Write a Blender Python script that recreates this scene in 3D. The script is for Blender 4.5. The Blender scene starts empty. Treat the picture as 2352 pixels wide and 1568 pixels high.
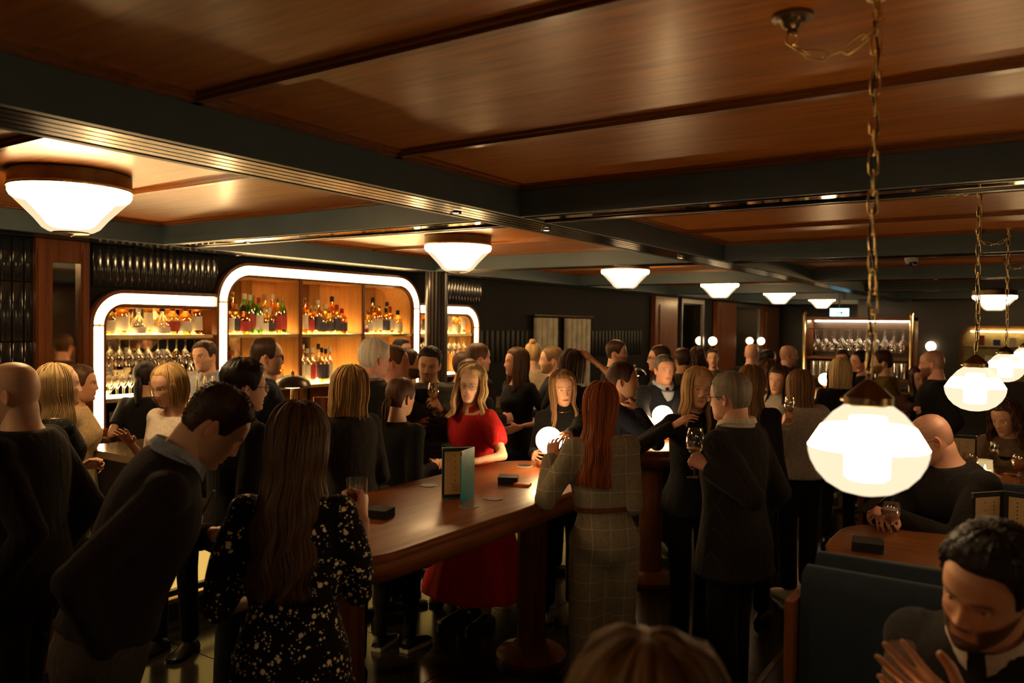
import bpy, bmesh, math, random
import numpy as np
from mathutils import Vector, Matrix, noise as mnoise

random.seed(7)
sc = bpy.context.scene
COL = sc.collection

# ------------------------------------------------------------------ camera, world, exposure
CAM_H = 1.95
FPX = 1829.0
YAW, PITCH, ROLL = math.radians(33.8), math.radians(1.22), math.radians(0.70)
cam_data = bpy.data.cameras.new('camera')
cam = bpy.data.objects.new('camera', cam_data)
COL.objects.link(cam)
CAM_R = (Matrix.Rotation(YAW, 3, 'Z') @ Matrix.Rotation(math.pi / 2 - PITCH, 3, 'X') @ Matrix.Rotation(ROLL, 3, 'Z'))
cam.matrix_world = Matrix.Translation((0, 0, CAM_H)) @ CAM_R.to_4x4()
cam_data.sensor_width = 36.0
cam_data.lens = FPX / 2352 * 36.0
cam_data.clip_start = 0.05
cam_data.dof.use_dof = True
cam_data.dof.focus_distance = 3.9
cam_data.dof.aperture_fstop = 2.6
sc.camera = cam

sc.view_settings.view_transform = 'Standard'
sc.view_settings.look = 'None'
sc.view_settings.gamma = 1.0
sc.view_settings.use_curve_mapping = False
sc.view_settings.exposure = 0.45

sc.cycles.use_light_tree = False
sc.cycles.max_bounces = 6
sc.cycles.diffuse_bounces = 3
sc.cycles.glossy_bounces = 3
sc.cycles.transmission_bounces = 4
sc.cycles.transparent_max_bounces = 8
sc.cycles.caustics_reflective = False
sc.cycles.caustics_refractive = False

world = bpy.data.worlds.new('world')
sc.world = world
world.use_nodes = True
world.node_tree.nodes['Background'].inputs[0].default_value = (0.010, 0.008, 0.007, 1)
world.node_tree.nodes['Background'].inputs[1].default_value = 1.0

# lamp strengths (the light itself is in each lamp's glass)
E_DOME, E_PEND, E_GLOBE, E_FRAME, E_AMBER, E_LED = 32.0, 26.0, 44.0, 26.0, 0.6, 9.0


def ray(px, py):
    return CAM_R @ Vector(((px - 1176) / FPX, -(py - 784) / FPX, -1.0))


def at(px, py, d):
    """the real point d metres deep in the room that the photograph shows at (px, py)"""
    return Vector((0, 0, CAM_H)) + ray(px, py) * d


def on_z(px, py, z):
    r = ray(px, py)
    return Vector((0, 0, CAM_H)) + r * ((z - CAM_H) / r.z)


def on_x(px, py, x):
    r = ray(px, py)
    return Vector((0, 0, CAM_H)) + r * (x / r.x)


# ------------------------------------------------------------------ materials
MATS = {}


def _nt(name):
    m = bpy.data.materials.new(name)
    m.use_nodes = True
    nt = m.node_tree
    return m, nt, nt.nodes['Principled BSDF']


def nd(nt, typ, **kw):
    n = nt.nodes.new(typ)
    for k, v in kw.items():
        setattr(n, k, v)
    return n


def coords(nt, scale=(1, 1, 1), which='Object'):
    tc = nd(nt, 'ShaderNodeTexCoord')
    mp = nd(nt, 'ShaderNodeMapping')
    mp.inputs['Scale'].default_value = scale
    nt.links.new(tc.outputs[which], mp.inputs['Vector'])
    return mp.outputs['Vector']


def noise_tex(nt, vec, scale, detail=3, rough=0.55, dist=0.0):
    n = nd(nt, 'ShaderNodeTexNoise')
    n.inputs['Scale'].default_value = scale
    n.inputs['Detail'].default_value = detail
    n.inputs['Roughness'].default_value = rough
    n.inputs['Distortion'].default_value = dist
    nt.links.new(vec, n.inputs['Vector'])
    return n


def ramp(nt, fac, stops):
    r = nd(nt, 'ShaderNodeValToRGB')
    el = r.color_ramp.elements
    el[0].position, el[0].color = stops[0][0], (*stops[0][1], 1)
    el[1].position, el[1].color = stops[-1][0], (*stops[-1][1], 1)
    for p, c in stops[1:-1]:
        e = el.new(p)
        e.color = (*c, 1)
    nt.links.new(fac, r.inputs['Fac'])
    return r.outputs['Color']


def bump(nt, b, fac, strength, dist=0.01):
    n = nd(nt, 'ShaderNodeBump')
    n.inputs['Strength'].default_value = strength
    n.inputs['Distance'].default_value = dist
    nt.links.new(fac, n.inputs['Height'])
    nt.links.new(n.outputs['Normal'], b.inputs['Normal'])


def plain(name, col, rough=0.5, metal=0.0, var=0.15, scale=6.0, bmp=0.0, coat=0.0, spec=0.5, alpha=1.0, trans=0.0, ior=1.45):
    if name in MATS:
        return MATS[name]
    m, nt, b = _nt(name)
    vec = coords(nt)
    n = noise_tex(nt, vec, scale)
    lo = tuple(max(0, c * (1 - var)) for c in col)
    hi = tuple(min(1, c * (1 + var)) for c in col)
    nt.links.new(ramp(nt, n.outputs['Fac'], [(0.3, lo), (0.7, hi)]), b.inputs['Base Color'])
    b.inputs['Roughness'].default_value = rough
    b.inputs['Metallic'].default_value = metal
    b.inputs['Coat Weight'].default_value = coat
    b.inputs['Coat Roughness'].default_value = 0.12
    b.inputs['Specular IOR Level'].default_value = spec
    b.inputs['Transmission Weight'].default_value = trans
    b.inputs['IOR'].default_value = ior
    if bmp:
        bump(nt, b, n.outputs['Fac'], bmp)
    MATS[name] = m
    return m


def wood(name, lo, hi, axis='Y', rough=0.35, coat=0.35, scale=1.0, spec=0.25):
    if name in MATS:
        return MATS[name]
    m, nt, b = _nt(name)
    s = {'X': (0.6, 9, 9), 'Y': (9, 0.6, 9), 'Z': (9, 9, 0.6)}[axis]
    vec = coords(nt, tuple(v * scale for v in s))
    n = noise_tex(nt, vec, 3.0, 6, 0.6, 0.6)
    n2 = noise_tex(nt, vec, 14.0, 3, 0.6)
    mx = nd(nt, 'ShaderNodeMath', operation='MULTIPLY_ADD')
    mx.inputs[1].default_value = 0.35
    nt.links.new(n2.outputs['Fac'], mx.inputs[0])
    nt.links.new(n.outputs['Fac'], mx.inputs[2])
    mid = tuple((a + c) / 2 for a, c in zip(lo, hi))
    nt.links.new(ramp(nt, mx.outputs[0], [(0.45, lo), (0.62, mid), (0.85, hi)]), b.inputs['Base Color'])
    b.inputs['Roughness'].default_value = rough
    b.inputs['Specular IOR Level'].default_value = spec
    b.inputs['Coat Weight'].default_value = coat
    b.inputs['Coat Roughness'].default_value = 0.16
    bump(nt, b, mx.outputs[0], 0.05, 0.004)
    MATS[name] = m
    return m


def glow(name, col, strength, through=0.0):
    """glass or plastic that gives off light; 'through' lets the bulb inside show"""
    if name in MATS:
        return MATS[name]
    m, nt, b = _nt(name)
    out = nt.nodes['Material Output']
    e = nd(nt, 'ShaderNodeEmission')
    n = noise_tex(nt, coords(nt), 5.0, 2)
    nt.links.new(ramp(nt, n.outputs['Fac'], [(0.2, tuple(c * 0.96 for c in col)), (0.8, col)]), e.inputs['Color'])
    e.inputs['Strength'].default_value = strength
    if through > 0:
        t = nd(nt, 'ShaderNodeBsdfTransparent')
        mx = nd(nt, 'ShaderNodeMixShader')
        mx.inputs[0].default_value = through
        nt.links.new(e.outputs[0], mx.inputs[1])
        nt.links.new(t.outputs[0], mx.inputs[2])
        nt.links.new(mx.outputs[0], out.inputs['Surface'])
    else:
        nt.links.new(e.outputs[0], out.inputs['Surface'])
    if strength < 0.59 or (through > 0 and strength < 3):
        m.cycles.emission_sampling = 'NONE'     # faint glows are found by the bounced light alone
    MATS[name] = m
    return m


def glass(name, col=(1, 1, 1), rough=0.02, clear=0.72, tint=None):
    """thin clear glass: mostly see-through with reflections, cheap to sample"""
    if name in MATS:
        return MATS[name]
    m, nt, b = _nt(name)
    out = nt.nodes['Material Output']
    t = nd(nt, 'ShaderNodeBsdfTransparent')
    t.inputs[0].default_value = (*(tint or col), 1)
    g = nd(nt, 'ShaderNodeBsdfGlossy')
    g.inputs['Roughness'].default_value = rough
    n = noise_tex(nt, coords(nt), 8.0, 2)
    nt.links.new(ramp(nt, n.outputs['Fac'], [(0.2, tuple(c * 0.9 for c in col)), (0.8, col)]), g.inputs['Color'])
    lw = nd(nt, 'ShaderNodeLayerWeight')
    lw.inputs['Blend'].default_value = 0.35
    mr = nd(nt, 'ShaderNodeMapRange')
    mr.inputs['To Min'].default_value = 1 - clear - 0.18
    mr.inputs['To Max'].default_value = 0.85
    nt.links.new(lw.outputs['Facing'], mr.inputs['Value'])
    mx = nd(nt, 'ShaderNodeMixShader')
    nt.links.new(mr.outputs[0], mx.inputs[0])
    nt.links.new(t.outputs[0], mx.inputs[1])
    nt.links.new(g.outputs[0], mx.inputs[2])
    nt.links.new(mx.outputs[0], out.inputs['Surface'])
    MATS[name] = m
    return m


BRASS = plain('aged_brass', (0.74, 0.58, 0.27), 0.28, 1.0, 0.15, 9)
BRASS_D = plain('dark_brass', (0.16, 0.115, 0.06), 0.35, 1.0, 0.3, 9)
GOLD = plain('polished_gold_metal', (0.75, 0.52, 0.18), 0.25, 1.0, 0.1, 9)
MAHOG = wood('mahogany_panel', (0.185, 0.054, 0.005), (0.42, 0.145, 0.015), 'X', 0.33, 0.03)
MAHOG_TRIM = wood('mahogany_trim', (0.10, 0.030, 0.005), (0.22, 0.072, 0.012), 'X', 0.38, 0.35)
MAHOG_V = wood('mahogany_upright', (0.07, 0.020, 0.006), (0.17, 0.052, 0.014), 'Z', 0.40, 0.15)
TABLE_W = wood('table_mahogany', (0.105, 0.029, 0.006), (0.26, 0.080, 0.018), 'Y', 0.42, 0.06)
TABLE_WX = wood('booth_table_mahogany', (0.17, 0.055, 0.014), (0.40, 0.145, 0.036), 'X', 0.34, 0.4)
SLATE = plain('slate_blue_paint', (0.062, 0.094, 0.116), 0.45, 0, 0.12, 3)
BEAD = plain('bronze_black_bead', (0.030, 0.024, 0.018), 0.26, 0.75, 0.1, 2)
BLACK_GLOSS = plain('black_gloss_paint', (0.014, 0.015, 0.017), 0.22, 0, 0.2, 4, 0, 0.4)
TILE_BLK = plain('black_glazed_tile', (0.010, 0.012, 0.015), 0.16, 0, 0.4, 5, 0.04, 0.6)
STONE = plain('dark_marble', (0.017, 0.014, 0.012), 0.17, 0, 0.6, 3.5, 0.02, 0.3)
MIRROR = plain('bronze_mirror', (0.52, 0.46, 0.36), 0.04, 1.0, 0.04, 2)
MIRROR_D = plain('smoked_mirror_strip', (0.45, 0.38, 0.30), 0.07, 1.0, 0.1, 2)
AMBERWOOD = wood('honey_veneer', (0.42, 0.19, 0.05), (0.62, 0.31, 0.09), 'Z', 0.35, 0.3)
BLACKPL = plain('matt_black', (0.012, 0.012, 0.013), 0.5, 0, 0.2, 8)
VELVET = plain('navy_velvet', (0.005, 0.011, 0.021), 0.9, 0, 0.25, 18, 0.1)
VELVET.node_tree.nodes['Principled BSDF'].inputs['Sheen Weight'].default_value = 0.15
VELVET.node_tree.nodes['Principled BSDF'].inputs['Sheen Tint'].default_value = (0.25, 0.4, 0.6, 1)
CREAM = plain('cream_paper', (0.66, 0.52, 0.28), 0.7, 0, 0.06, 12)
TEAL = plain('teal_leather', (0.0, 0.34, 0.42), 0.45, 0, 0.15, 30, 0.1)
GLASS = glass('clear_glass')
WARM = (1.0, 0.80, 0.52)
WARM2 = (1.0, 0.74, 0.42)


# ------------------------------------------------------------------ mesh building
class MB:
    def __init__(self):
        self.v, self.f, self.mi = [], [], []

    def add(self, verts, faces, m=0):
        o = len(self.v)
        self.v.extend([tuple(p) for p in verts])
        self.f.extend([tuple(i + o for i in f) for f in faces])
        self.mi.extend([m] * len(faces))
        return self

    def box(self, x0, x1, y0, y1, z0, z1, m=0, mat=None):
        p = [(x, y, z) for z in (z0, z1) for y in (y0, y1) for x in (x0, x1)]
        if mat is not None:
            p = [mat @ Vector(q) for q in p]
        return self.add(p, [(0, 2, 3, 1), (4, 5, 7, 6), (0, 1, 5, 4), (2, 6, 7, 3), (0, 4, 6, 2), (1, 3, 7, 5)], m)

    def loft(self, rings, m=0, caps=True, closed=True):
        n = len(rings[0])
        vs = [p for r in rings for p in r]
        fs = []
        for i in range(len(rings) - 1):
            for j in range(n if closed else n - 1):
                k = (j + 1) % n
                fs.append((i * n + j, i * n + k, (i + 1) * n + k, (i + 1) * n + j))
        if caps and closed:
            fs.append(tuple(reversed(range(n))))
            fs.append(tuple((len(rings) - 1) * n + j for j in range(n)))
        return self.add(vs, fs, m)

    def lathe(self, prof, n=24, m=0, c=(0, 0, 0), mat=None, caps=True, flute=None):
        rings = []
        for i, (r, z) in enumerate(prof):
            ring = []
            for j in range(n):
                a = 2 * math.pi * j / n
                rr = r * (1 + (flute * (1 if j % 2 else -1) if flute and 0 < i < len(prof) - 1 else 0))
                p = Vector((c[0] + rr * math.cos(a), c[1] + rr * math.sin(a), c[2] + z))
                ring.append(mat @ p if mat is not None else p)
            rings.append(ring)
        return self.loft(rings, m, caps)

    def tube(self, pts, rad, n=8, m=0, caps=True, flat=1.0):
        pts = [Vector(p) for p in pts]
        if not hasattr(rad, '__len__'):
            rad = [rad] * len(pts)
        rings = []
        up = Vector((0, 0, 1))
        t0 = (pts[1] - pts[0]).normalized()
        if abs(t0.dot(up)) > 0.9:
            up = Vector((0, 1, 0))
        x = up.cross(t0).normalized()
        for i, p in enumerate(pts):
            t = (pts[min(i + 1, len(pts) - 1)] - pts[max(i - 1, 0)])
            t = t.normalized() if t.length > 1e-9 else t0
            x = (x - t * x.dot(t))
            x = x.normalized() if x.length > 1e-6 else t.orthogonal().normalized()
            y = t.cross(x)
            rings.append([p + (x * math.cos(2 * math.pi * j / n) + y * math.sin(2 * math.pi * j / n) * flat) * rad[i] for j in range(n)])
        return self.loft(rings, m, caps)

    def ball(self, c, r, n=12, k=8, m=0, mat=None):
        if not hasattr(r, '__len__'):
            r = (r, r, r)
        rings = []
        for i in range(1, k):
            ph = math.pi * i / k
            ring = []
            for j in range(n):
                a = 2 * math.pi * j / n
                p = Vector((c[0] + r[0] * math.sin(ph) * math.cos(a), c[1] + r[1] * math.sin(ph) * math.sin(a), c[2] - r[2] * math.cos(ph)))
                ring.append(mat @ p if mat is not None else p)
            rings.append(ring)
        return self.loft(rings, m)

    def prism(self, poly, z0, z1, m=0, bevel=0.0):
        if bevel:
            c = Vector((sum(p[0] for p in poly) / len(poly), sum(p[1] for p in poly) / len(poly)))
            ins = []
            for p in poly:
                q = Vector((p[0], p[1])) - c
                ins.append(c + q * (1 - bevel / max(q.length, 1e-6)))
            rings = [[(p[0], p[1], z0 + 0 * 1.0) for p in ins], [(p[0], p[1], z0 + bevel) for p in poly],
                     [(p[0], p[1], z1 - bevel) for p in poly], [(p[0], p[1], z1) for p in ins]]
        else:
            rings = [[(p[0], p[1], z0) for p in poly], [(p[0], p[1], z1) for p in poly]]
        return self.loft(rings, m)

    def mesh(self, name, mats, smooth=35):
        me = bpy.data.meshes.new(name)
        me.from_pydata([tuple(p) for p in self.v], [], self.f)
        if not isinstance(mats, (list, tuple)):
            mats = [mats]
        for mm in mats:
            me.materials.append(mm)
        if len(mats) > 1:
            me.polygons.foreach_set('material_index', self.mi)
        bm = bmesh.new()
        bm.from_mesh(me)
        bmesh.ops.recalc_face_normals(bm, faces=bm.faces)
        bm.to_mesh(me)
        bm.free()
        if smooth:
            me.polygons.foreach_set('use_smooth', [True] * len(me.polygons))
            if smooth < 180:
                me.set_sharp_from_angle(angle=math.radians(smooth))
        me.update()
        return me

    def build(self, name, mats, parent=None, smooth=35, loc=None):
        return link(name, self.mesh(name, mats, smooth), parent, loc)


def link(name, me, parent=None, loc=None, rot=None):
    o = bpy.data.objects.new(name, me)
    COL.objects.link(o)
    if parent is not None:
        o.parent = parent
    if loc is not None:
        o.location = loc
    if rot is not None:
        o.rotation_euler = rot
    return o


def tag(o, label=None, cat=None, group=None, kind=None):
    if label:
        o['label'] = label
    if cat:
        o['category'] = cat
    if group:
        o['group'] = group
    if kind:
        o['kind'] = kind
    return o


def thing(name, label, cat, loc=(0, 0, 0), rz=0.0, group=None):
    o = bpy.data.objects.new(name, None)
    o.empty_display_size = 0.1
    COL.objects.link(o)
    o.location = loc
    o.rotation_euler = (0, 0, rz)
    return tag(o, label, cat, group)


def dup(root, loc, rz=None, label=None, group=None):
    def cp(o, parent):
        c = o.copy()
        COL.objects.link(c)
        c.parent = parent
        for ch in list(o.children):
            cp(ch, c)
        return c
    r = cp(root, None)
    r.location = loc
    if rz is not None:
        r.rotation_euler = (0, 0, rz)
    if label:
        r['label'] = label
    if group:
        r['group'] = group
    return r


def struct(name, mb, m, parent=None, smooth=35):
    o = mb.build(name, m, parent, smooth)
    if parent is None:
        o['kind'] = 'structure'
    return o


def arc(cx, cy, r, a0, a1, n):
    return [(cx + r * math.cos(math.radians(a0 + (a1 - a0) * i / n)), cy + r * math.sin(math.radians(a0 + (a1 - a0) * i / n))) for i in range(n + 1)]


def rrect(x0, x1, y0, y1, r, n=6):
    return (arc(x1 - r, y0 + r, r, -90, 0, n) + arc(x1 - r, y1 - r, r, 0, 90, n) + arc(x0 + r, y1 - r, r, 90, 180, n) + arc(x0 + r, y0 + r, r, 180, 270, n))


_ORD = ['first', 'second', 'third', 'fourth', 'fifth', 'sixth', 'seventh', 'eighth', 'ninth', 'tenth', 'eleventh', 'twelfth', 'thirteenth',
        'fourteenth', 'fifteenth', 'sixteenth', 'seventeenth', 'eighteenth', 'nineteenth', 'twentieth']

# ================================================================== THE ROOM
XW = -5.95          # face of the bar wall
YF, YR, XR = 22.0, -4.0, 4.2
ZB, ZP, ZC = 2.524, 2.660, 2.684   # beam underside, panel moulding, panel board
BX = [-5.74, -2.495, 0.745]
BY = [-2.77, 0.47, 3.71, 6.95, 10.19, 13.43, 16.67, 19.91]
HB = 0.155

fl = struct('floor', MB().box(-7.0, XR, YR, YF, -0.12, -0.012), plain('floor_grout_brass', (0.20, 0.13, 0.045), 0.35, 0.8, 0.2, 5))
TS = 0.81
tile_me = MB().prism([(0.004, 0.004), (TS - 0.004, 0.004), (TS - 0.004, TS - 0.004), (0.004, TS - 0.004)], -0.012, 0.0, 0, 0.0).mesh('tile', STONE, 0)
for i in range(7):
    for j in range(20):
        x = -6.0 + i * TS
        y = -0.4 + j * TS
        if x + TS > -0.9:
            continue
        link('tile', tile_me, fl, (x, y, random.uniform(-0.0008, 0.0)))
struct('floor_far', MB().box(-6.0, -0.9, -0.4 + 20 * TS, YF, -0.012, 0.0), STONE, fl)
plat = MB().box(-1.14, XR, YR, 13.0, 0.0, 0.2)
tr1 = struct('trim_1', plat, plain('dark_boards', (0.022, 0.014, 0.010), 0.35, 0, 0.4, 5, 0, 0.2))
struct('edging', MB().box(-1.155, -1.125, YR, 13.0, 0.185, 0.203), BRASS_D, tr1)

wl = struct('wall_left', MB().box(-6.60, -6.42, YR, YF, 0, 2.9), plain('black_wall_paint', (0.004, 0.004, 0.0045), 0.7, 0, 0.3, 2, 0, 0, 0.15))
struct('wall_far', MB().box(-6.6, XR, YF, YF + 0.2, 0, 2.9), plain('dark_wall_far', (0.016, 0.013, 0.011), 0.35, 0, 0.3, 2))
struct('wall_right', MB().box(XR, XR + 0.2, YR, YF, 0, 2.9), wood('mahogany_wall', (0.05, 0.018, 0.007), (0.12, 0.045, 0.016), 'Z'))
struct('wall_rear', MB().box(-6.6, XR, YR - 0.2, YR, 0, 2.9), wood('mahogany_wall', (0, 0, 0), (1, 1, 1)))

# ---- coffered ceiling: boards, mouldings, slate fascias, fluted beam undersides
ce = struct('ceiling', MB().box(-6.6, XR + 0.2, YR - 0.2, YF + 0.2, 2.72, 2.85), plain('ceiling_void', (0.01, 0.008, 0.007), 0.8))
xs_c = [(-6.42, BX[0] - HB)] + [(BX[i] + HB, BX[i + 1] - HB) for i in range(2)] + [(BX[2] + HB, XR)]
ys_c = [(YR, BY[0] - HB)] + [(BY[i] + HB, BY[i + 1] - HB) for i in range(len(BY) - 1)] + [(BY[-1] + HB, YF)]
board_cache = {}


def board(x0, x1, y0, y1):
    key = (round(x1 - x0, 3), round(y1 - y0, 3))
    if key not in board_cache:
        w, l = x1 - x0, y1 - y0
        board_cache[key] = MB().box(0, w, 0, l, 0, 0.03).mesh('panel', MAHOG, 0)
    link('panel', board_cache[key], ce, (x0, y0, ZC))


TW = 0.032          # moulding width
for (x0, x1) in xs_c:
    for (y0, y1) in ys_c:
        k = 3 if (y1 - y0) > 2 else 1
        st = (y1 - y0) / k
        for q in range(k):
            board(x0, x1, y0 + q * st, y0 + (q + 1) * st)
            if q:
                yy = y0 + q * st
                mb = MB()
                mb.box(x0, x1, yy - TW * 0.55, yy + TW * 0.55, ZP, ZC + 0.004)
                mb.box(x0, x1, yy - TW * 1.1, yy + TW * 1.1, ZP + 0.012, ZC + 0.004)
                mb.build('panel_moulding', MAHOG_TRIM, ce)
        mb = MB()       # moulding round the coffer
        for (a, b_, c, d) in ((x0, x1, y0, y0 + TW), (x0, x1, y1 - TW, y1), (x0, x0 + TW, y0, y1), (x1 - TW, x1, y0, y1)):
            mb.box(a, b_, c, d, ZP, ZC + 0.004)
        for (a, b_, c, d) in ((x0, x1, y0, y0 + 2 * TW), (x0, x1, y1 - 2 * TW, y1), (x0, x0 + 2 * TW, y0, y1), (x1 - 2 * TW, x1, y0, y1)):
            mb.box(a, b_, c, d, ZP + 0.013, ZC + 0.004)
        mb.build('coffer_moulding', MAHOG_TRIM, ce)
for bx in BX:            # long beams, running into the room
    mb = MB()
    mb.box(bx - HB, bx + HB, YR, YF, ZB + 0.012, 2.72)
    mb.box(bx - HB - 0.004, bx - HB + 0.028, YR, YF, ZB, ZB + 0.05)
    mb.box(bx + HB - 0.028, bx + HB + 0.004, YR, YF, ZB, ZB + 0.05)
    o = mb.build('beam', SLATE, ce)
    for q in range(4):
        xx = bx - 0.0825 + q * 0.055
        MB().prism([(xx - 0.021, YR), (xx + 0.021, YR), (xx + 0.021, YF), (xx - 0.021, YF)], ZB + 0.001, ZB + 0.013).build('flute', BEAD, o, 0)
for by in BY:            # cross beams with a smoked mirror strip set between two bead rails
    for i in range(len(xs_c)):
        x0, x1 = xs_c[i]
        mb = MB()
        mb.box(x0, x1, by - HB, by + HB, ZB + 0.012, 2.72)
        mb.box(x0 + 0.004, x1 - 0.004, by - HB - 0.004, by - HB + 0.028, ZB, ZB + 0.05)
        mb.box(x0 + 0.004, x1 - 0.004, by + HB - 0.028, by + HB + 0.004, ZB, ZB + 0.05)
        o = mb.build('beam', SLATE, ce)
        MB().box(x0, x1, by - 0.085, by + 0.085, ZB + 0.006, ZB + 0.013).build('mirror_strip', MIRROR_D, o)
        for s in (-1, 1):
            MB().tube([(x0, by + s * 0.104, ZB + 0.010), (x1, by + s * 0.104, ZB + 0.010)], 0.014, 10).build('bead_rail', BEAD, o)
# small downlights let into the beam undersides
for k, (x, y, lab) in enumerate([(BX[1], 3.20, 'small white spotlight let into the beam above the standing tables'),
                                 (BX[1] + 0.02, 4.05, 'small white spotlight just past the beam crossing'),
                                 (-4.75, BY[2] - 0.02, 'small spotlight in the cross beam left of the dark column'),
                                 (BX[0], 4.35, 'small spotlight in the beam over the tall bar arch'),
                                 (BX[1], 6.2, 'small spotlight in the long beam beyond the second lamp')]):
    t = thing('downlight', lab, 'spotlight', (x, y, ZB - 0.016), 0, 'spotlights in the beams')
    MB().lathe([(0.030, 0.0), (0.030, 0.012), (0.020, 0.012), (0.018, 0.004)], 16, caps=False).build('bezel', BRASS_D, t)
    MB().lathe([(0.017, 0.003), (0.017, 0.006)], 14).build('lens', glow('downlight_lens', (1, 0.85, 0.62), 6.0), t)

# ---- bar wall: tiled black wall left of the arches with a mahogany framed mirror, tiles above the low arches
fas = MB().box(XW - 0.12, XW, YR, 2.80, 0, 2.72)
fas.box(XW - 0.12, XW, 3.16, 3.17, 0, 2.72)
wt = struct('wall_bar', fas, MATS['black_wall_paint'])
TILE_MATT = plain('black_satin_tile', (0.005, 0.006, 0.007), 0.5, 0, 0.4, 5, 0, 0, 0.2)
tile_v = MB().prism(rrect(-0.036, 0.036, -0.008, 0.012, 0.007, 2), 0, 0.42, 0, 0.003).mesh('tile', TILE_BLK, 60)


tile_m = MB().prism(rrect(-0.036, 0.036, -0.008, 0.012, 0.007, 2), 0, 0.42, 0, 0.003).mesh('tile', TILE_MATT, 60)


def wall_tiles(y0, y1, z0, z1, xf, parent, step=0.078, h=0.42):
    n = 0
    me_ = tile_m if step > 0.1 else tile_v
    y = y0
    while y < y1:
        z = z0
        while z < z1 - 0.05:
            o = link('tile', me_, parent, (xf, y + step / 2, z))
            o.rotation_euler = (0, 0, math.pi / 2)
            o.scale = (1, 1, (min(h, z1 - z) - 0.006) / h)
            z += h
            n += 1
        y += step
    return n


wall_tiles(2.34, 2.78, 0.95, 2.52, XW + 0.004, wt)
# framed mirror
mir = thing('wall_mirror', 'tall narrow mirror in a mahogany frame on the wall left of the lit bar arches', 'mirror', (XW, 2.98, 0))
MB().box(-0.06, 0.012, -0.075, 0.125, 0.7, 2.36).build('mirror_glass', MIRROR, mir, 0)
for (a, b_) in ((-0.19, -0.075), (0.125, 0.19)):
    MB().box(-0.02, 0.05, a, b_, 0.0, 2.52).box(-0.02, 0.062, a + 0.012, b_ - 0.012, 0.1, 2.45).build('frame_stile', MAHOG_V, mir)
MB().box(-0.02, 0.045, -0.075, 0.125, 2.36, 2.52).build('frame_head', MAHOG_V, mir)
MB().box(-0.02, 0.045, -0.075, 0.125, 0.0, 0.7).build('frame_base', MAHOG_V, mir)
# wall beyond the bar: black tiles, a grey pleated curtain, mahogany pilasters and mirrors
wb = struct('wall_beyond_bar', MB().box(XW - 0.3, XW - 0.02, 8.12, YF, 0, 2.72), MATS['black_wall_paint'])
wall_tiles(8.14, 13.0, 1.45, 2.52, XW - 0.016, wb, 0.12, 1.07)
cur = thing('pleated_curtain', 'grey pleated curtain hanging in the dark wall behind the crowd', 'curtain', (XW + 0.03, 10.35, 0))
drape_m = plain('grey_drape', (0.34, 0.32, 0.26), 0.8, 0, 0.2, 6)
for q in range(9):
    y = -0.95 + q * 0.15 + (0.25 if q > 3 else 0)
    MB().prism(rrect(-0.03, 0.05, y, y + 0.13, 0.03, 3), 0.02, 2.05).build('pleat', drape_m, cur)
MB().tube([(0.02, -1.0, 2.08), (0.02, 0.75, 2.08)], 0.018, 10).build('curtain_rail', BRASS_D, cur)
for k, (px0, px1) in enumerate([(1497, 1548), (1640, 1682), (1746, 1784)]):
    y0, y1 = on_x(px0, 760, XW).y, on_x(px1, 760, XW).y
    t = thing('wood_pilaster', ['wide mahogany wall pilaster nearest the curtain', 'mahogany wall pilaster between the two far mirrors',
                                'last mahogany wall pilaster before the glass rack'][k], 'pilaster', (XW, y0, 0), 0, 'mahogany pilasters on the far left wall')
    w = y1 - y0
    MB().box(-0.02, 0.07, 0, w, 0, 2.5).build('pilaster_board', MAHOG_V, t)
    MB().box(0.06, 0.09, w * 0.16, w * 0.84, 0.25, 2.35).build('raised_field', MAHOG_V, t)
for k, (px0, px1) in enumerate([(1560, 1612), (1684, 1742)]):
    y0, y1 = on_x(px0, 760, XW).y, on_x(px1, 760, XW).y
    t = thing('framed_mirror', ['framed mirror between the first two mahogany pilasters', 'framed mirror between the last two mahogany pilasters'][k],
              'mirror', (XW, y0, 0), 0, 'mirrors on the far left wall')
    w = y1 - y0
    MB().box(-0.01, 0.02, 0.05, w - 0.05, 0.6, 2.42).build('mirror_glass', MIRROR, t, 0)
    f = MB().box(-0.01, 0.05, 0, 0.06, 0.5, 2.5).box(-0.01, 0.05, w - 0.06, w, 0.5, 2.5).box(-0.01, 0.05, 0.06, w - 0.06, 2.42, 2.5)
    f.box(-0.01, 0.05, 0.06, w - 0.06, 0.5, 0.6).build('frame', plain('pewter_frame', (0.12, 0.12, 0.13), 0.35, 0.6), t)
# dark fluted column at the beam crossing, against the back bar
col = thing('fluted_column', 'dark fluted column between the tall bar arch and the right low arch', 'column', (-5.70, 6.98, 0))
poly = []
for q in range(20):
    for (da, rr) in ((0, 0.128), (5, 0.128), (9, 0.110), (13, 0.128)):
        a = math.radians(q * 18 + da)
        poly.append((rr * math.cos(a), rr * math.sin(a)))
MB().prism(poly, 0.0, ZB).build('shaft', plain('column_bronze_paint', (0.045, 0.040, 0.036), 0.3, 0.3, 0.2, 6), col, 60)
MB().lathe([(0.15, 0), (0.15, 0.05), (0.135, 0.06)], 24).build('base_ring', BRASS_D, col)

# ================================================================== THE BAR
XF = -5.92       # front plane of the lit arches
XB = -6.28       # mirror behind the bottles
Z_BASE = 1.12
SH1, SH2 = 1.83, 1.34
SW = 0.078       # width of the light strip
FRAME_GLOW = glow('arch_light_diffuser', (1.0, 0.61, 0.25), E_FRAME)
LED = glow('led_strip', (1.0, 0.62, 0.22), E_LED)
ARCH = [('low', 3.19, 4.26, 2.165, 0.26, True, False), ('tall', 4.28, 6.93, 2.455, 0.34, True, True), ('low', 6.95, 8.07, 2.165, 0.26, False, True)]


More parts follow.
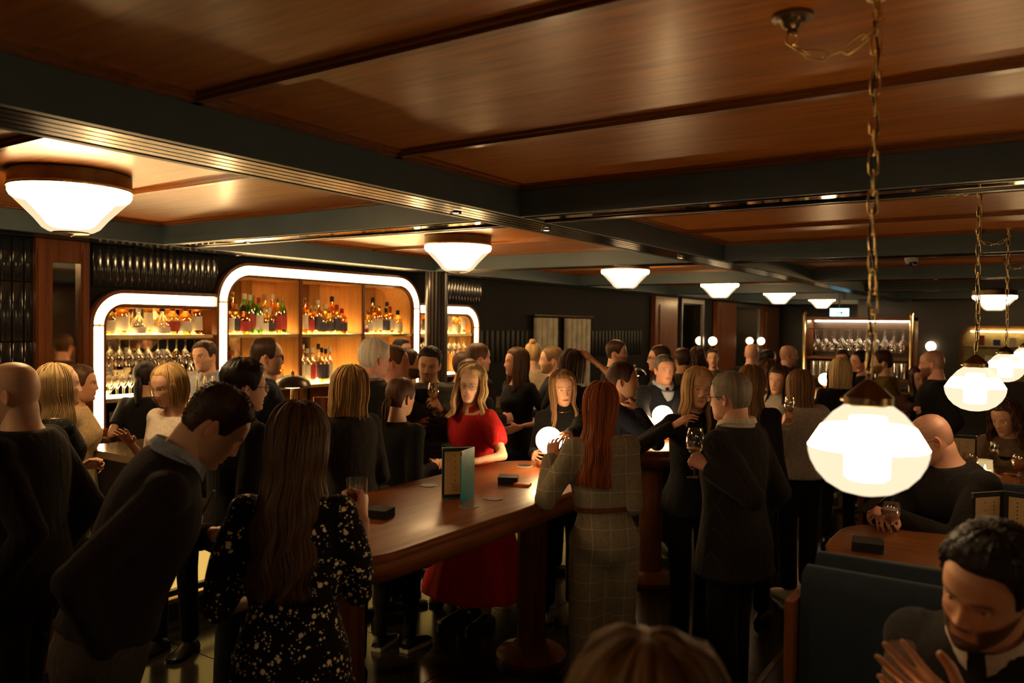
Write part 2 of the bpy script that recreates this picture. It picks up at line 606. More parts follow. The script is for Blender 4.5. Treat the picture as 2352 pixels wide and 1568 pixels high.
def arch_path(y0, y1, zt, r, rl, rr, inset=0.0):
    """outline of an arch in the wall plane, from the foot of the left leg to the foot of the right one; lists of straight and curved runs"""
    y0 += inset if rl else 0.0
    y1 -= inset if rr else 0.0
    zt -= inset
    r = max(r - inset, 0.02)
    runs = []
    if rl:
        runs.append([(y0, Z_BASE), (y0, zt - r)])
        runs.append(arc(y0 + r, zt - r, r, 180, 90, 12))
    else:
        runs.append([(y0, zt)])
    a = y0 + (r if rl else 0)
    b = y1 - (r if rr else 0)
    runs.append([(a, zt), (b, zt)])
    if rr:
        runs.append(arc(y1 - r, zt - r, r, 90, 0, 12))
        runs.append([(y1, zt - r), (y1, Z_BASE)])
    else:
        runs.append([(y1, zt)])
    return runs


def strip(mb, outer, inner, x0, x1):
    """solid band between two outlines in the wall plane"""
    n = len(outer)
    vs = []
    for x in (x0, x1):
        vs += [(x, p[0], p[1]) for p in outer] + [(x, p[0], p[1]) for p in inner]
    fs = []
    for i in range(n - 1):
        o0, o1, i0, i1 = i, i + 1, n + i, n + i + 1
        q = 2 * n
        fs += [(o0, o1, i1, i0), (q + o0, q + i0, q + i1, q + o1), (o0, q + o0, q + o1, o1), (i0, i1, q + i1, q + i0)]
    fs += [(0, n, 3 * n, 2 * n), (n - 1, 3 * n - 1, 4 * n - 1, 2 * n - 1)]
    mb.add(vs, fs)


cut_above = MB()
arch_things = []
for k, (kind, y0, y1, zt, r, rl, rr) in enumerate(ARCH):
    t = thing('back_bar_arch', ['low lit bottle arch at the left end of the back bar', 'tall wide lit bottle arch in the middle of the back bar',
                                'low lit bottle arch right of the dark column'][k], 'bar shelving', (0, 0, 0), 0, 'lit arches of the back bar')
    arch_things.append(t)
    ro = arch_path(y0, y1, zt, r, rl, rr, 0.012)
    ri = arch_path(y0, y1, zt, r, rl, rr, 0.012 + SW)
    rx = arch_path(y0, y1, zt, r, rl, rr, -0.016)
    rin = arch_path(y0, y1, zt, r, rl, rr, 0.012 + SW + 0.018)
    for q, (a, b) in enumerate(zip(ro, ri)):
        if len(a) == 1:
            continue
        pieces = [(a, b)]
        if kind == 'tall' and q == 2:      # the long top is three lengths
            pieces = []
            for (u, w) in ((0, 0.31), (0.31, 0.68), (0.68, 1.0)):
                pieces.append(([(a[0][0] + (a[1][0] - a[0][0]) * s, a[0][1]) for s in (u, w)], [(b[0][0] + (b[1][0] - b[0][0]) * s, b[0][1]) for s in (u, w)]))
        for (pa, pb) in pieces:
            def trim(p):
                p = [Vector(v) for v in p]
                g = 0.011
                p[0] = p[0] + (p[1] - p[0]).normalized() * g
                p[-1] = p[-1] + (p[-2] - p[-1]).normalized() * g
                return p
            mb = MB()
            strip(mb, trim(pa), trim(pb), XF - 0.03, XF + 0.012)
            mb.build('light_strip', FRAME_GLOW, t, 40)
    flat = lambda rr_: [p for run in rr_ for p in run]
    fo, fi, fx, fin = flat(ro), flat(ri), flat(rx), flat(rin)
    mb = MB()
    strip(mb, fx, fo, XF - 0.05, XF + 0.02)
    strip(mb, fi, fin, XF - 0.36, XF + 0.016)
    mb.build('arch_frame', MAHOG_V, t, 40)
    mb = MB()
    strip(mb, fo, fi, XF - 0.06, XF - 0.031)
    mb.build('strip_backing', BLACKPL, t, 40)
    # honey veneer reveal lining inside the arch
    rl2 = flat(arch_path(y0, y1, zt, r, rl, rr, 0.012 + SW + 0.018))
    rl3 = flat(arch_path(y0, y1, zt, r, rl, rr, 0.012 + SW + 0.030))
    mb = MB()
    strip(mb, rl2, rl3, XB, XF - 0.02)
    mb.build('veneer_lining', AMBERWOOD, t, 40)
    ya, yb = y0 + SW + 0.04, y1 - SW - 0.04
    if not rl:
        ya = y0 + 0.02
    if not rr:
        yb = y1 - 0.02
    # mirror back, cut to the arch outline
    vs = [(XB, p[0], p[1]) for p in rl2]
    mb = MB()
    mb.add(vs + [(XB - 0.02, p[1], p[2]) for p in vs], [tuple(range(len(vs))), tuple(reversed(range(len(vs), 2 * len(vs))))])
    mb.build('mirror_back', MIRROR, t, 0)
    edges = [ya, yb] if kind == 'low' else [ya, 5.20, 6.04, yb]
    if kind == 'tall':
        for yy in (5.20, 6.04):
            MB().box(XB, XF + 0.01, yy - 0.014, yy + 0.014, Z_BASE, zt - SW - 0.04).build('divider', AMBERWOOD, t)
            MB().box(XF - 0.004, XF + 0.014, yy - 0.016, yy + 0.016, Z_BASE, zt - SW - 0.03).build('divider_edge', MAHOG_V, t)
    for c in range(len(edges) - 1):
        e0, e1 = edges[c] + (0.014 if c else 0), edges[c + 1] - (0.014 if c < len(edges) - 2 else 0)
        for z in (SH1, SH2):
            sh = MB().box(XB + 0.005, XF - 0.01, e0, e1, z - 0.022, z).build('shelf', plain('shelf_dark_glass', (0.10, 0.07, 0.03), 0.12, 0.3, 0.2, 4, 0, 0.5), t)
            MB().box(XF - 0.012, XF + 0.002, e0, e1, z - 0.026, z + 0.004).build('shelf_lip', BRASS, sh)
            MB().box(XB + 0.03, XF - 0.03, e0 + 0.03, e1 - 0.03, z + 0.0005, z + 0.003).build('light_panel', LED, sh, 0)
        if kind == 'tall':      # honey veneer panel covering the right half of the compartment's back
            m = e0 + (e1 - e0) * 0.52
            MB().box(XB + 0.002, XB + 0.02, m, e1, Z_BASE, zt - SW - 0.045).build('back_panel', AMBERWOOD, t)
            MB().box(XB + 0.002, XB + 0.16, m - 0.01, m + 0.012, SH1, zt - SW - 0.045).build('back_fin', AMBERWOOD, t)
    MB().box(XB, XF + 0.03, y0 - 0.01, y1 + 0.005, Z_BASE - 0.05, Z_BASE).build('ledge', MAHOG_V, t)

# wall over the arches
mb = MB()
for (kind, y0, y1, zt, r, rl, rr) in ARCH:
    fo = [p for run in arch_path(y0, y1, zt, r, rl, rr, -0.015) for p in run if p[1] > zt - r - 0.02]
    strip(mb, [(p[0], 2.72) for p in fo], fo, XF - 0.08, XF - 0.03)
mb.box(XF - 0.08, XF - 0.03, 8.085, 8.125, 0, 2.72)
mb.box(XF - 0.08, XF - 0.03, 3.16, 3.18, 0, 2.72)
ow = struct('wall_over_arches', mb, MATS['black_wall_paint'])
wall_tiles(3.22, 4.25, 2.20, 2.52, XF - 0.026, ow, 0.060, 0.34)
wall_tiles(7.14, 8.1, 2.20, 2.52, XF - 0.026, ow, 0.060, 0.34)
# back counter under the arches
bcn = thing('back_counter', 'dark back bar counter with brass edge below the lit arches', 'counter', (0, 0, 0))
MB().box(XB - 0.02, XF + 0.12, 2.4, 8.3, 1.03, 1.068).build('worktop', plain('bar_stone', (0.05, 0.035, 0.02), 0.15, 0, 0.3, 5, 0, 0.4), bcn)
MB().box(XB - 0.02, XF + 0.06, 2.4, 8.3, 0.0, 1.03).build('cabinet_front', MAHOG_V, bcn)
for q in range(7):
    y = 2.5 + q * 0.82
    d = MB().box(XF + 0.06, XF + 0.078, y, y + 0.78, 0.12, 0.98).build('door', MAHOG_V, bcn)
    MB().tube([(XF + 0.095, y + 0.7, 0.5), (XF + 0.095, y + 0.7, 0.68)], 0.006).build('handle', BRASS, d)

# ---- bottles
LBL = plain('cream_label', (0.80, 0.74, 0.60), 0.6, 0, 0.06, 20)
LBL_R = plain('red_label', (0.45, 0.05, 0.05), 0.6, 0, 0.1, 20)
LBL_D = plain('dark_label', (0.06, 0.05, 0.08), 0.5, 0, 0.2, 20)
BOT = {
    'clear': glass('bottle_clear', (1.0, 0.97, 0.88), 0.03, 0.50, (0.97, 0.93, 0.80)),
    'amber': glass('bottle_amber', (1.0, 0.75, 0.45), 0.04, 0.45, (0.95, 0.55, 0.16)),
    'green': glass('bottle_green', (0.6, 0.9, 0.5), 0.04, 0.42, (0.25, 0.50, 0.12)),
    'dark': glass('bottle_dark', (0.7, 0.6, 0.5), 0.05, 0.25, (0.10, 0.05, 0.03)),
    'gold': glass('bottle_gold', (1.0, 0.9, 0.6), 0.03, 0.5, (0.98, 0.82, 0.40)),
}
CAPM = {'black': BLACKPL, 'gold': GOLD, 'red': plain('red_foil', (0.5, 0.04, 0.04), 0.35), 'green': plain('green_foil', (0.06, 0.35, 0.16), 0.35),
        'cork': plain('cork_wood', (0.5, 0.32, 0.16), 0.7), 'white': plain('white_cap', (0.8, 0.77, 0.7), 0.5)}
PROF = {
    'tall': [(0.034, 0), (0.038, 0.006), (0.038, 0.175), (0.034, 0.20), (0.016, 0.235), (0.0135, 0.245), (0.0135, 0.29)],
    'wine': [(0.034, 0), (0.037, 0.006), (0.037, 0.19), (0.031, 0.215), (0.015, 0.245), (0.014, 0.30)],
    'squat': [(0.046, 0), (0.05, 0.006), (0.05, 0.12), (0.046, 0.15), (0.018, 0.178), (0.016, 0.215)],
    'shoulder': [(0.038, 0), (0.042, 0.006), (0.042, 0.16), (0.036, 0.185), (0.015, 0.20), (0.015, 0.25)],
    'slim': [(0.028, 0), (0.031, 0.006), (0.031, 0.20), (0.015, 0.235), (0.013, 0.245), (0.013, 0.31)],
    'round': [(0.03, 0), (0.045, 0.02), (0.055, 0.065), (0.046, 0.11), (0.02, 0.14), (0.015, 0.155), (0.015, 0.20)],
}
_bm = {}
_blab = {}


def bottle(shape, colr, cap, lbl, loc, where, sc_=1.0, rz=0.0):
    key = (shape, colr, cap, lbl)
    pr = PROF[shape]
    if key not in _bm:
        g = MB().lathe(pr, 14).mesh('glass', BOT[colr], 50)
        zt = pr[-1][1]
        rt = pr[-1][0]
        c = MB().lathe([(rt + 0.0015, zt - 0.03), (rt + 0.003, zt - 0.028), (rt + 0.003, zt + 0.012), (rt * 0.6, zt + 0.016)], 12).mesh('stopper', CAPM[cap], 50)
        rb = pr[2][0]
        l = MB().lathe([(rb + 0.001, pr[2][1] * 0.22), (rb + 0.0016, pr[2][1] * 0.25), (rb + 0.0016, pr[2][1] * 0.85), (rb + 0.001, pr[2][1] * 0.88)], 14, caps=False).mesh(
            'label_paper', {'c': LBL, 'r': LBL_R, 'd': LBL_D}[lbl], 50)
        _bm[key] = (g, c, l)
    base = '%s %s bottle with %s cap, %s' % ({'tall': 'slim', 'wine': 'wine-shaped', 'squat': 'squat', 'shoulder': 'square', 'slim': 'slender', 'round': 'round'}[shape],
                                              {'clear': 'clear', 'amber': 'amber', 'green': 'green', 'dark': 'brown', 'gold': 'golden'}[colr], cap, where)
    _blab.setdefault(base, []).append(0)
    t = thing('liquor_bottle', base, 'bottle', loc, rz, 'liquor bottles on the back bar')
    t.scale = (sc_, sc_, sc_)
    for nme, me in zip(('glass', 'stopper', 'label_paper'), _bm[key]):
        link(nme, me, t)
    return t, base


bottle_list = []


def bottle_row(y0, y1, z, where, n, mix, seed, rows=2):
    rnd = random.Random(seed)
    for row in range(rows):
        m = n if row == 0 else max(2, int(n * 0.75))
        for i in range(m):
            y = y0 + (y1 - y0) * (i + 0.5 + rnd.uniform(-0.18, 0.18)) / m
            shape, colr = rnd.choice(mix)
            cap = rnd.choice(['black', 'gold', 'cork', 'red', 'white', 'black', 'gold'])
            lbl = rnd.choice(['c', 'c', 'c', 'r', 'd'])
            x = XF - 0.085 if row == 0 else XF - 0.215
            zz = z + (0.0 if row == 0 else 0.0)
            wr = '%s, %s row, %s from left' % (where, 'front' if row == 0 else 'back', _ORD[i])
            bottle_list.append(bottle(shape, colr, cap, lbl, (x + rnd.uniform(-0.02, 0.02), y, zz), wr, rnd.uniform(1.02, 1.16) * (1.0 if row == 0 else 1.1)))


mixW = [('shoulder', 'amber'), ('tall', 'amber'), ('squat', 'gold'), ('tall', 'clear'), ('shoulder', 'gold'), ('wine', 'green'), ('squat', 'amber'), ('tall', 'gold'), ('slim', 'amber')]
mixC = [('squat', 'clear'), ('shoulder', 'clear'), ('tall', 'clear'), ('round', 'clear'), ('slim', 'gold'), ('shoulder', 'amber'), ('squat', 'gold')]
mixD = [('wine', 'dark'), ('wine', 'green'), ('wine', 'dark'), ('slim', 'clear'), ('wine', 'gold')]
bottle_row(3.34, 4.17, SH1, 'left arch top shelf', 8, mixC, 1)
bottle_row(4.42, 5.10, SH1, 'tall arch left bay top', 9, mixW, 2)
bottle_row(5.28, 5.86, SH1, 'tall arch middle bay top', 7, mixW, 3)
bottle_row(6.10, 6.70, SH1, 'tall arch right bay top', 7, mixC + mixW, 4)
bottle_row(7.12, 7.92, SH1, 'right arch top shelf', 7, mixC, 5)
bottle_row(4.42, 5.10, SH2, 'tall arch left bay bottom', 6, mixC + mixW, 6)
bottle_row(5.28, 5.70, SH2, 'tall arch middle bay bottom', 6, [('slim', 'clear'), ('tall', 'clear'), ('slim', 'gold')], 7)
bottle_row(6.10, 6.80, SH2, 'tall arch right bay bottom', 6, mixW, 8, 1)
bottle_row(3.72, 4.18, SH2, 'left arch lower shelf', 6, mixD, 9, 1)

# ---- glasses
G_WINE = [(0.033, 0.0), (0.033, 0.002), (0.006, 0.008), (0.004, 0.02), (0.004, 0.085), (0.012, 0.096), (0.034, 0.125), (0.040, 0.155), (0.037, 0.19), (0.031, 0.215), (0.0295, 0.215),
          (0.0355, 0.19), (0.0385, 0.155), (0.0325, 0.127), (0.01, 0.099)]
G_TUMB = [(0.030, 0), (0.032, 0.004), (0.037, 0.115), (0.0355, 0.115), (0.0305, 0.010), (0.0, 0.009)]
G_GOBLET = [(0.034, 0.0), (0.034, 0.003), (0.007, 0.008), (0.0045, 0.02), (0.0045, 0.04), (0.014, 0.048), (0.042, 0.078), (0.048, 0.105), (0.044, 0.135), (0.040, 0.148), (0.0385, 0.148),
            (0.0425, 0.135), (0.0465, 0.105), (0.0405, 0.08), (0.012, 0.051)]
wine_me = MB().lathe(G_WINE, 16, caps=False).mesh('wine_glass', GLASS, 60)
tumb_me = MB().lathe(G_TUMB, 14, caps=False).mesh('tumbler', GLASS, 60)
gob_me = MB().lathe(G_GOBLET, 18, caps=False).mesh('goblet', GLASS, 60)


def hang_glasses(y0, y1, n, rows, zrail, label, group, me=None, xs=None, xaxis=False, sc_=1.0):
    for rI in range(rows):
        for i in range(n):
            y = y0 + (y1 - y0) * (i + 0.5) / n
            lab = '%s, %s row, %s from the left' % (label, ['front', 'back', 'third'][rI], _ORD[i])
            x = xs[rI]
            loc = (x, y, zrail) if not xaxis else (y, x, zrail)
            o = link('hanging_wine_glass', me or wine_me, None, loc, (math.pi, 0, 0))
            o.scale = (sc_, sc_, sc_)
            tag(o, lab, 'wine glass', group)


def rail(parent, y0, y1, xs, z):
    for x in xs:
        for s in (-0.02, 0.02):
            MB().tube([(x + s, y0, z - 0.008), (x + s, y1, z - 0.008)], 0.004, 6).build('hanging_rail', BRASS, parent)


rail(arch_things[0], 3.32, 4.16, (XF - 0.08, XF - 0.22), SH1 - 0.026)
rail(arch_things[2], 7.06, 7.94, (XF - 0.08, XF - 0.22), SH1 - 0.026)
hang_glasses(3.33, 4.16, 10, 2, SH1 - 0.030, 'wine glass hanging in left arch', 'wine glasses hanging in the left arch', xs=(XF - 0.08, XF - 0.22))
hang_glasses(7.06, 7.94, 8, 2, SH1 - 0.030, 'wine glass hanging in right arch', 'wine glasses hanging in the right arch', xs=(XF - 0.08, XF - 0.22))
for rI in range(2):
    for i in range(7):
        o = link('wine_glass', wine_me, None, (XF - 0.09 - 0.12 * rI, 3.34 + i * 0.055 + 0.0 * rI, SH2))
        o.scale = (0.62, 0.62, 0.8)
        tag(o, 'small wine glass on left arch lower shelf, %s row, %s from the left' % (['front', 'back'][rI], _ORD[i]), 'wine glass', 'small glasses on the left arch lower shelf')
for i in range(8):
    o = link('tumbler', tumb_me, None, (XF - 0.06, 3.30 + i * 0.10, Z_BASE))
    tag(o, 'clear tumbler on the ledge of the left arch, %s from the left' % _ORD[i], 'tumbler', 'tumblers along the left arch ledge')

# ---- front counter with a backlit amber front
bar = thing('bar_counter', 'long bar counter with brass edged top and glowing amber front', 'bar counter', (0, 0, 0))
MB().box(-5.22, -4.50, 2.72, 8.4, 1.075, 1.12).build('worktop', plain('bar_top_stone', (0.16, 0.11, 0.05), 0.14, 0.1, 0.3, 4, 0, 0.6), bar)
MB().box(-4.512, -4.488, 2.72, 8.4, 1.068, 1.127).build('brass_edge', GOLD, bar)
MB().box(-5.10, -4.72, 2.76, 8.3, 0.0, 1.075).build('carcass', BLACKPL, bar)
AMB = glow('backlit_amber_glass', (1.0, 0.60, 0.14), E_AMBER)
for q in range(8):
    y = 2.80 + q * 0.685
    MB().box(-4.72, -4.70, y, y + 0.655, 0.20, 0.90).build('amber_panel', AMB, bar, 0)
    MB().box(-4.72, -4.675, y + 0.655, y + 0.685, 0.12, 1.0).build('mullion', BRASS_D, bar)
MB().box(-4.72, -4.66, 2.76, 8.3, 0.90, 1.0).build('top_rail', BLACK_GLOSS, bar)
MB().box(-4.72, -4.66, 2.76, 8.3, 0.0, 0.20).build('plinth', BLACK_GLOSS, bar)
MB().tube([(-4.5, 2.8, 0.2), (-4.5, 8.2, 0.2)], 0.022, 10).build('foot_rail', BRASS, bar)

# ================================================================== LAMPS
def dome_light(x, y, zr, label, r=0.285):
    t = thing('ceiling_dome_light', label, 'ceiling lamp', (x, y, zr), 0, 'ribbed glass dome lights along the ceiling')
    MB().lathe([(r * 0.93, 0.002), (r * 0.985, 0.0), (r * 0.985, 0.075), (r * 0.90, 0.088)], 40).build('collar', BRASS_D, t)
    MB().lathe([(r * 1.0, -0.004), (r * 1.005, 0.004), (r * 0.99, 0.012), (r * 0.97, 0.012)], 40, caps=False).build('rim_ring', BRASS, t)
    band = [(r * 0.97, 0.0), (r * 0.985, -0.022), (r * 0.945, -0.045)]
    prof = [(r * 0.945, -0.045), (r * 0.80, -0.085), (r * 0.585, -0.15), (r * 0.46, -0.195), (r * 0.36, -0.212), (r * 0.20, -0.218), (0.004, -0.219)]
    MB().lathe(band, 40, caps=False).build('prism_band', glow('dome_band', (1.0, 0.61, 0.25), E_DOME), t, 30)
    MB().lathe(prof, 96, caps=False, flute=0.006).build('glass_shade', glow('dome_glass', (1.0, 0.76, 0.44), 0.85, 0.30), t, 30)
    MB().lathe([(r * 0.30, -0.216), (r * 0.29, -0.222), (r * 0.08, -0.226), (0.004, -0.235)], 24, caps=False).build('finial', BRASS_D, t)
    MB().lathe([(0.005, -0.19)] + [(q * 0.84, z * 0.90) for q, z in reversed(prof[:5])] + [(r * 0.5, -0.035), (0.005, -0.034)], 20).build(
        'inner_diffuser', glow('dome_bulb', (1.0, 0.63, 0.28), E_DOME * 3.4), t, 60)
    return t


DX = -4.12
for k, y in enumerate([-1.12, 2.12, 5.32, 8.53, 11.80, 15.05, 18.45]):
    dome_light(DX, y, 2.605, ['ribbed glass dome ceiling light behind the photographer', 'large ribbed glass dome ceiling light at far left, above the lit arches',
                              'ribbed glass dome ceiling light beside the dark column', 'ribbed dome ceiling light over the dark curtain wall',
                              'ribbed dome ceiling light before the mahogany pilasters', 'ribbed dome ceiling light, next to last of the long row',
                              'smallest ribbed dome ceiling light at the far end, beside the exit sign'][k])
dome_light(-0.62, 13.43, 2.45, 'ribbed dome ceiling light at right, behind the hanging pendants').scale = (1.0, 1.0, 1.0)
dome_light(-0.62, 19.91, 2.45, 'farthest ribbed dome ceiling light at right, partly behind another dome')


def chain(parent, pts, pitch, lw, wr, m, name='link', phase=0):
    """chain of oval links along a polyline"""
    n = 12
    lm = MB()
    L = pitch * 1.28
    loop = []
    for i in range(n):
        a = 2 * math.pi * i / n
        c, s = math.cos(a), math.sin(a)
        loop.append(Vector((lw * 0.5 * c, 0, (L * 0.5 - lw * 0.5) * (1 if s > 1e-6 else -1 if s < -1e-6 else 0) + lw * 0.5 * s)))
    rings = []
    for i in range(n):
        p = loop[i]
        t = (loop[(i + 1) % n] - loop[i - 1]).normalized()
        y = Vector((0, 1, 0))
        x = t.cross(y)
        rings.append([p + (x * math.cos(2 * math.pi * j / 6) + y * math.sin(2 * math.pi * j / 6)) * wr for j in range(6)])
    rings.append(rings[0])
    lm.loft(rings, caps=False)
    me = lm.mesh(name, m, 80)
    pts = [Vector(p) for p in pts]
    acc = 0.0
    k = phase
    pos = pitch * 0.5
    seg = [(pts[i + 1] - pts[i]).length for i in range(len(pts) - 1)]
    total = sum(seg)
    while pos < total - pitch * 0.2:
        q, i = pos, 0
        while i < len(seg) - 1 and q > seg[i]:
            q -= seg[i]
            i += 1
        d = (pts[i + 1] - pts[i]).normalized()
        o = link(name, me, parent, pts[i] + d * q)
        quat = d.to_track_quat('Z', 'Y')
        o.rotation_mode = 'QUATERNION'
        from mathutils import Quaternion
        o.rotation_quaternion = quat @ Quaternion((0, 0, 1), (math.pi / 2 if k % 2 else 0.0) + 0.35)
        pos += pitch
        k += 1


def pendant(x, y, label, r=0.126, ztop=1.95 - 0.168, zbot=1.95 - 0.372, swag=True):
    """prismatic glass schoolhouse pendant on a chain with a swag to its ceiling rose"""
    t = thing('pendant_lamp', label, 'pendant lamp', (x, y, 0), 0, 'glass pendants hanging on chains over the booths')
    h = ztop - zbot
    up = [(0.62, 1.0), (0.70, 0.985), (0.86, 0.86), (0.95, 0.745), (1.0, 0.635)]
    lo = [(1.0, 0.63), (0.985, 0.54), (0.93, 0.42), (0.82, 0.28), (0.64, 0.145), (0.42, 0.055), (0.2, 0.012), (0.01, 0.0)]
    up = [(0.36, 1.02), (0.40, 0.985), (0.58, 0.90), (0.78, 0.755), (0.92, 0.615), (1.0, 0.53)]
    lo = [(1.0, 0.527), (0.992, 0.46), (0.95, 0.365), (0.85, 0.25), (0.68, 0.135), (0.45, 0.05), (0.2, 0.010), (0.01, 0.0)]
    gl = glow('pendant_glass', (1.0, 0.80, 0.54), 0.92, 0.30)
    MB().lathe([(a * r, zbot + b * h) for a, b in up[:4]], 120, caps=False, flute=0.012).build('ribbed_glass_top', gl, t, 30)
    MB().lathe([(a * r, zbot + b * h) for a, b in up[3:]], 40, caps=False).build('prism_band', glow('pendant_band', (1.0, 0.61, 0.25), E_PEND), t, 30)
    MB().lathe([(a * r, zbot + b * h) for a, b in lo], 64, caps=False).build('glass_bowl', gl, t, 60)
    MB().lathe([(0.30 * r, zbot + 0.17 * h), (0.37 * r, zbot + 0.20 * h), (0.39 * r, zbot + 0.60 * h), (0.30 * r, zbot + 0.86 * h)], 32).build(
        'bulb', glow('pendant_bulb', (1.0, 0.68, 0.34), 30.0), t, 60)
    c = MB().lathe([(0.38 * r, ztop - 0.004), (0.41 * r, ztop), (0.41 * r, ztop + 0.016), (0.38 * r, ztop + 0.020), (0.26 * r, ztop + 0.034), (0.12 * r, ztop + 0.050), (0.05 * r, ztop + 0.056), (0.05 * r, ztop + 0.070)], 32)
    c.build('gallery_cap', BRASS_D, t)
    for q in range(3):
        a = q * 2.094 + 0.9
        ca, sa = math.cos(a), math.sin(a)
        MB().tube([(0.39 * r * ca, 0.39 * r * sa, ztop + 0.008), (0.48 * r * ca, 0.48 * r * sa, ztop + 0.008)], 0.004, 8).build('thumb_screw', BRASS, t)
    zc = ZC
    z0 = ztop + 0.075
    pts = [(0, 0, z0), (0.006, 0.003, z0 + 0.15), (0.0, 0.0, z0 + 0.3), (0.0, 0, zc - 0.045)]
    chain(t, pts, 0.044, 0.0205, 0.0023, BRASS)
    flex = [(0.006 * math.sin(zz * 40), 0.006 * math.cos(zz * 31), zz) for zz in np.linspace(z0, zc - 0.05, 40)]
    MB().tube(flex, 0.0025, 6).build('flex', BLACKPL, t, 60)
    rose = [(0.0, 0, zc)]
    hook = MB().lathe([(0.022, zc), (0.022, zc - 0.006), (0.008, zc - 0.012), (0.006, zc - 0.03)], 16)
    hook.tube([(0.009 * math.cos(a), 0, zc - 0.038 + 0.010 * math.sin(a)) for a in np.linspace(1.6, 7.3, 12)], 0.0022, 6)
    hook.build('ceiling_hook', BRASS, t)
    if swag:
        sx, sy = -0.185, 0.01
        rs = MB().lathe([(0.048, zc), (0.048, zc - 0.008), (0.030, zc - 0.012), (0.022, zc - 0.028), (0.012, zc - 0.034), (0.012, zc - 0.042)], 24, c=(sx, sy, 0))
        rs.build('ceiling_rose', BRASS_D, t)
        MB().tube([(sx + 0.014 * math.cos(a), sy, zc - 0.056 + 0.014 * math.sin(a)) for a in np.linspace(0, 6.283, 14)], 0.0022, 6).build('ring', BRASS, t)
        pts = []
        for u in np.linspace(0, 1, 9):
            pts.append((sx + (0 - sx) * u, sy * (1 - u), zc - 0.070 + (0.005) * u - 0.075 * 4 * u * (1 - u) * 0.55))
        chain(t, pts, 0.044, 0.0205, 0.0023, BRASS, 'swag_link')
    return t


PX = -0.33
for k, (px, d, lab) in enumerate([(1993, 1.78, 'large glowing glass pendant nearest the camera, on a long brass chain'),
                                  (2237, 3.66, 'second glass pendant back, over the curly haired woman'),
                                  (2305, 5.75, 'third glass pendant back, half behind the second one'),
                                  (2350, 8.0, 'fourth glass pendant back, cut by the right picture edge')]):
    p = at(px, 1000, d)
    pendant(p.x, p.y, lab)
pendant(-0.30, -0.55, 'glass pendant hanging behind the camera position')
pendant(1.1, 1.9, 'glass pendant over the right-hand row of booths', swag=False)
pendant(1.1, 4.0, 'glass pendant over the right-hand row, further back', swag=False)


def globe_lamp(x, y, z, label, r=0.079):
    t = thing('globe_table_lamp', label, 'table lamp', (x, y, z), 0, 'white globe lamps on the standing tables')
    MB().lathe([(0.055, 0), (0.055, 0.012), (0.02, 0.02), (0.014, 0.05), (0.022, 0.08), (0.040, 0.104)], 24).build('stem', GOLD, t)
    pts = [(0.0 + (r + 0.006) * math.sin(a), 0, 0.105 + r - (r + 0.006) * math.cos(a)) for a in np.linspace(-1.9, 0.1, 12)]
    MB().tube(pts, 0.004, 6).build('arm', GOLD, t)
    MB().ball((0, 0, 0.10 + r), r, 24, 14).build('globe', glow('opal_globe', (1.0, 0.65, 0.30), E_GLOBE), t, 180)
    return t


ZT = 1.08
tp1 = at(1261, 1008, 4.78)
tp2 = at(1522, 955, 6.15)
tp3 = at(1895, 880, 10.8)
globe_lamp(tp1.x, tp1.y, ZT, 'glowing white globe lamp on the near standing table')
globe_lamp(tp2.x, tp2.y, ZT, 'glowing white globe lamp on the second standing table')
globe_lamp(tp3.x, tp3.y, ZT, 'small glowing globe lamp far back beside the blonde bob')


def mushroom_lamp(p, label, s=1.0):
    t = thing('mushroom_lamp', label, 'table lamp', p, 0, 'black mushroom lamps on the bar')
    t.scale = (s, s, s)
    MB().lathe([(0.06, 0), (0.06, 0.012), (0.012, 0.02), (0.011, 0.27)], 20).build('brass_stem', GOLD, t)
    MB().lathe([(0.108, 0.262), (0.112, 0.268), (0.100, 0.292), (0.070, 0.318), (0.03, 0.330), (0.01, 0.333)], 28).build('cap_shade', plain('bronze_black', (0.025, 0.018, 0.014), 0.3, 0.5), t)
    MB().lathe([(0.01, 0.330), (0.012, 0.35), (0.004, 0.36)], 10).build('finial', GOLD, t)
    MB().lathe([(0.045, 0.255), (0.045, 0.262)], 16).build('bulb_disc', glow('mushroom_bulb', (1, 0.7, 0.35), 10.0), t)


mp = on_x(672, 900, -4.78)
mushroom_lamp((mp.x, mp.y, 1.12), 'black mushroom lamp on a gold stem on the bar counter', 1.28)
mp = at(1457, 850, 8.6)
mushroom_lamp((mp.x, mp.y, 1.12), 'black mushroom lamp behind the grey-haired man in navy', 1.15)
bt = thing('back_side_table', 'dark side counter under the far mushroom lamp', 'counter', (mp.x, mp.y, 0))
MB().prism(rrect(-0.35, 0.35, -0.3, 0.3, 0.05), 1.07, 1.12, 0, 0.006).build('top', TABLE_W, bt)
MB().box(-0.3, 0.3, -0.25, 0.25, 0, 1.07).build('body', BLACK_GLOSS, bt)

# wall sconces: globes on the far pilasters and walls
for k, (px, py, x) in enumerate([(1637, 783, None), (1748, 783, None)]):
    p = on_x(px, py, XW + 0.16)
    t = thing('globe_sconce', ['small globe wall light by the first far mirror', 'small globe wall light by the last pilaster'][k], 'wall lamp', p, 0, 'globe wall lights')
    MB().ball((0, 0, 0), 0.085, 20, 14).build('globe', glow('sconce_globe', (1, 0.75, 0.42), 9.0), t, 180)
    MB().tube([(-0.16, 0, -0.1), (-0.05, 0, -0.1), (0, 0, -0.085)], 0.012, 8).build('bracket', BRASS, t)
p = at(2138, 795, 15.5)
ww = struct('wall_pass', MB().box(-3.4, XR, 18.6, 18.75, 0, 2.72).box(-3.4, -3.25, 18.75, YF, 0, 2.72), MATS['dark_wall_far'])
p = Vector((0, 0, CAM_H)) + ray(2138, 795) * (18.45 / ray(2138, 795).y)
t = thing('globe_sconce', 'round globe wall light on the dark wall above the bald man', 'wall lamp', p, 0, 'globe wall lights')
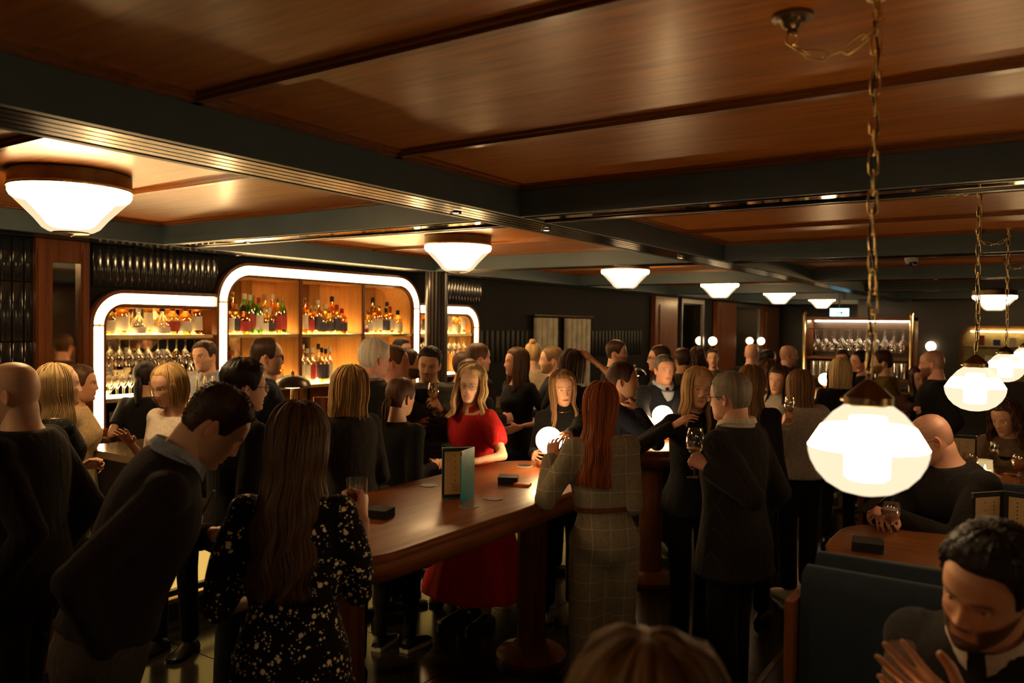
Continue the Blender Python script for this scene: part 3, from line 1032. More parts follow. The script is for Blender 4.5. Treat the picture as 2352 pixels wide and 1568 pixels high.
MB().ball((0, 0, 0), 0.095, 20, 14).build('globe', glow('sconce_globe', (1, 0.75, 0.42), 9.0), t, 180)
MB().tube([(0, 0.15, -0.1), (0, 0.05, -0.1), (0, 0, -0.09)], 0.012, 8).build('bracket', BRASS, t)


def on_y(px, py, y):
    r = ray(px, py)
    return Vector((0, 0, CAM_H)) + r * (y / r.y)


# arched pass window with lit shelves
a0, a1 = on_y(2205, 748, 18.58), on_y(2420, 748, 18.58)
w = a1.x - a0.x
ps = thing('pass_window', 'arched lit serving hatch with shelves in the dark far wall', 'serving hatch', (a0.x, 18.58, 0))
zt = a0.z
outl = [(0, 0.95)] + [(0.25 - 0.25 * math.cos(q), zt - 0.25 + 0.25 * math.sin(q)) for q in np.linspace(0, math.pi / 2, 8)] + \
       [(w - 0.25 + 0.25 * math.sin(q), zt - 0.25 + 0.25 * math.cos(q)) for q in np.linspace(0, math.pi / 2, 8)] + [(w, 0.95)]
inn = [((x - w / 2) * 0.94 + w / 2, 0.95 + (z - 0.95) * 0.955) for x, z in outl]
MB().loft([[(x, -0.06, z) for x, z in outl], [(x, -0.06, z) for x, z in inn], [(x, 0.0, z) for x, z in inn]], caps=False).build('arch_frame', MAHOG_V, ps)
MB().add([(x, -0.01, z) for x, z in inn] + [(x, 0.0, z) for x, z in inn], [tuple(range(len(inn))), tuple(reversed(range(len(inn), 2 * len(inn))))]).build(
    'tiled_back', plain('ochre_tile', (0.30, 0.22, 0.075), 0.35, 0, 0.25, 9), ps, 0)
for zz in (1.25, 1.62):
    MB().box(0.1, w - 0.1, -0.22, -0.01, zz, zz + 0.03).build('shelf', plain('steel_shelf', (0.35, 0.27, 0.15), 0.35, 0.6), ps)
for q in range(9):
    xx = 0.25 + q * (w - 0.5) / 8
    zz = (1.28, 1.65)[q % 2]
    MB().box(xx - 0.06, xx + 0.06, -0.18, -0.06, zz, zz + (0.12, 0.2, 0.16)[q % 3]).build(
        'stored_box', [plain('blue_box', (0.03, 0.06, 0.25), 0.6), plain('red_box', (0.25, 0.05, 0.02), 0.6), LBL][q % 3], ps)
MB().box(0.2, w - 0.2, -0.12, -0.08, zt - 0.12, zt - 0.10).build('strip_light', glow('hatch_strip', (1, 0.75, 0.35), 12.0), ps, 0)

# exit sign
es = on_y(1928, 717, 16.4)
t = thing('exit_sign', 'lit pale blue exit sign hanging near the far dome light', 'exit sign', es)
MB().box(-0.17, 0.17, -0.02, 0.02, -0.075, 0.075).build('sign_box', glow('exit_panel', (0.45, 0.88, 1.0), 2.4), t, 0)
MB().box(-0.18, 0.18, -0.025, 0.025, 0.075, 0.085).box(-0.012, 0.012, -0.01, 0.01, 0.085, 2.68 - es.z).build('hanger', BLACKPL, t)
MB().add([(-0.05, -0.0215, 0.0), (0.03, -0.0215, 0.0), (0.03, -0.0215, 0.025), (0.07, -0.0215, -0.01), (0.03, -0.0215, -0.045), (0.03, -0.0215, -0.02), (-0.05, -0.0215, -0.02)],
         [(0, 1, 2, 3, 4, 5, 6)]).build('arrow', plain('exit_green', (0.0, 0.25, 0.2), 0.5), t, 0)
# ceiling camera
p = on_y(2118, 600, 7.6)
t = thing('ceiling_sensor', 'small dark dome camera fixed under the ceiling beam', 'camera', (p.x, 6.95, ZB - 0.012))
MB().lathe([(0.05, 0), (0.05, -0.03), (0.044, -0.034)], 20).build('base', plain('grey_plastic', (0.25, 0.25, 0.25), 0.5), t)
MB().ball((0, 0, -0.036), (0.04, 0.04, 0.036), 16, 10).build('dome', BLACK_GLOSS, t, 180)

# ---- glass rack (bar station) at the back
gl_, gr_ = at(1845, 740, 11.6), at(2100, 740, 11.6)
yg = 12.4
gl_, gr_ = on_y(1845, 745, yg), on_y(2100, 745, yg)
gt = thing('glass_rack', 'wooden glass rack of stemware and tumblers at the back of the room', 'glass rack', (gl_.x, yg, 0))
gw = gr_.x - gl_.x
gz = 2.12
for xx in (0, gw - 0.06):
    MB().prism(rrect(xx, xx + 0.06, -0.02, 0.4, 0.012, 2), 0, gz).build('post', MAHOG_V, gt)
    MB().tube([(xx + 0.03, -0.06, 1.0), (xx + 0.03, -0.06, gz + 0.02), (xx + 0.03, 0.02, gz + 0.06)], 0.02, 8).build('brass_rail', BRASS, gt)
MB().box(0, gw, 0.38, 0.42, 0, gz).build('back_board', plain('dark_rack_board', (0.03, 0.018, 0.012), 0.4), gt)
MB().box(0, gw, -0.02, 0.4, gz - 0.05, gz).build('top_board', MAHOG_V, gt)
MB().box(0.06, gw - 0.06, 0.0, 0.38, 1.50, 1.53).build('shelf', MAHOG_V, gt)
MB().box(0.06, gw - 0.06, 0.0, 0.38, 1.20, 1.23).build('shelf', MAHOG_V, gt)
MB().box(-0.05, gw + 0.05, -0.08, 0.42, 0.0, 1.04).build('station_front', plain('station_grey', (0.14, 0.12, 0.11), 0.45), gt)
MB().box(-0.1, gw + 0.1, -0.14, 0.42, 1.04, 1.08).build('worktop', BRASS_D, gt)
MB().box(0.1, gw - 0.1, 0.30, 0.33, gz - 0.065, gz - 0.05).build('strip_light', glow('rack_strip', (1, 0.78, 0.5), 40.0), gt, 0)
for xx in (0.1, 0.22):
    MB().tube([(0.06, xx, gz - 0.18), (gw - 0.06, xx, gz - 0.18)], 0.005, 6).build('hanging_rail', BRASS, gt)
hang_glasses(gl_.x + 0.1, gr_.x - 0.1, 11, 2, gz - 0.18, 'big wine glass hanging in the back rack', 'wine glasses hanging in the back rack', xs=(yg + 0.1, yg + 0.24), xaxis=True, sc_=1.55)
for rI in range(2):
    for i in range(14):
        o = link('tumbler', tumb_me, None, (gl_.x + 0.14 + i * (gw - 0.28) / 13, yg + 0.07 + 0.13 * rI, 1.23))
        o.scale = (1.5, 1.5, 2.0)
        tag(o, 'tall tumbler on the back rack shelf, %s row, %s from the left' % (['front', 'back'][rI], _ORD[i]), 'tumbler', 'tumblers on the back rack')

# ================================================================== STANDING TABLES
def high_table(x0, x1, y0, y1, label, legs):
    t = thing('standing_table', label, 'high table', ((x0 + x1) / 2, (y0 + y1) / 2, 0), 0, 'long mahogany standing tables')
    w, l = (x1 - x0) / 2, (y1 - y0) / 2

    def ring(ins, n=10):
        return rrect(-w + ins, w - ins, -l + ins, l - ins, w * 0.80 - ins, n)
    prof = [(0.055, ZT - 0.125), (0.03, ZT - 0.115), (0.012, ZT - 0.085), (0.008, ZT - 0.055), (0.016, ZT - 0.042), (0.016, ZT - 0.036), (0.002, ZT - 0.030), (0.0, ZT - 0.016), (0.006, ZT - 0.004), (0.018, ZT)]
    MB().loft([[(p[0], p[1], z) for p in ring(i)] for i, z in prof]).build('table_top', TABLE_W, t, 50)
    for yl in legs:
        n = 20
        lg = MB().lathe([(0.088, 0.09), (0.085, 0.12), (0.085, ZT - 0.13)], 40, c=(0, yl - (y0 + y1) / 2, 0), flute=0.02)
        lg.build('pillar_leg', MAHOG_V, t, 30)
        MB().lathe([(0.20, 0.0), (0.205, 0.03), (0.19, 0.05), (0.12, 0.07), (0.10, 0.09)], 36, c=(0, yl - (y0 + y1) / 2, 0)).build('foot_disc', MAHOG_V, t, 40)
    return t


high_table(-2.90, -2.03, 1.95, 4.36, 'long mahogany standing table with rounded ends in the foreground', (2.42, 3.92))
high_table(-2.90, -2.06, 5.10, 6.18, 'second mahogany standing table, behind the plaid jumpsuit', (5.64,))
high_table(-2.95, -2.1, 10.2, 12.0, 'third standing table far back with a small globe lamp', (10.7, 11.6))


def menu(p, rz, openang, label, cover, h=0.258, w=0.15, thick=0.005, group='folded menus standing on tables'):
    """open menu folder standing on its lower edge; the pages inside are printed"""
    t = thing('menu_folder', label, 'menu', p, rz, group)
    for s in (-1, 1):
        m = Matrix.Rotation(s * openang / 2, 4, 'Z')
        MB().box(0, w, -thick / 2, thick / 2, 0, h, 0, m).build('cover', cover, t, 0)
        yy = -s * (thick / 2)
        MB().box(0.004, w - 0.003, yy - 0.0012, yy + 0.0012, 0.006, h - 0.004, 0, m).build('lining', BLACKPL, t, 0)
        pg = MB().box(0.022, w - 0.012, yy - s * 0.0022 - 0.0008, yy - s * 0.0022 + 0.0008, 0.022, h - 0.02, 0, m).build('page', CREAM, t, 0)
        ink = plain('sepia_ink', (0.13, 0.085, 0.03), 0.7)
        yo = yy - s * 0.0034
        tx = MB()
        for q in range(9):      # spaced vertical title and small print
            z = h - 0.045 - q * 0.0155
            tx.box(0.050, 0.054, yo - 0.0002, yo + 0.0002, z, z + 0.007, 0, m)
            if q % 2 == 0:
                tx.box(0.095, 0.099, yo - 0.0002, yo + 0.0002, z, z + 0.007, 0, m)
        for q in range(5):
            z = 0.040 + q * 0.0075
            tx.box(0.045, 0.115 - 0.01 * (q % 2), yo - 0.0002, yo + 0.0002, z, z + 0.0018, 0, m)
        tx.build('printed_text', ink, pg, 0)
        for z0 in (0, h - 0.022):
            MB().box(w - 0.0035, w + 0.0015, -thick / 2 - 0.001, thick / 2 + 0.001, z0 - 0.0004, z0 + 0.0224, 0, m).build('corner_clip', GOLD, t, 0)
    return t


c = on_z(1086, 1146, ZT)
to_cam = math.atan2(-c.y, -c.x)
spine = on_z(1088, 1142, ZT)
e1 = on_z(1012, 1146, ZT)
e2 = on_z(1051, 1161, ZT)
d1, d2 = (e1 - spine), (e2 - spine)
a1_, a2_ = math.atan2(d1.y, d1.x), math.atan2(d2.y, d2.x)
dd = (a2_ - a1_ + math.pi) % (2 * math.pi) - math.pi
menu((spine.x, spine.y, ZT + 0.0005), a1_ + dd / 2, abs(dd), 'teal covered menu standing open on the near standing table', TEAL, 0.255, max(d1.length * 0.97, 0.15))


def coaster(px, py, z, label):
    p = on_z(px, py, z)
    t = thing('coaster', label, 'coaster', (p.x, p.y, z), 0, 'round black coasters on the standing table')
    MB().lathe([(0.046, 0.0005), (0.047, 0.001), (0.047, 0.0028), (0.0455, 0.003)], 28).build('board', plain('coaster_white', (0.6, 0.55, 0.48), 0.7), t)
    MB().lathe([(0.0445, 0.003), (0.0445, 0.0038)], 28).build('printed_face', plain('coaster_black', (0.02, 0.02, 0.03), 0.35), t)


coaster(984, 1115, ZT, 'black coaster left of the teal menu')
coaster(1078, 1163, ZT, 'black coaster nearest the table edge, at the foot of the teal menu')
coaster(1133, 1145, ZT, 'black coaster right of the teal menu')
coaster(1205, 1070, ZT, 'black coaster at the far end of the standing table')


def napkins(px, py, z, s, rz, label, h=0.038):
    p = on_z(px, py, z)
    t = thing('napkin_stack', label, 'napkins', (p.x, p.y, z + 0.0005), rz, 'stacks of black paper napkins')
    n = 6
    for q in range(n):
        j = random.uniform(-0.0015, 0.0015)
        MB().prism(rrect(-s / 2 + j, s / 2 + j, -s / 2 - j, s / 2 - j, 0.012, 3), q * h / n, (q + 0.86) * h / n).build('napkin', plain('black_napkin', (0.022, 0.021, 0.021), 0.8, 0, 0.2, 30), t, 30)


napkins(873, 1186, ZT, 0.105, 0.25, 'stack of black napkins near the rounded end, beside the floral dress')
napkins(1168, 1108, ZT, 0.11, 0.5, 'stack of black napkins beside the small orange box')
p = on_z(1200, 1115, ZT)
t = thing('card_box', 'small flat orange box lying beside the black napkins', 'box', (p.x, p.y, ZT + 0.0005), 0.35)
MB().box(-0.044, 0.044, -0.028, 0.028, 0, 0.013).build('box', plain('orange_card', (0.75, 0.22, 0.04), 0.5), t, 0)
MB().box(-0.015, 0.02, -0.01, 0.008, 0.0131, 0.0136).build('print', plain('brown_print', (0.12, 0.03, 0.01), 0.5), t, 0)


def small_cup(px, py, z, label):
    p = on_z(px, py, z)
    t = thing('copper_dish', label, 'dish', (p.x, p.y, z))
    MB().lathe([(0.03, 0), (0.042, 0.02), (0.044, 0.028), (0.040, 0.028), (0.036, 0.012), (0.0, 0.008)], 24, caps=False).build('dish', plain('copper', (0.45, 0.18, 0.09), 0.3, 0.9), t)


small_cup(1246, 1072, ZT, 'small copper dish at the foot of the near globe lamp')

# liquids
DRINK_PINK = plain('pink_cocktail', (0.75, 0.30, 0.14), 0.25, 0, 0.1, 8, 0, 0.4)
DRINK_WINE = plain('white_wine', (0.80, 0.55, 0.16), 0.12, 0, 0.1, 8, 0, 0.5)
DRINK_RED = plain('red_drink', (0.30, 0.03, 0.015), 0.12, 0, 0.1, 8, 0, 0.5)


def goblet(p, label, liquid=DRINK_PINK, s=1.0):
    t = thing('cocktail_goblet', label, 'cocktail', p)
    t.scale = (s, s, s)
    link('goblet', gob_me, t)
    MB().lathe([(0.010, 0.0525), (0.038, 0.080), (0.0455, 0.104), (0.0445, 0.118)], 18).build('drink', liquid, t, 60)
    return t


def wineglass(p, label, liquid=DRINK_WINE, s=1.0, fill=0.14):
    t = thing('wine_glass', label, 'wine glass', p)
    t.scale = (s, s, s)
    link('glass', wine_me, t)
    if liquid:
        MB().lathe([(0.008, 0.1005), (0.030, 0.127), (0.0365, fill)], 16).build('wine', liquid, t, 60)
    return t


# ---- brass beer taps on the bar
p0 = on_x(430, 912, -4.75)
p1 = on_x(503, 905, -4.75)
t = thing('brass_tap_rail', 'brass tap rail bent over the bar counter', 'bar tap', (-4.75, p0.y, 1.12))
L = p1.y - p0.y
hh = p0.z - 1.12
for s in (0, 0.035):
    MB().tube([(s, 0, 0), (s, 0, hh - 0.06), (s, 0.02, hh - 0.015), (s, 0.07, hh), (s, L - 0.06, hh), (s, L - 0.01, hh - 0.015), (s, L, hh - 0.06), (s, L, 0)], 0.011, 10).build('rail', GOLD, t, 80)
for q in range(3):
    y = L * (0.25 + 0.25 * q)
    MB().tube([(0.017, y, hh), (0.06, y, hh), (0.07, y, hh - 0.07)], 0.009, 8).build('spout', GOLD, t, 80)
    MB().lathe([(0.010, hh), (0.013, hh + 0.03), (0.008, hh + 0.13), (0.005, hh + 0.135)], 10, c=(0.017, y, 0)).build('handle', BRASS, t, 60)

# ================================================================== BOOTHS (on the low platform)
ZPL = 0.2
TBZ = 1.04


def bench(y_back, facing, x0, x1, label, ztop=1.10, mat=None):
    """upholstered bench; facing = -1 towards the camera, +1 away"""
    mat = mat or VELVET
    t = thing('booth_bench', label, 'bench', (x0, y_back, ZPL), 0, 'navy velvet booth benches')
    w = x1 - x0
    f = facing
    h = ztop - ZPL
    n = max(1, int(w / 0.42))
    for q in range(n):
        a, b = 0.03 + q * (w - 0.03) / n, 0.03 + (q + 1) * (w - 0.03) / n
        ys = sorted((0.0 * f, 0.11 * f))
        rings = []
        pr = [(0.0, 0.30, 0.11), (0.0, h - 0.05, 0.095), (0.006, h - 0.015, 0.085), (0.02, h, 0.06)]
        rr = []
        for (ins, z, th) in pr:
            rr.append([(a + 0.004 + ins * 0.2, 0.002 + ins, z), (b - 0.004, 0.002 + ins, z), (b - 0.004, (th - 0.006), z), ((a + b) / 2, th + 0.008, z), (a + 0.004 + ins * 0.2, (th - 0.006), z)])
        rr = [[(p[0], p[1] * f, p[2]) for p in r] for r in rr]
        MB().loft(rr).build('back_cushion', mat, t, 50)
    ys = sorted((0.10 * f, 0.55 * f))
    MB().prism(rrect(0.02, w, ys[0], ys[1], 0.05), 0.30, 0.46, 0, 0.02).build('seat_cushion', mat, t, 50)
    MB().box(0.02, w, ys[0], ys[1] - 0.0, 0.0, 0.30).build('seat_base', BLACK_GLOSS, t)
    ys = sorted((-0.004 * f, 0.13 * f))
    MB().box(0.0, 0.026, ys[0], ys[1], 0, h - 0.09).build('end_panel', MAHOG_V, t)
    return t


b1 = on_z(1826, 1306, 1.25)
YB1 = b1.y
bench(YB1 + 0.10, -1, b1.x - 0.02, 1.9, 'navy velvet booth bench behind the bearded man', 1.25)
b2 = on_z(1852, 1278, 1.27)
bench(YB1 + 0.115, 1, b2.x - 0.02, 1.9, 'navy velvet bench back to back with the bearded man\'s bench', 1.27)
b3 = on_z(2215, 1105, 1.20)
YB3 = b3.y
bench(YB3 + 0.1, -1, -0.80, 1.9, 'navy velvet bench behind the man with the phone', 1.20)
bench(YB3 + 0.115, 1, -0.80, 1.9, 'navy velvet bench facing the curly haired woman', 1.12)
LEATH = plain('black_leather', (0.012, 0.011, 0.011), 0.35, 0, 0.3, 8, 0.1)
bench(YB3 + 2.3, -1, -1.05, 1.9, 'black leather bench behind the curly haired woman', 1.12, LEATH)


def booth_table(x0, x1, y0, y1, label):
    t = thing('booth_table', label, 'table', (x0, (y0 + y1) / 2, 0), 0, 'mahogany booth tables')
    w, l = x1 - x0, (y1 - y0) / 2
    prof = [(0.03, TBZ - 0.045), (0.005, TBZ - 0.035), (0.0, TBZ - 0.012), (0.006, TBZ - 0.003), (0.016, TBZ)]

    def ring(i):
        r = l * 0.75
        return arc(r, -l + r, r - i, 180, 270, 10) + [(w, -l + i)] + [(w, l - i)] + arc(r, l - r, r - i, 90, 180, 10)
    MB().loft([[(p[0], p[1], z) for p in ring(i)] for i, z in prof]).build('table_top', TABLE_WX, t, 50)
    MB().lathe([(0.05, ZPL + 0.03), (0.05, TBZ - 0.045)], 20, c=(0.5, 0, 0)).build('pedestal', BRASS_D, t)
    MB().lathe([(0.22, ZPL), (0.22, ZPL + 0.015), (0.06, ZPL + 0.03)], 28, c=(0.5, 0, 0)).build('base_plate', BRASS_D, t)


te = on_z(1895, 1243, TBZ)
tf = on_z(2010, 1194, TBZ)
booth_table(te.x, 1.9, tf.y - 0.82, tf.y, 'mahogany booth table with the black napkins and phone man')
tf1 = on_z(1740, 1556, TBZ)
booth_table(-0.62, 1.9, 1.12, 1.72, 'mahogany booth table in front of the bearded man')
tg = on_z(2228, 1092, TBZ)
booth_table(-0.72, 1.9, tg.y - 0.35, tg.y + 0.45, 'mahogany booth table in front of the curly haired woman')
napkins(1993, 1262, TBZ, 0.12, 0.15, 'stack of black napkins on the booth table', 0.04)
gp = on_z(2046, 1224, TBZ)
goblet((gp.x, gp.y, TBZ), 'pale cocktail in a stemmed goblet before the man with the phone', plain('pale_cocktail', (0.5, 0.28, 0.18), 0.2, 0, 0.1, 8, 0, 0.4), 0.92)
gp = on_z(2227, 1092, TBZ)
goblet((gp.x, gp.y, TBZ), 'pink cocktail in a stemmed goblet left of the table candle')
gp = on_z(2340, 1098, TBZ)
goblet((gp.x, gp.y, TBZ), 'pink cocktail at the right picture edge before the curly haired woman')
gp = on_z(2282, 1078, TBZ)
wineglass((gp.x, gp.y, TBZ), 'empty wine glass just behind the table candle', None, 0.85)


def candle(p, label, s=1.0):
    t = thing('candle_jar', label, 'candle', p, 0, 'candle jars on booth tables')
    t.scale = (s, s, s)
    MB().lathe([(0.046, 0.0), (0.048, 0.006), (0.041, 0.09), (0.043, 0.10), (0.041, 0.10), (0.038, 0.09), (0.043, 0.010), (0.0, 0.008)], 40, caps=False, flute=0.012).build(
        'ribbed_jar', glow('candle_jar_glass', (1.0, 0.66, 0.26), 0.55, 0.6), t, 40)
    MB().lathe([(0.036, 0.009), (0.037, 0.035), (0.0, 0.036)], 20).build('wax', plain('candle_wax', (0.9, 0.7, 0.4), 0.5), t)
    MB().lathe([(0.001, 0.036), (0.006, 0.045), (0.005, 0.055), (0.0005, 0.07)], 10).build('flame', glow('candle_flame', (1.0, 0.62, 0.2), 450.0), t, 80)


cp = on_z(2262, 1092, TBZ)
candle((cp.x, cp.y, TBZ), 'lit ribbed candle jar between the cocktails before the curly haired woman')
cp = on_z(2240, 1262, TBZ)
candle((cp.x, cp.y, TBZ), 'lit ribbed candle jar behind the bearded man\'s head', 0.95)
candle((-0.16, 1.52, TBZ), 'lit ribbed candle jar on the bearded man\'s table, below the picture edge', 1.1)  # candle added out of view to throw warm light on the bearded man's face
mp = on_z(2300, 1275, TBZ)
menu((mp.x, mp.y, TBZ + 0.0005), math.atan2(-mp.y, -mp.x) + 0.35, 2.1, 'open menu with cream pages and black cover at the right edge', BLACKPL, 0.262, 0.16)
mp = on_z(2180, 1088, TBZ)
menu((mp.x, mp.y, TBZ + 0.0005), math.atan2(-mp.y, -mp.x) + 0.9, 1.6, 'dark green menu standing behind the man with the phone', plain('dark_green_leather', (0.01, 0.09, 0.075), 0.5), 0.25, 0.15)

# ================================================================== PEOPLE: LIBRARY
V3 = Vector


def skin_mat(name, col):
    if name in MATS:
        return MATS[name]
    m, nt, b = _nt(name)
    at_ = nd(nt, 'ShaderNodeAttribute', attribute_name='tint')
    n = noise_tex(nt, coords(nt), 22.0, 3)
    base = ramp(nt, n.outputs['Fac'], [(0.3, tuple(c * 0.92 for c in col)), (0.7, tuple(min(1, c * 1.06) for c in col))])
    mx = nd(nt, 'ShaderNodeMix', data_type='RGBA', blend_type='MULTIPLY')
    mx.inputs[0].default_value = 1.0
    nt.links.new(base, mx.inputs[6])
    nt.links.new(at_.outputs['Color'], mx.inputs[7])
    nt.links.new(mx.outputs[2], b.inputs['Base Color'])
    b.inputs['Roughness'].default_value = 0.46
    b.inputs['Subsurface Weight'].default_value = 0.0
    b.inputs['Specular IOR Level'].default_value = 0.45
    MATS[name] = m
    return m


SKIN = {'pale': skin_mat('skin_pale', (0.74, 0.47, 0.33)), 'fair': skin_mat('skin_fair', (0.67, 0.39, 0.26)), 'pink': skin_mat('skin_pink', (0.68, 0.36, 0.26)),
        'tan': skin_mat('skin_tan', (0.52, 0.27, 0.16)), 'olive': skin_mat('skin_olive', (0.48, 0.26, 0.15))}


def hair_mat(name, lo, hi):
    if name in MATS:
        return MATS[name]
    m, nt, b = _nt(name)
    at_ = nd(nt, 'ShaderNodeAttribute', attribute_name='strand')
    nt.links.new(ramp(nt, at_.outputs['Fac'], [(0.0, lo), (1.0, hi)]), b.inputs['Base Color'])
    b.inputs['Roughness'].default_value = 0.55
    b.inputs['Specular IOR Level'].default_value = 0.3
    b.inputs['Anisotropic'].default_value = 0.5
    n = noise_tex(nt, coords(nt, (60, 60, 5)), 4.0, 3)
    bump(nt, b, n.outputs['Fac'], 0.35, 0.004)
    MATS[name] = m
    return m


HAIR = {'blond': hair_mat('hair_blond', (0.30, 0.18, 0.065), (0.72, 0.50, 0.23)), 'platinum': hair_mat('hair_platinum', (0.34, 0.22, 0.09), (0.72, 0.54, 0.28)),
        'brown': hair_mat('hair_brown', (0.030, 0.014, 0.007), (0.115, 0.055, 0.022)), 'darkbrown': hair_mat('hair_dark_brown', (0.018, 0.009, 0.006), (0.065, 0.030, 0.015)),
        'black': hair_mat('hair_black', (0.006, 0.005, 0.005), (0.024, 0.017, 0.013)), 'red': hair_mat('hair_red', (0.20, 0.042, 0.007), (0.52, 0.145, 0.026)),
        'grey': hair_mat('hair_grey', (0.09, 0.08, 0.065), (0.38, 0.34, 0.28)), 'white': hair_mat('hair_white', (0.42, 0.38, 0.31), (0.80, 0.75, 0.66)),
        'auburn': hair_mat('hair_auburn', (0.034, 0.016, 0.008), (0.125, 0.058, 0.026)), 'sandy': hair_mat('hair_sandy', (0.10, 0.055, 0.022), (0.28, 0.165, 0.07)),
        'ombre': hair_mat('hair_ombre', (0.10, 0.05, 0.02), (0.40, 0.23, 0.10)), 'salt': hair_mat('hair_salt_pepper', (0.04, 0.035, 0.03), (0.20, 0.175, 0.145))}


def fabric(name, col, kind='plain', col2=None, rough=0.9, sheen=0.03):
    if name in MATS:
        return MATS[name]
    m, nt, b = _nt(name)
    vec = coords(nt)
    n = noise_tex(nt, vec, 60.0, 2)
    base = ramp(nt, n.outputs['Fac'], [(0.3, tuple(c * 0.82 for c in col)), (0.7, tuple(min(1, c * 1.12) for c in col))])
    b.inputs['Roughness'].default_value = rough
    b.inputs['Specular IOR Level'].default_value = 0.15
    b.inputs['Sheen Weight'].default_value = sheen

    def mixc(fac, c):
        mx = nd(nt, 'ShaderNodeMix', data_type='RGBA')
        nt.links.new(fac, mx.inputs[0])
        nt.links.new(base, mx.inputs[6])
        mx.inputs[7].default_value = (*c, 1)
        return mx.outputs[2]
    if kind == 'floral':
        # clusters of small pale blossoms: several sizes of voronoi petals
        for (s, th, seed) in ((34.0, 0.27, 0.0), (58.0, 0.25, 3.1), (90.0, 0.24, 7.7)):
            mp = nd(nt, 'ShaderNodeMapping')
            mp.inputs['Location'].default_value = (seed, seed * 1.7, seed * 0.6)
            nt.links.new(vec, mp.inputs['Vector'])
            vo = nd(nt, 'ShaderNodeTexVoronoi')
            vo.inputs['Scale'].default_value = s
            nt.links.new(mp.outputs[0], vo.inputs['Vector'])
            msk = nd(nt, 'ShaderNodeMath', operation='LESS_THAN')
            msk.inputs[1].default_value = th
            nt.links.new(vo.outputs['Distance'], msk.inputs[0])
            sel = nd(nt, 'ShaderNodeSeparateColor')
            nt.links.new(vo.outputs['Color'], sel.inputs[0])
            g = nd(nt, 'ShaderNodeMath', operation='GREATER_THAN')
            g.inputs[1].default_value = 0.30
            nt.links.new(sel.outputs[0], g.inputs[0])
            cl = noise_tex(nt, vec, 20.0, 1)
            g2 = nd(nt, 'ShaderNodeMath', operation='GREATER_THAN')
            g2.inputs[1].default_value = 0.50
            nt.links.new(cl.outputs['Fac'], g2.inputs[0])
            mm = nd(nt, 'ShaderNodeMath', operation='MULTIPLY')
            nt.links.new(msk.outputs[0], mm.inputs[0])
            nt.links.new(g.outputs[0], mm.inputs[1])
            m3 = nd(nt, 'ShaderNodeMath', operation='MULTIPLY')
            nt.links.new(mm.outputs[0], m3.inputs[0])
            nt.links.new(g2.outputs[0], m3.inputs[1])
            base = mixc(m3.outputs[0], col2)
    elif kind == 'dots':
        vo = nd(nt, 'ShaderNodeTexVoronoi')
        vo.inputs['Scale'].default_value = 60.0
        nt.links.new(vec, vo.inputs['Vector'])
        msk = nd(nt, 'ShaderNodeMath', operation='LESS_THAN')
        msk.inputs[1].default_value = 0.22
        nt.links.new(vo.outputs['Distance'], msk.inputs[0])
        base = mixc(msk.outputs[0], col2)
    elif kind in ('plaid', 'pinstripe'):
        sp = nd(nt, 'ShaderNodeSeparateXYZ')
        nt.links.new(vec, sp.inputs[0])
        outs = []
        for ax, per in ((('X', 0.088), ('Z', 0.088)) if kind == 'plaid' else (('X', 0.016),)):
            dv = nd(nt, 'ShaderNodeMath', operation='MULTIPLY')
            dv.inputs[1].default_value = 1.0 / per
            nt.links.new(sp.outputs[ax], dv.inputs[0])
            fr = nd(nt, 'ShaderNodeMath', operation='FRACT')
            nt.links.new(dv.outputs[0], fr.inputs[0])
            lt = nd(nt, 'ShaderNodeMath', operation='LESS_THAN')
            lt.inputs[1].default_value = 0.030 if kind == 'plaid' else 0.12
            nt.links.new(fr.outputs[0], lt.inputs[0])
            outs.append(lt.outputs[0])
        f = outs[0]
        if len(outs) > 1:
            mx = nd(nt, 'ShaderNodeMath', operation='MAXIMUM')
            nt.links.new(outs[0], mx.inputs[0])
            nt.links.new(outs[1], mx.inputs[1])
            f = mx.outputs[0]
        base = mixc(f, col2)
    nt.links.new(base, b.inputs['Base Color'])
    # folds of the cloth
    w = noise_tex(nt, coords(nt, (1, 1, 0.55)), 11.0 if kind != 'knit' else 5.0, 3, 0.5, 1.2)
    h = w.outputs['Fac']
    if kind == 'knit':
        sp = nd(nt, 'ShaderNodeTexWave')
        sp.inputs['Scale'].default_value = 30.0
        sp.inputs['Distortion'].default_value = 3.0
        nt.links.new(vec, sp.inputs['Vector'])
        ad = nd(nt, 'ShaderNodeMath', operation='MULTIPLY_ADD')
        ad.inputs[1].default_value = 0.35
        nt.links.new(sp.outputs['Fac'], ad.inputs[0])
        nt.links.new(h, ad.inputs[2])
        h = ad.outputs[0]
    elif kind == 'rib':
        sp = nd(nt, 'ShaderNodeTexWave', bands_direction='X')
        sp.inputs['Scale'].default_value = 55.0
        nt.links.new(vec, sp.inputs['Vector'])
        ad = nd(nt, 'ShaderNodeMath', operation='MULTIPLY_ADD')
        ad.inputs[1].default_value = 0.08
        nt.links.new(sp.outputs['Fac'], ad.inputs[0])
        nt.links.new(h, ad.inputs[2])
        h = ad.outputs[0]
    elif kind == 'quilt':
        sp = nd(nt, 'ShaderNodeTexWave', bands_direction='Z')
        sp.inputs['Scale'].default_value = 7.0
        nt.links.new(vec, sp.inputs['Vector'])
        ad = nd(nt, 'ShaderNodeMath', operation='MULTIPLY_ADD')
        ad.inputs[1].default_value = 0.7
        nt.links.new(sp.outputs['Fac'], ad.inputs[0])
        nt.links.new(h, ad.inputs[2])
        h = ad.outputs[0]
    bump(nt, b, h, 0.55, 0.022)
    MATS[name] = m
    return m


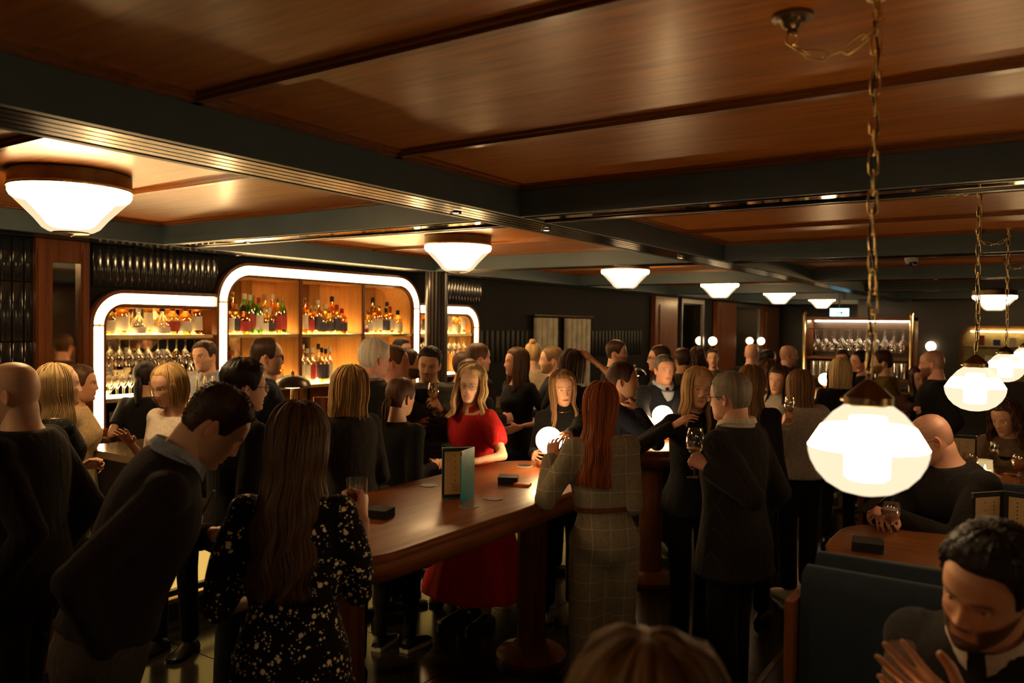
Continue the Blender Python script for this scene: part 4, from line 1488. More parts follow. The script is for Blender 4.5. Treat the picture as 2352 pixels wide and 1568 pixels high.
BLK = (0.010, 0.010, 0.011)
F_BLACK = fabric('black_wool', BLK)
F_BLACK2 = fabric('black_jersey', (0.014, 0.012, 0.012))
F_CHAR = fabric('charcoal_knit', (0.032, 0.030, 0.028))
F_NAVY = fabric('navy_cloth', (0.012, 0.015, 0.028))
F_NAVYRIB = fabric('navy_ribbed_knit', (0.020, 0.016, 0.022), 'rib')
F_JEANS = fabric('dark_denim', (0.016, 0.018, 0.024))
F_GREYTR = fabric('grey_trousers', (0.060, 0.050, 0.042))
F_WHITE = fabric('white_cotton', (0.62, 0.56, 0.48))
F_KNITW = fabric('white_cable_knit', (0.42, 0.38, 0.33), 'knit')
F_LBLUE = fabric('pale_blue_cotton', (0.34, 0.40, 0.50))
F_PINK = fabric('pale_pink_cotton', (0.58, 0.42, 0.44))
F_FLORAL = fabric('black_floral_dress', (0.008, 0.007, 0.007), 'floral', (0.95, 0.84, 0.64))
F_DOTS = fabric('black_dotted_dress', (0.010, 0.011, 0.010), 'dots', (0.13, 0.15, 0.12))
F_PLAID = fabric('sage_plaid', (0.30, 0.27, 0.20), 'plaid', (0.62, 0.55, 0.40))
F_RED = fabric('red_crepe', (0.50, 0.018, 0.022), 'plain', None, 0.7)
F_SUIT = fabric('brown_black_suiting', (0.018, 0.015, 0.014), 'pinstripe', (0.027, 0.023, 0.020))
F_OLIVE = fabric('olive_cloth', (0.055, 0.045, 0.022))
F_MUST = fabric('mustard_knit', (0.13, 0.085, 0.018))
F_MAROON = fabric('maroon_cloth', (0.050, 0.015, 0.014))
F_CREAM = fabric('cream_coat', (0.48, 0.36, 0.20))
F_GILET = fabric('grey_quilted_gilet', (0.085, 0.090, 0.090), 'quilt')
F_BROWN = fabric('brown_wool', (0.060, 0.034, 0.022))
F_BLAZER = fabric('taupe_blazer', (0.150, 0.105, 0.070))
F_SKIRT = fabric('grey_patterned_skirt', (0.050, 0.050, 0.055), 'dots', (0.10, 0.10, 0.11))
F_TIGHT = fabric('black_tights', (0.016, 0.013, 0.012))
F_FLORW = fabric('white_floral_blouse', (0.42, 0.34, 0.22), 'dots', (0.10, 0.07, 0.04))
SHOE_B = plain('black_shoe', (0.012, 0.011, 0.011), 0.35)
SHOE_W = plain('white_shoe', (0.55, 0.50, 0.42), 0.5)
SOLE_W = plain('white_sole', (0.60, 0.56, 0.5), 0.5)

# ---------------------------------------------------------------- head
_zs = np.array([-11.9, -11.5, -10.6, -9.2, -7.6, -6.0, -4.2, -2.2, 0.0, 1.4, 3.2, 5.5, 7.8, 9.6, 10.9, 11.5, 11.75])
_ff = np.array([4.5, 7.2, 8.3, 8.75, 8.95, 9.15, 9.2, 9.2, 9.2, 9.55, 9.5, 9.0, 7.7, 5.7, 3.2, 1.2, 0.0])
_bb = np.array([-0.5, 0.4, -1.4, -3.2, -5.2, -7.2, -8.7, -9.5, -10.0, -10.2, -10.2, -9.9, -9.0, -7.6, -5.6, -3.6, -2.4])
_ww = np.array([1.2, 2.7, 3.9, 4.9, 5.6, 6.05, 6.5, 6.95, 7.25, 7.45, 7.6, 7.5, 6.8, 5.5, 3.7, 2.2, 0.6])
_ff_f = _ff * np.array([1, .97, .97, .97, .98, .985, .99, .99, 1, .99, .99, 1, 1, 1, 1, 1, 1])


def slice_xy(a, z, female=False):
    """head outline (cm) at azimuth a (0 = face) and height z; arrays"""
    f = np.interp(z, _zs, _ff_f if female else _ff)
    b = np.interp(z, _zs, _bb)
    w = np.interp(z, _zs, _ww) * (0.95 if female else 1.0)
    cy = (f + b) / 2 * 0.25 - 1.2
    cy = np.clip(cy, b + 0.01, f - 0.01)
    c, s = np.cos(a), np.sin(a)
    x = w * np.sign(s) * np.abs(s) ** 0.88
    y = np.where(c >= 0, cy + (f - cy) * np.abs(c) ** 0.80, cy + (b - cy) * np.abs(c) ** 0.90)
    return x, y


def g2(x, z, x0, z0, sx, sz):
    return np.exp(-((x - x0) / sx) ** 2 - ((z - z0) / sz) ** 2)


_head_cache = {}


def head_arrays(lod, female=False, beard=0.0, scalp=0.0, brow=(0.2, 0.15, 0.12), mouth_open=0.0, lids=0.0, jaw=1.0):
    """vertices (m), faces, tint; face looks along +Y, origin at eye level between the ears"""
    key = (lod, female, beard, scalp, brow, mouth_open, lids, jaw)
    if key in _head_cache:
        return _head_cache[key]
    na, nz = {0: (110, 84), 1: (72, 54), 2: (44, 34)}[lod]
    u = np.linspace(-1, 1, na, endpoint=False)
    a1 = math.pi * (0.42 * u + 0.58 * u * np.abs(u) ** 1.4)       # denser round the face
    t = np.linspace(0, 1, nz)
    z1 = -11.9 + 23.65 * (t + 0.045 * np.sin(2 * math.pi * t) * -1)
    A, Z = np.meshgrid(a1, z1)
    X, Y = slice_xy(A, Z, female)
    X = X * np.where(Z < -3, 1 + (jaw - 1) * np.clip((-3 - Z) / 5, 0, 1), 1)
    front = np.clip(np.cos(A), 0, 1) ** 0.5
    aX = np.abs(X)
    D = np.zeros_like(X)
    # nose
    nh = np.interp(Z, [-5.0, -4.5, -4.0, -3.4, -1.0, 1.2, 2.4], [0, 0.35, 1.5, 2.15, 1.25, 0.45, 0])
    ns = np.interp(Z, [-5, -4.0, -3.2, -1.0, 1.5], [1.9, 1.55, 1.25, 0.85, 1.0])
    D += nh * (0.9 if female else 1.0) * np.exp(-(X / ns) ** 2)
    D += 0.55 * g2(aX, Z, 1.35, -3.9, 0.62, 0.6)                       # nostril wings
    # sockets, brow ridge, cheeks
    D -= 1.15 * g2(aX, Z, 3.15, 0.05, 1.55, 0.95)
    D += (0.20 if female else 0.48) * g2(aX, Z, 2.9, 1.9, 2.0, 0.65)
    D += 0.40 * g2(aX, Z, 4.6, -2.3, 1.7, 1.5)
    D -= 0.30 * g2(aX, Z, 5.2, -6.0, 1.3, 1.8)
    # eyelids
    D += (0.62 + 0.35 * lids) * g2(aX, Z, 3.15, 0.42 - 0.35 * lids, 1.35, 0.34)
    D += 0.48 * g2(aX, Z, 3.15, -0.62, 1.35, 0.34)
    # mouth
    lw = 2.35
    mo = mouth_open
    D += 0.42 * g2(X, Z, 0, -6.0 + 0.15 * mo, lw, 0.42) + 0.55 * g2(X, Z, 0, -7.15 - 0.75 * mo, lw * 0.85, 0.5)
    D -= (0.42 + 1.3 * mo) * g2(X, Z, 0, -6.55 - 0.3 * mo, lw * (1.0 - 0.2 * mo), 0.22 + 0.42 * mo)
    D -= 0.35 * g2(X, Z, 0, -8.35 - 0.3 * mo, 2.0, 0.5)
    D += (0.55 if female else 0.75) * g2(X, Z, 0, -10.2, 2.1, 1.1)
    D -= 0.18 * g2(X, Z, 0, -5.2, 0.45, 0.4)
    # beard mass
    bmask = np.zeros_like(X)
    if beard:
        low = np.clip((-3.9 - Z + 0.35 * np.clip(aX - 3.0, 0, 5)) / 0.9, 0, 1)
        moust = g2(X, Z, 0, -5.25, 2.3, 0.5)
        lips = np.clip(1.35 * g2(X, Z, 0, -6.6, 1.95, 0.85), 0, 1)
        cheek = np.clip((aX - 2.3) / 0.9, 0, 1)
        chin = np.clip((-7.7 - Z) / 0.7, 0, 1)
        side = np.clip((np.cos(A) + 0.15) / 0.3, 0, 1)
        bmask = np.clip(low * np.maximum(cheek, chin) * side + moust, 0, 1) * (1 - np.clip((lips - 0.45) * 2.2, 0, 1))
        bmask *= np.clip((np.cos(A) + 0.12) / 0.2, 0, 1)
        D += bmask * 0.42 * beard
    Y = Y + D * front
    X = X + np.sign(X) * 0.35 * bmask * beard * np.clip(aX / 5, 0, 1)
    tint = np.ones(X.shape + (3,))

    def blend(mask, col):
        mk = np.clip(mask, 0, 1)[..., None]
        tint[:] = tint * (1 - mk) + np.array(col) * mk
    fr = np.cos(A) > 0.15
    blend(0.45 * g2(aX, Z, 4.3, -3.2, 1.6, 1.4) * fr, (1.12, 0.80, 0.78))
    blend(0.35 * g2(X, Z, 0, -3.6, 1.3, 0.9) * fr, (1.1, 0.82, 0.80))
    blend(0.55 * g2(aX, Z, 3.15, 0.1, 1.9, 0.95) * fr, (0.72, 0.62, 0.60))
    lipm = (np.exp(-(np.abs((Z + 6.6 + 0.3 * mo) / (0.82 + 0.75 * mo))) ** 3) * np.exp(-(X / (lw * 0.98)) ** 4))
    blend(0.85 * lipm * fr, (0.92, 0.50, 0.46) if female else (0.90, 0.60, 0.54))
    blend((0.9 if mo else 0.75) * np.exp(-((Z + 6.55 + 0.3 * mo) / (0.16 + 0.42 * mo)) ** 2) * np.exp(-(X / (2.2 - 0.5 * mo)) ** 4) * fr, (0.16, 0.08, 0.07))
    bz = 1.95 + 0.45 * np.exp(-((aX - 3.4) / 1.3) ** 2) - 0.25
    blend(0.92 * np.exp(-((Z - bz) / (0.26 if female else 0.38)) ** 2) * np.clip((aX - 1.1) / 0.5, 0, 1) * np.clip((5.2 - aX) / 0.6, 0, 1) * fr, brow)
    blend((0.85) * np.exp(-((Z - 0.30 + 0.65 * lids + 0.03 * (aX - 3.1) ** 2) / 0.17) ** 2) * np.clip((aX - 1.7) / 0.4, 0, 1) * np.clip((4.8 - aX) / 0.4, 0, 1) * fr, (0.10, 0.07, 0.06))
    blend(0.6 * g2(aX, Z, 0.75, -4.45, 0.35, 0.25) * fr, (0.2, 0.1, 0.08))
    if beard:
        blend(0.93 * np.clip(bmask * 1.3, 0, 1) * min(1.0, 0.15 + beard), tuple(c * 0.9 for c in brow))
    if scalp:
        hl = np.interp(np.abs(A), [0, 0.6, 1.0, 1.35, 1.7, 2.1, 3.15], [9.2, 9.0, 7.0, 0.5, 0.5, -5.0, -7.5])
        blend(scalp * np.clip((Z - hl) / 1.4, 0, 1) * np.clip((np.abs(A) - 0.9) / 0.6, 0, 1), (0.34, 0.30, 0.27))
    n0 = X.size
    verts = np.stack([X, Y, Z], -1).reshape(-1, 3)
    tints = tint.reshape(-1, 3)
    faces = []
    for i in range(nz - 1):
        for j in range(na):
            k = (j + 1) % na
            faces.append((i * na + j, i * na + k, (i + 1) * na + k, (i + 1) * na + j))
    faces.append(tuple(reversed(range(na))))
    faces.append(tuple((nz - 1) * na + j for j in range(na)))
    V, T = [verts], [tints]
    off = len(verts)

    def addball(c, r, n, k, colf):
        nonlocal off
        vs, cs = [], []
        for i in range(k + 1):
            ph = math.pi * i / k
            for j in range(n):
                aa = 2 * math.pi * j / n
                d = np.array([math.sin(ph) * math.cos(aa), math.cos(ph), math.sin(ph) * math.sin(aa)])   # pole on +Y
                vs.append(np.array(c) + d * r)
                cs.append(colf(ph))
        for i in range(k):
            for j in range(n):
                q = (j + 1) % n
                faces.append((off + i * n + j, off + (i + 1) * n + j, off + (i + 1) * n + q, off + i * n + q))
        V.append(np.array(vs))
        T.append(np.array(cs))
        off += len(vs)
    if lids < 0.9:
        for s in (-1, 1):
            addball((s * 3.15, 7.05, -0.05), 1.22, 14 if lod < 2 else 8, 10 if lod < 2 else 6,
                    lambda ph: (0.05, 0.05, 0.05) if ph < 0.22 else (0.30, 0.34, 0.36) if ph < 0.48 else (1.15, 1.65, 2.1))
    # ears
    ne, ke = (18, 12) if lod < 2 else (10, 7)
    for s in (-1, 1):
        vs, cs = [], []
        for i in range(ke + 1):
            ph = math.pi * i / ke
            for j in range(ne):
                aa = 2 * math.pi * j / ne
                px = 0.85 * math.cos(ph)
                rr = math.sin(ph)
                py, pz = 1.75 * rr * math.cos(aa), 3.15 * rr * math.sin(aa) * (1.0 if math.sin(aa) > 0 else 0.95)
                py *= 1.0 + 0.18 * math.sin(aa)
                if px > 0:           # hollow of the ear
                    px -= 0.85 * math.exp(-((rr - 0.0) / 0.62) ** 2)
                ang = 0.42
                qx = px * math.cos(ang) - py * math.sin(ang)
                qy = px * math.sin(ang) + py * math.cos(ang)
                vs.append((s * (7.35 * (0.95 if female else 1) + qx), -1.35 + qy, -1.1 + pz))
                cs.append((1.05, 0.82, 0.78) if px > -0.1 else (1, 0.9, 0.88))
        for i in range(ke):
            for j in range(ne):
                q = (j + 1) % ne
                f = (off + i * ne + j, off + (i + 1) * ne + j, off + (i + 1) * ne + q, off + i * ne + q)
                faces.append(f if s > 0 else tuple(reversed(f)))
        V.append(np.array(vs))
        T.append(np.array(cs))
        off += len(vs)
    out = (np.concatenate(V) * 0.01, faces, np.concatenate(T))
    _head_cache[key] = out
    return out


# ---------------------------------------------------------------- hands
def remesh_now(mb, voxel, smooth_it=2, fac=0.5):
    me = bpy.data.meshes.new('tmp')
    me.from_pydata([tuple(p) for p in mb.v], [], mb.f)
    bm = bmesh.new()
    bm.from_mesh(me)
    bmesh.ops.recalc_face_normals(bm, faces=bm.faces)
    bm.to_mesh(me)
    bm.free()
    o = bpy.data.objects.new('tmp', me)
    COL.objects.link(o)
    r = o.modifiers.new('r', 'REMESH')
    r.mode = 'VOXEL'
    r.voxel_size = voxel
    r.adaptivity = 0.0
    if smooth_it:
        s = o.modifiers.new('s', 'SMOOTH')
        s.factor = fac
        s.iterations = smooth_it
    return o


def finish_remesh(objs):
    dg = bpy.context.evaluated_depsgraph_get()
    out = []
    for o in objs:
        ev = o.evaluated_get(dg)
        me = ev.to_mesh()
        n = len(me.vertices)
        co = np.empty(n * 3, dtype=np.float64)
        me.vertices.foreach_get('co', co)
        ls = np.empty(len(me.loops), dtype=np.int32)
        me.loops.foreach_get('vertex_index', ls)
        st = np.empty(len(me.polygons), dtype=np.int32)
        me.polygons.foreach_get('loop_start', st)
        tt = np.empty(len(me.polygons), dtype=np.int32)
        me.polygons.foreach_get('loop_total', tt)
        faces = [tuple(ls[a:a + b].tolist()) for a, b in zip(st.tolist(), tt.tolist())]
        out.append((co.reshape(-1, 3), faces))
        ev.to_mesh_clear()
    for o in objs:
        me = o.data
        bpy.data.objects.remove(o)
        bpy.data.meshes.remove(me)
    return out


POSE = {'relaxed': ((0.25, 0.45, 0.30), 0.35), 'grip': ((0.95, 1.05, 0.55), 0.85), 'flat': ((0.04, 0.10, 0.06), 0.15), 'fist': ((1.35, 1.45, 0.8), 0.9), 'spread': ((0.08, 0.18, 0.12), 0.0)}


def hand_mb(pose):
    (c1, c2, c3), th = POSE[pose]
    mb = MB()

    def ell(c, rx, rz, n=12):
        return [V3((c[0] + rx * math.cos(2 * math.pi * j / n), c[1], c[2] + rz * math.sin(2 * math.pi * j / n))) for j in range(n)]
    mb.loft([ell((0, -0.035, 0), 0.026, 0.020), ell((0, 0.0, 0), 0.026, 0.018), ell((-0.002, 0.02, -0.002), 0.034, 0.017), ell((-0.003, 0.05, -0.003), 0.041, 0.015),
             ell((-0.001, 0.08, -0.002), 0.041, 0.012), ell((0, 0.093, -0.001), 0.034, 0.008)])
    sp = 0.22 if pose in ('spread',) else 0.10
    for (bx, by, L, r, fan) in ((-0.030, 0.084, 0.074, 0.0088, -1.2), (-0.0105, 0.089, 0.083, 0.0090, -0.3), (0.0095, 0.087, 0.076, 0.0086, 0.5), (0.028, 0.078, 0.060, 0.0076, 1.4)):
        p = V3((bx, by - 0.012, -0.001))
        pts, rad = [p.copy()], [r * 1.08]
        ang = 0.0
        for (seg, c) in ((L * 0.46 + 0.012, c1), (L * 0.31, c2), (L * 0.26, c3)):
            ang += c
            d = V3((math.sin(fan * sp), math.cos(fan * sp) * math.cos(ang), -math.sin(ang)))
            p = p + d * seg
            pts.append(p.copy())
            rad.append(r * (1.0 - 0.09 * len(pts) + 0.06))
        fine, fr = [], []
        for i in range(len(pts) - 1):
            for s in (0, 0.34, 0.67):
                fine.append(pts[i].lerp(pts[i + 1], s))
                fr.append(rad[i] + (rad[i + 1] - rad[i]) * s)
        fine.append(pts[-1])
        fr.append(rad[-1])
        tipd = (pts[-1] - pts[-2]).normalized()
        fine.append(pts[-1] + tipd * r * 0.55)
        fr.append(r * 0.42)
        mb.tube(fine, fr, 9)
    # thumb leaves the side of the palm near its base
    p = V3((-0.020, 0.014, -0.006))
    pts, rad = [p.copy()], [0.0155]
    dirs = [V3((-0.78, 0.60, -0.20 - 0.5 * th)), V3((-0.42 + 0.35 * th, 0.86, -0.28 - 0.55 * th)), V3((-0.18 + 0.55 * th, 0.95, -0.18 - 0.35 * th))]
    for d, L, r in zip(dirs, (0.042, 0.034, 0.027), (0.0125, 0.0105, 0.0085)):
        d = d.normalized()
        pts.append((pts[-1] + d * L))
        rad.append(r)
    pts.append(pts[-1] + dirs[-1].normalized() * 0.006)
    rad.append(0.0045)
    mb.tube(pts, rad, 10)
    return mb


_hm = {}
_jobs = []
for pz in POSE:
    for vx in (0.0042, 0.006, 0.009):
        _jobs.append(((pz, vx), remesh_now(hand_mb(pz), vx, 2)))
for (kk, _), res in zip(_jobs, finish_remesh([o for _, o in _jobs])):
    _hm[kk] = res

# ---------------------------------------------------------------- body
def torso_rings(female, h, bw):
    """(z above hip joint, rx, ry, y offset) in metres"""
    if female:
        R = [(-.075, .050, .048, 0), (-.05, .088, .068, -.004), (-.01, .104, .076, -.008), (.03, .098, .070, -.006), (.075, .080, .058, 0), (.105, .073, .054, .002), (.14, .078, .056, .004),
             (.175, .084, .066, .012), (.205, .085, .070, .014), (.235, .084, .062, .006), (.262, .084, .052, 0), (.282, .077, .044, -.004), (.297, .056, .038, -.006), (.308, .036, .034, -.006)]
    else:
        R = [(-.075, .050, .050, 0), (-.05, .086, .068, -.002), (-.01, .098, .074, -.005), (.03, .096, .071, -.003), (.075, .090, .066, 0), (.105, .088, .064, .002), (.14, .092, .066, .003),
             (.175, .099, .070, .005), (.21, .099, .072, .005), (.24, .100, .068, .002), (.265, .099, .060, -.002), (.286, .090, .050, -.006), (.302, .066, .043, -.008), (.314, .042, .038, -.008)]
    return [(z * h, rx * h * bw, ry * h * bw, yo * h) for z, rx, ry, yo in R]


def ell_ring(fr, z, rx, ry, yo, n=24, exp=2.3):
    """ring of the torso at height z along the bent spine"""
    p, r = fr(z)
    out = []
    for j in range(n):
        a = 2 * math.pi * j / n
        c, s = math.cos(a), math.sin(a)
        x = rx * math.copysign(abs(c) ** (2 / exp), c)
        y = ry * math.copysign(abs(s) ** (2 / exp), s) + yo
        out.append(p + r @ V3((x, y, 0)))
    return out


class Person:
    def __init__(self, label, px, ytop, d, face, female=False, h=None, bw=1.0, lean=0.0, side=0.0, head=(0, 0, 0), seat=None, z0=0.0, ht=1.3):
        self.label, self.female = label, female
        top = at(px, ytop, d) - V3((0, 0, ht * 0.01))      # ytop is the top of the hair
        self.d = d
        self.x, self.y = top.x, top.y
        self.z0 = z0
        self.h = h or (top.z - z0)
        self.H = self.h if seat is None else (h or 1.72)
        los = math.atan2(top.y, top.x)
        self.yaw = los - math.radians(face) - math.pi / 2      # +Y of the body turned to the facing
        self.lean, self.side = math.radians(lean), math.radians(side)
        self.headrot = [math.radians(v) for v in head]
        self.bw = bw = bw * 0.95
        self.seat = seat
        Hh = self.H
        self.hip = (0.515 * Hh) if seat is None else seat
        self.lod = 0 if d < 2.7 else 1 if d < 6.4 else 2
        self.vox = 0.0085 if d < 2.8 else 0.0115 if d < 4.7 else 0.015 if d < 6.6 else 0.021
        self.root = thing('person', label, 'person', (self.x, self.y, z0), self.yaw)
        self.R = Matrix.Rotation(self.yaw, 3, 'Z')
        self.parts = []
        # head placement, then shift the whole body so that the crown stands where the photo shows it
        sp, sr = self.spine(0.318 * Hh)
        hy, hp, hr = self.headrot
        self.Rh = sr @ Matrix.Rotation(-hy, 3, 'Z') @ Matrix.Rotation(-hp, 3, 'X') @ Matrix.Rotation(hr, 3, 'Y')
        # the spine's lean is partly taken back by the neck
        self.Rh = (Matrix.Rotation(self.lean * 0.75, 3, 'X') @ self.Rh) if self.lean else self.Rh
        self.Rh = (Matrix.Rotation(-self.side * 0.6, 3, 'Y') @ self.Rh) if self.side else self.Rh
        self.hs = 1.0 * (0.96 if female else 1.0)
        neck_top = sp + sr @ V3((0, 0.012, 0.030))
        self.neck_a = sp
        self.hc = neck_top + self.Rh @ V3((0, 0.018, 0.098 * self.hs))
        crown = self.hc + self.Rh @ V3((0, -0.01, 0.1175 * self.hs))
        # put crown at the target
        want = V3((0, 0, (top.z - z0)))
        if seat is None:
            off = self.R @ V3((crown.x, crown.y, 0))
            self.root.location.x -= off.x
            self.root.location.y -= off.y
            err = want.z - crown.z
            self.hip += err
        else:
            off = self.R @ V3((crown.x, crown.y, 0))
            self.root.location.x -= off.x
            self.root.location.y -= off.y
            self.hip += want.z - crown.z
        sp, sr = self.spine(0.318 * Hh)
        self.neck_a = sp
        neck_top = sp + sr @ V3((0, 0.012, 0.030))
        self.hc = neck_top + self.Rh @ V3((0, 0.018, 0.098 * self.hs))
        sw = (0.086 if female else 0.100) * Hh * bw
        self.sh = []
        for s in (1, -1):
            p, r = self.spine(0.268 * Hh)
            self.sh.append(p + r @ V3((s * sw * 0.98, -0.004, 0)))
        self.l1, self.l2 = 0.168 * Hh, 0.150 * Hh
        self.arm = [None, None]
        self.grip = [None, None]

    def spine(self, z):
        """position and rotation of the torso at height z above the hip joints"""
        n = 12
        p = V3((0, 0, self.hip))
        if z <= 0:
            r = Matrix.Rotation(-self.lean * 0.45, 3, 'X') @ Matrix.Rotation(self.side * 0.4, 3, 'Y')
            return p + r @ V3((0, 0, z)), r
        r = Matrix.Identity(3)
        st = z / n
        for i in range(n):
            q = min(1.0, ((i + 0.5) * st) / (0.22 * self.H))
            k = 0.45 + 0.55 * q
            r = Matrix.Rotation(-self.lean * k, 3, 'X') @ Matrix.Rotation(self.side * (0.4 + 0.6 * q), 3, 'Y')
            p = p + r @ V3((0, 0, st))
        return p, r

    def local(self, w):
        w = V3(w)
        return self.R.inverted() @ (w - self.root.location)

    def world(self, p):
        return self.root.location + self.R @ V3(p)

    def set_arm(self, i, target, elbow=None, pose='relaxed', n=None):
        """target = hand centre, in the body's own frame; i = 0 right, 1 left"""
        s = 1 if i == 0 else -1
        S = self.sh[i]
        T = V3(target)
        hint = V3(elbow) if elbow is not None else V3((s * 0.16, -0.5, -0.9))
        W = T
        for _ in range(3):
            D = W - S
            dl = min(D.length, (self.l1 + self.l2) * 0.995)
            dn = D.normalized()
            a = (self.l1 ** 2 - self.l2 ** 2 + dl * dl) / (2 * dl)
            hh = math.sqrt(max(self.l1 ** 2 - a * a, 0))
            pn = hint - dn * hint.dot(dn)
            pn = pn.normalized() if pn.length > 1e-6 else dn.orthogonal()
            E = S + dn * a + pn * hh
            W2 = S + dn * dl
            f = (W2 - E).normalized()
            W = T - f * 0.075
        W = W2
        N = V3(n) if n is not None else V3((s, 0, 0.15))
        N = (N - f * N.dot(f)).normalized()
        X = f.cross(N)
        M = Matrix((X, f, N)).transposed()      # right hand: thumb at -X
        self.arm[i] = (S, E, W, M, pose)
        self.grip[i] = W + M @ V3((0, 0.075, -0.026))

    def arm_tube(self, mb, i, r0, r1, r2, upto=2.0, start=0.0, puff=0.0):
        S, E, W, M, pose = self.arm[i]
        pts, rad = [], []
        inner = S + (V3((0, 0, S.z)) - S) * 0.0
        for k in range(0, 15):
            t = k / 7.0
            if t > upto + 1e-6:
                break
            if t <= 1:
                p = S.lerp(E, t)
                r = r0 + (r1 - r0) * t
            else:
                p = E.lerp(W, t - 1)
                r = r1 + (r2 - r1) * (t - 1)
            if puff:
                r += puff * math.sin(math.pi * min(1, t / upto)) ** 0.8
            pts.append(p)
            rad.append(r)
        mb.tube(pts, rad, 14)
        mb.ball(S, r0 * 1.12, 14, 10)
        if upto > 1:
            mb.ball(E, r1 * 1.04, 12, 8)

    def legs(self, stance=0.085, step=0.03, spread=None):
        Hh = self.H
        self.leg = []
        for s in (1, -1):
            hipj = V3((s * 0.052 * Hh, 0, self.hip - 0.01))
            if self.seat is None:
                ank = V3((s * stance, s * step, 0.075))
                knee = (hipj + ank) / 2 + V3((s * 0.006, 0.022, 0.01))
            else:
                knee = V3((s * 0.11, 0.42, self.hip + 0.02))
                ank = V3((s * 0.11, 0.40, 0.075))
            self.leg.append((hipj, knee, ank))
        return self

    def leg_tubes(self, mb, rt, rk, ra, upto=2.0):
        Hh = self.H
        for hipj, knee, ank in self.leg:
            pts, rad = [], []
            for k in range(0, 13):
                t = k / 6.0
                if t > upto + 1e-6:
                    break
                if t <= 1:
                    p = hipj.lerp(knee, t)
                    r = rt + (rk - rt) * t ** 0.8
                else:
                    p = knee.lerp(ank, t - 1)
                    q = t - 1
                    r = rk + (ra - rk) * q + (0.008 * math.sin(math.pi * min(1, q * 1.6)) if ra < 0.045 and q < 0.625 else 0)
                pts.append(p)
                rad.append(r)
            mb.tube(pts, rad, 16)
            mb.ball(hipj, rt * 1.03, 14, 10)

    def job(self, kind, mb, mat, voxel=None, it=2, disp=None):
        self.parts.append((kind, remesh_now(mb, voxel or self.vox, it), mat, disp))

    # ------------------------------------------------ build everything
    def build(self, skin='fair', hair=None, top=None, bottom=None, shoes=SHOE_B, headkw=None, bare_legs=False):
        Hh, F, bw = self.H, self.female, self.bw
        self.skin = skin
        self.headkw = headkw or {}
        self.hair = hair
        for i in (0, 1):
            if self.arm[i] is None:
                s = 1 if i == 0 else -1
                self.set_arm(i, (s * (0.20 + 0.03 * bw), 0.05, self.hip - 0.06), None, 'relaxed')
        if not hasattr(self, 'leg'):
            self.legs()
        ring = torso_rings(F, Hh, bw)
        # body (skin)
        mb = MB()
        mb.loft([ell_ring(self.spine, z, rx * 0.90, ry * 0.88, yo) for z, rx, ry, yo in ring])
        nr = 0.054 if F else 0.063
        nr *= 0.5 + 0.5 * bw
        top_in = self.hc + self.Rh @ V3((0, -0.028, -0.055))
        pts = [self.neck_a - self.spine(0.3 * Hh)[1] @ V3((0, 0.0, 0.06)), self.neck_a, (self.neck_a + top_in) / 2, top_in, top_in + self.Rh @ V3((0, 0, 0.045))]
        mb.tube(pts, [nr * 1.35, nr * 1.10, nr * 0.97, nr, nr * 0.9], 16)
        k = 0.86 if F else 1.0
        for i in (0, 1):
            self.arm_tube(mb, i, 0.047 * k * bw, 0.037 * k * (0.5 + 0.5 * bw), 0.026 * k)
        if bare_legs:
            self.leg_tubes(mb, 0.078, 0.050, 0.034)
        self.job('body', mb, SKIN[skin], self.vox * (1.15 if bare_legs else 1.4))
        # garments
        if top:
            self.garment_top(ring, **top)
        if bottom:
            self.garment_bottom(ring, **bottom)
        self.shoes = shoes
        PEOPLE.append(self)
        return self

    def garment_top(self, ring, mat, hem=-0.03, ease=0.012, sleeve=2.0, loose=1.0, neck=0.0, name='sweater', waist=1.0, puff=0.0, dress=None, it=3, flare=0.0, scoop=0):
        Hh, F, bw = self.H, self.female, self.bw
        mb = MB()
        rs = [r for r in ring if r[0] >= hem * Hh - 1e-6]
        zb = hem * Hh
        b = np.array(ring)
        rx0, ry0, yo0 = (float(np.interp(zb, b[:, 0], b[:, q])) for q in (1, 2, 3))
        if zb < ring[1][0]:
            rx0, ry0, yo0 = ring[2][1], ring[2][2], ring[2][3]
        rr = [(zb, rx0, ry0, yo0)] + [r for r in rs if r[0] > zb + 0.004]
        rings = []
        for (z, rx, ry, yo) in rr:
            q = 1 if 0.04 * Hh < z < 0.16 * Hh else 0
            e = ease * loose
            wx = waist if q else 1.0
            if z < 0.02 * Hh and zb < -0.02 * Hh:
                rx, ry = max(rx, ring[2][1]), max(ry, ring[2][2])
            fl = flare * max(0, (0.06 * Hh - z))
            lift = 0.0
            if z > 0.29 * Hh:
                lift = neck
            rings.append(ell_ring(self.spine, z + lift, rx * wx + e + fl, ry * wx + e * 0.9 + fl, yo))
        if scoop:
            rings = rings[:-scoop]
        z, rx, ry, yo = rr[-1]
        if neck > 0.02:
            nr = (0.056 if F else 0.066)
            rings.append(ell_ring(self.spine, z + neck + 0.015, nr + 0.006, nr + 0.006, yo))
        if dress:       # skirt part: list of (world height, rx, ry)
            low = []
            for (zz, ax, ay) in dress:
                c = V3((0, 0, zz))
                n = 24
                low.append([c + V3((ax * (1 + 0.05 * math.sin(j * 2.9)) * math.cos(2 * math.pi * j / n), ay * (1 + 0.05 * math.cos(j * 3.3)) * math.sin(2 * math.pi * j / n), 0)) for j in range(n)])
            rings = low + rings
        mb.loft(rings)
        k = 0.90 if F else 1.0
        if sleeve:
            for i in (0, 1):
                self.arm_tube(mb, i, (0.052 * k * bw + ease * 0.7) * (0.6 + 0.4 * loose), (0.041 * k * bw + ease * 0.7) * loose, (0.030 * k + ease * 0.7) * loose, sleeve, 0, puff)
        self.job(name, mb, mat, None, it)

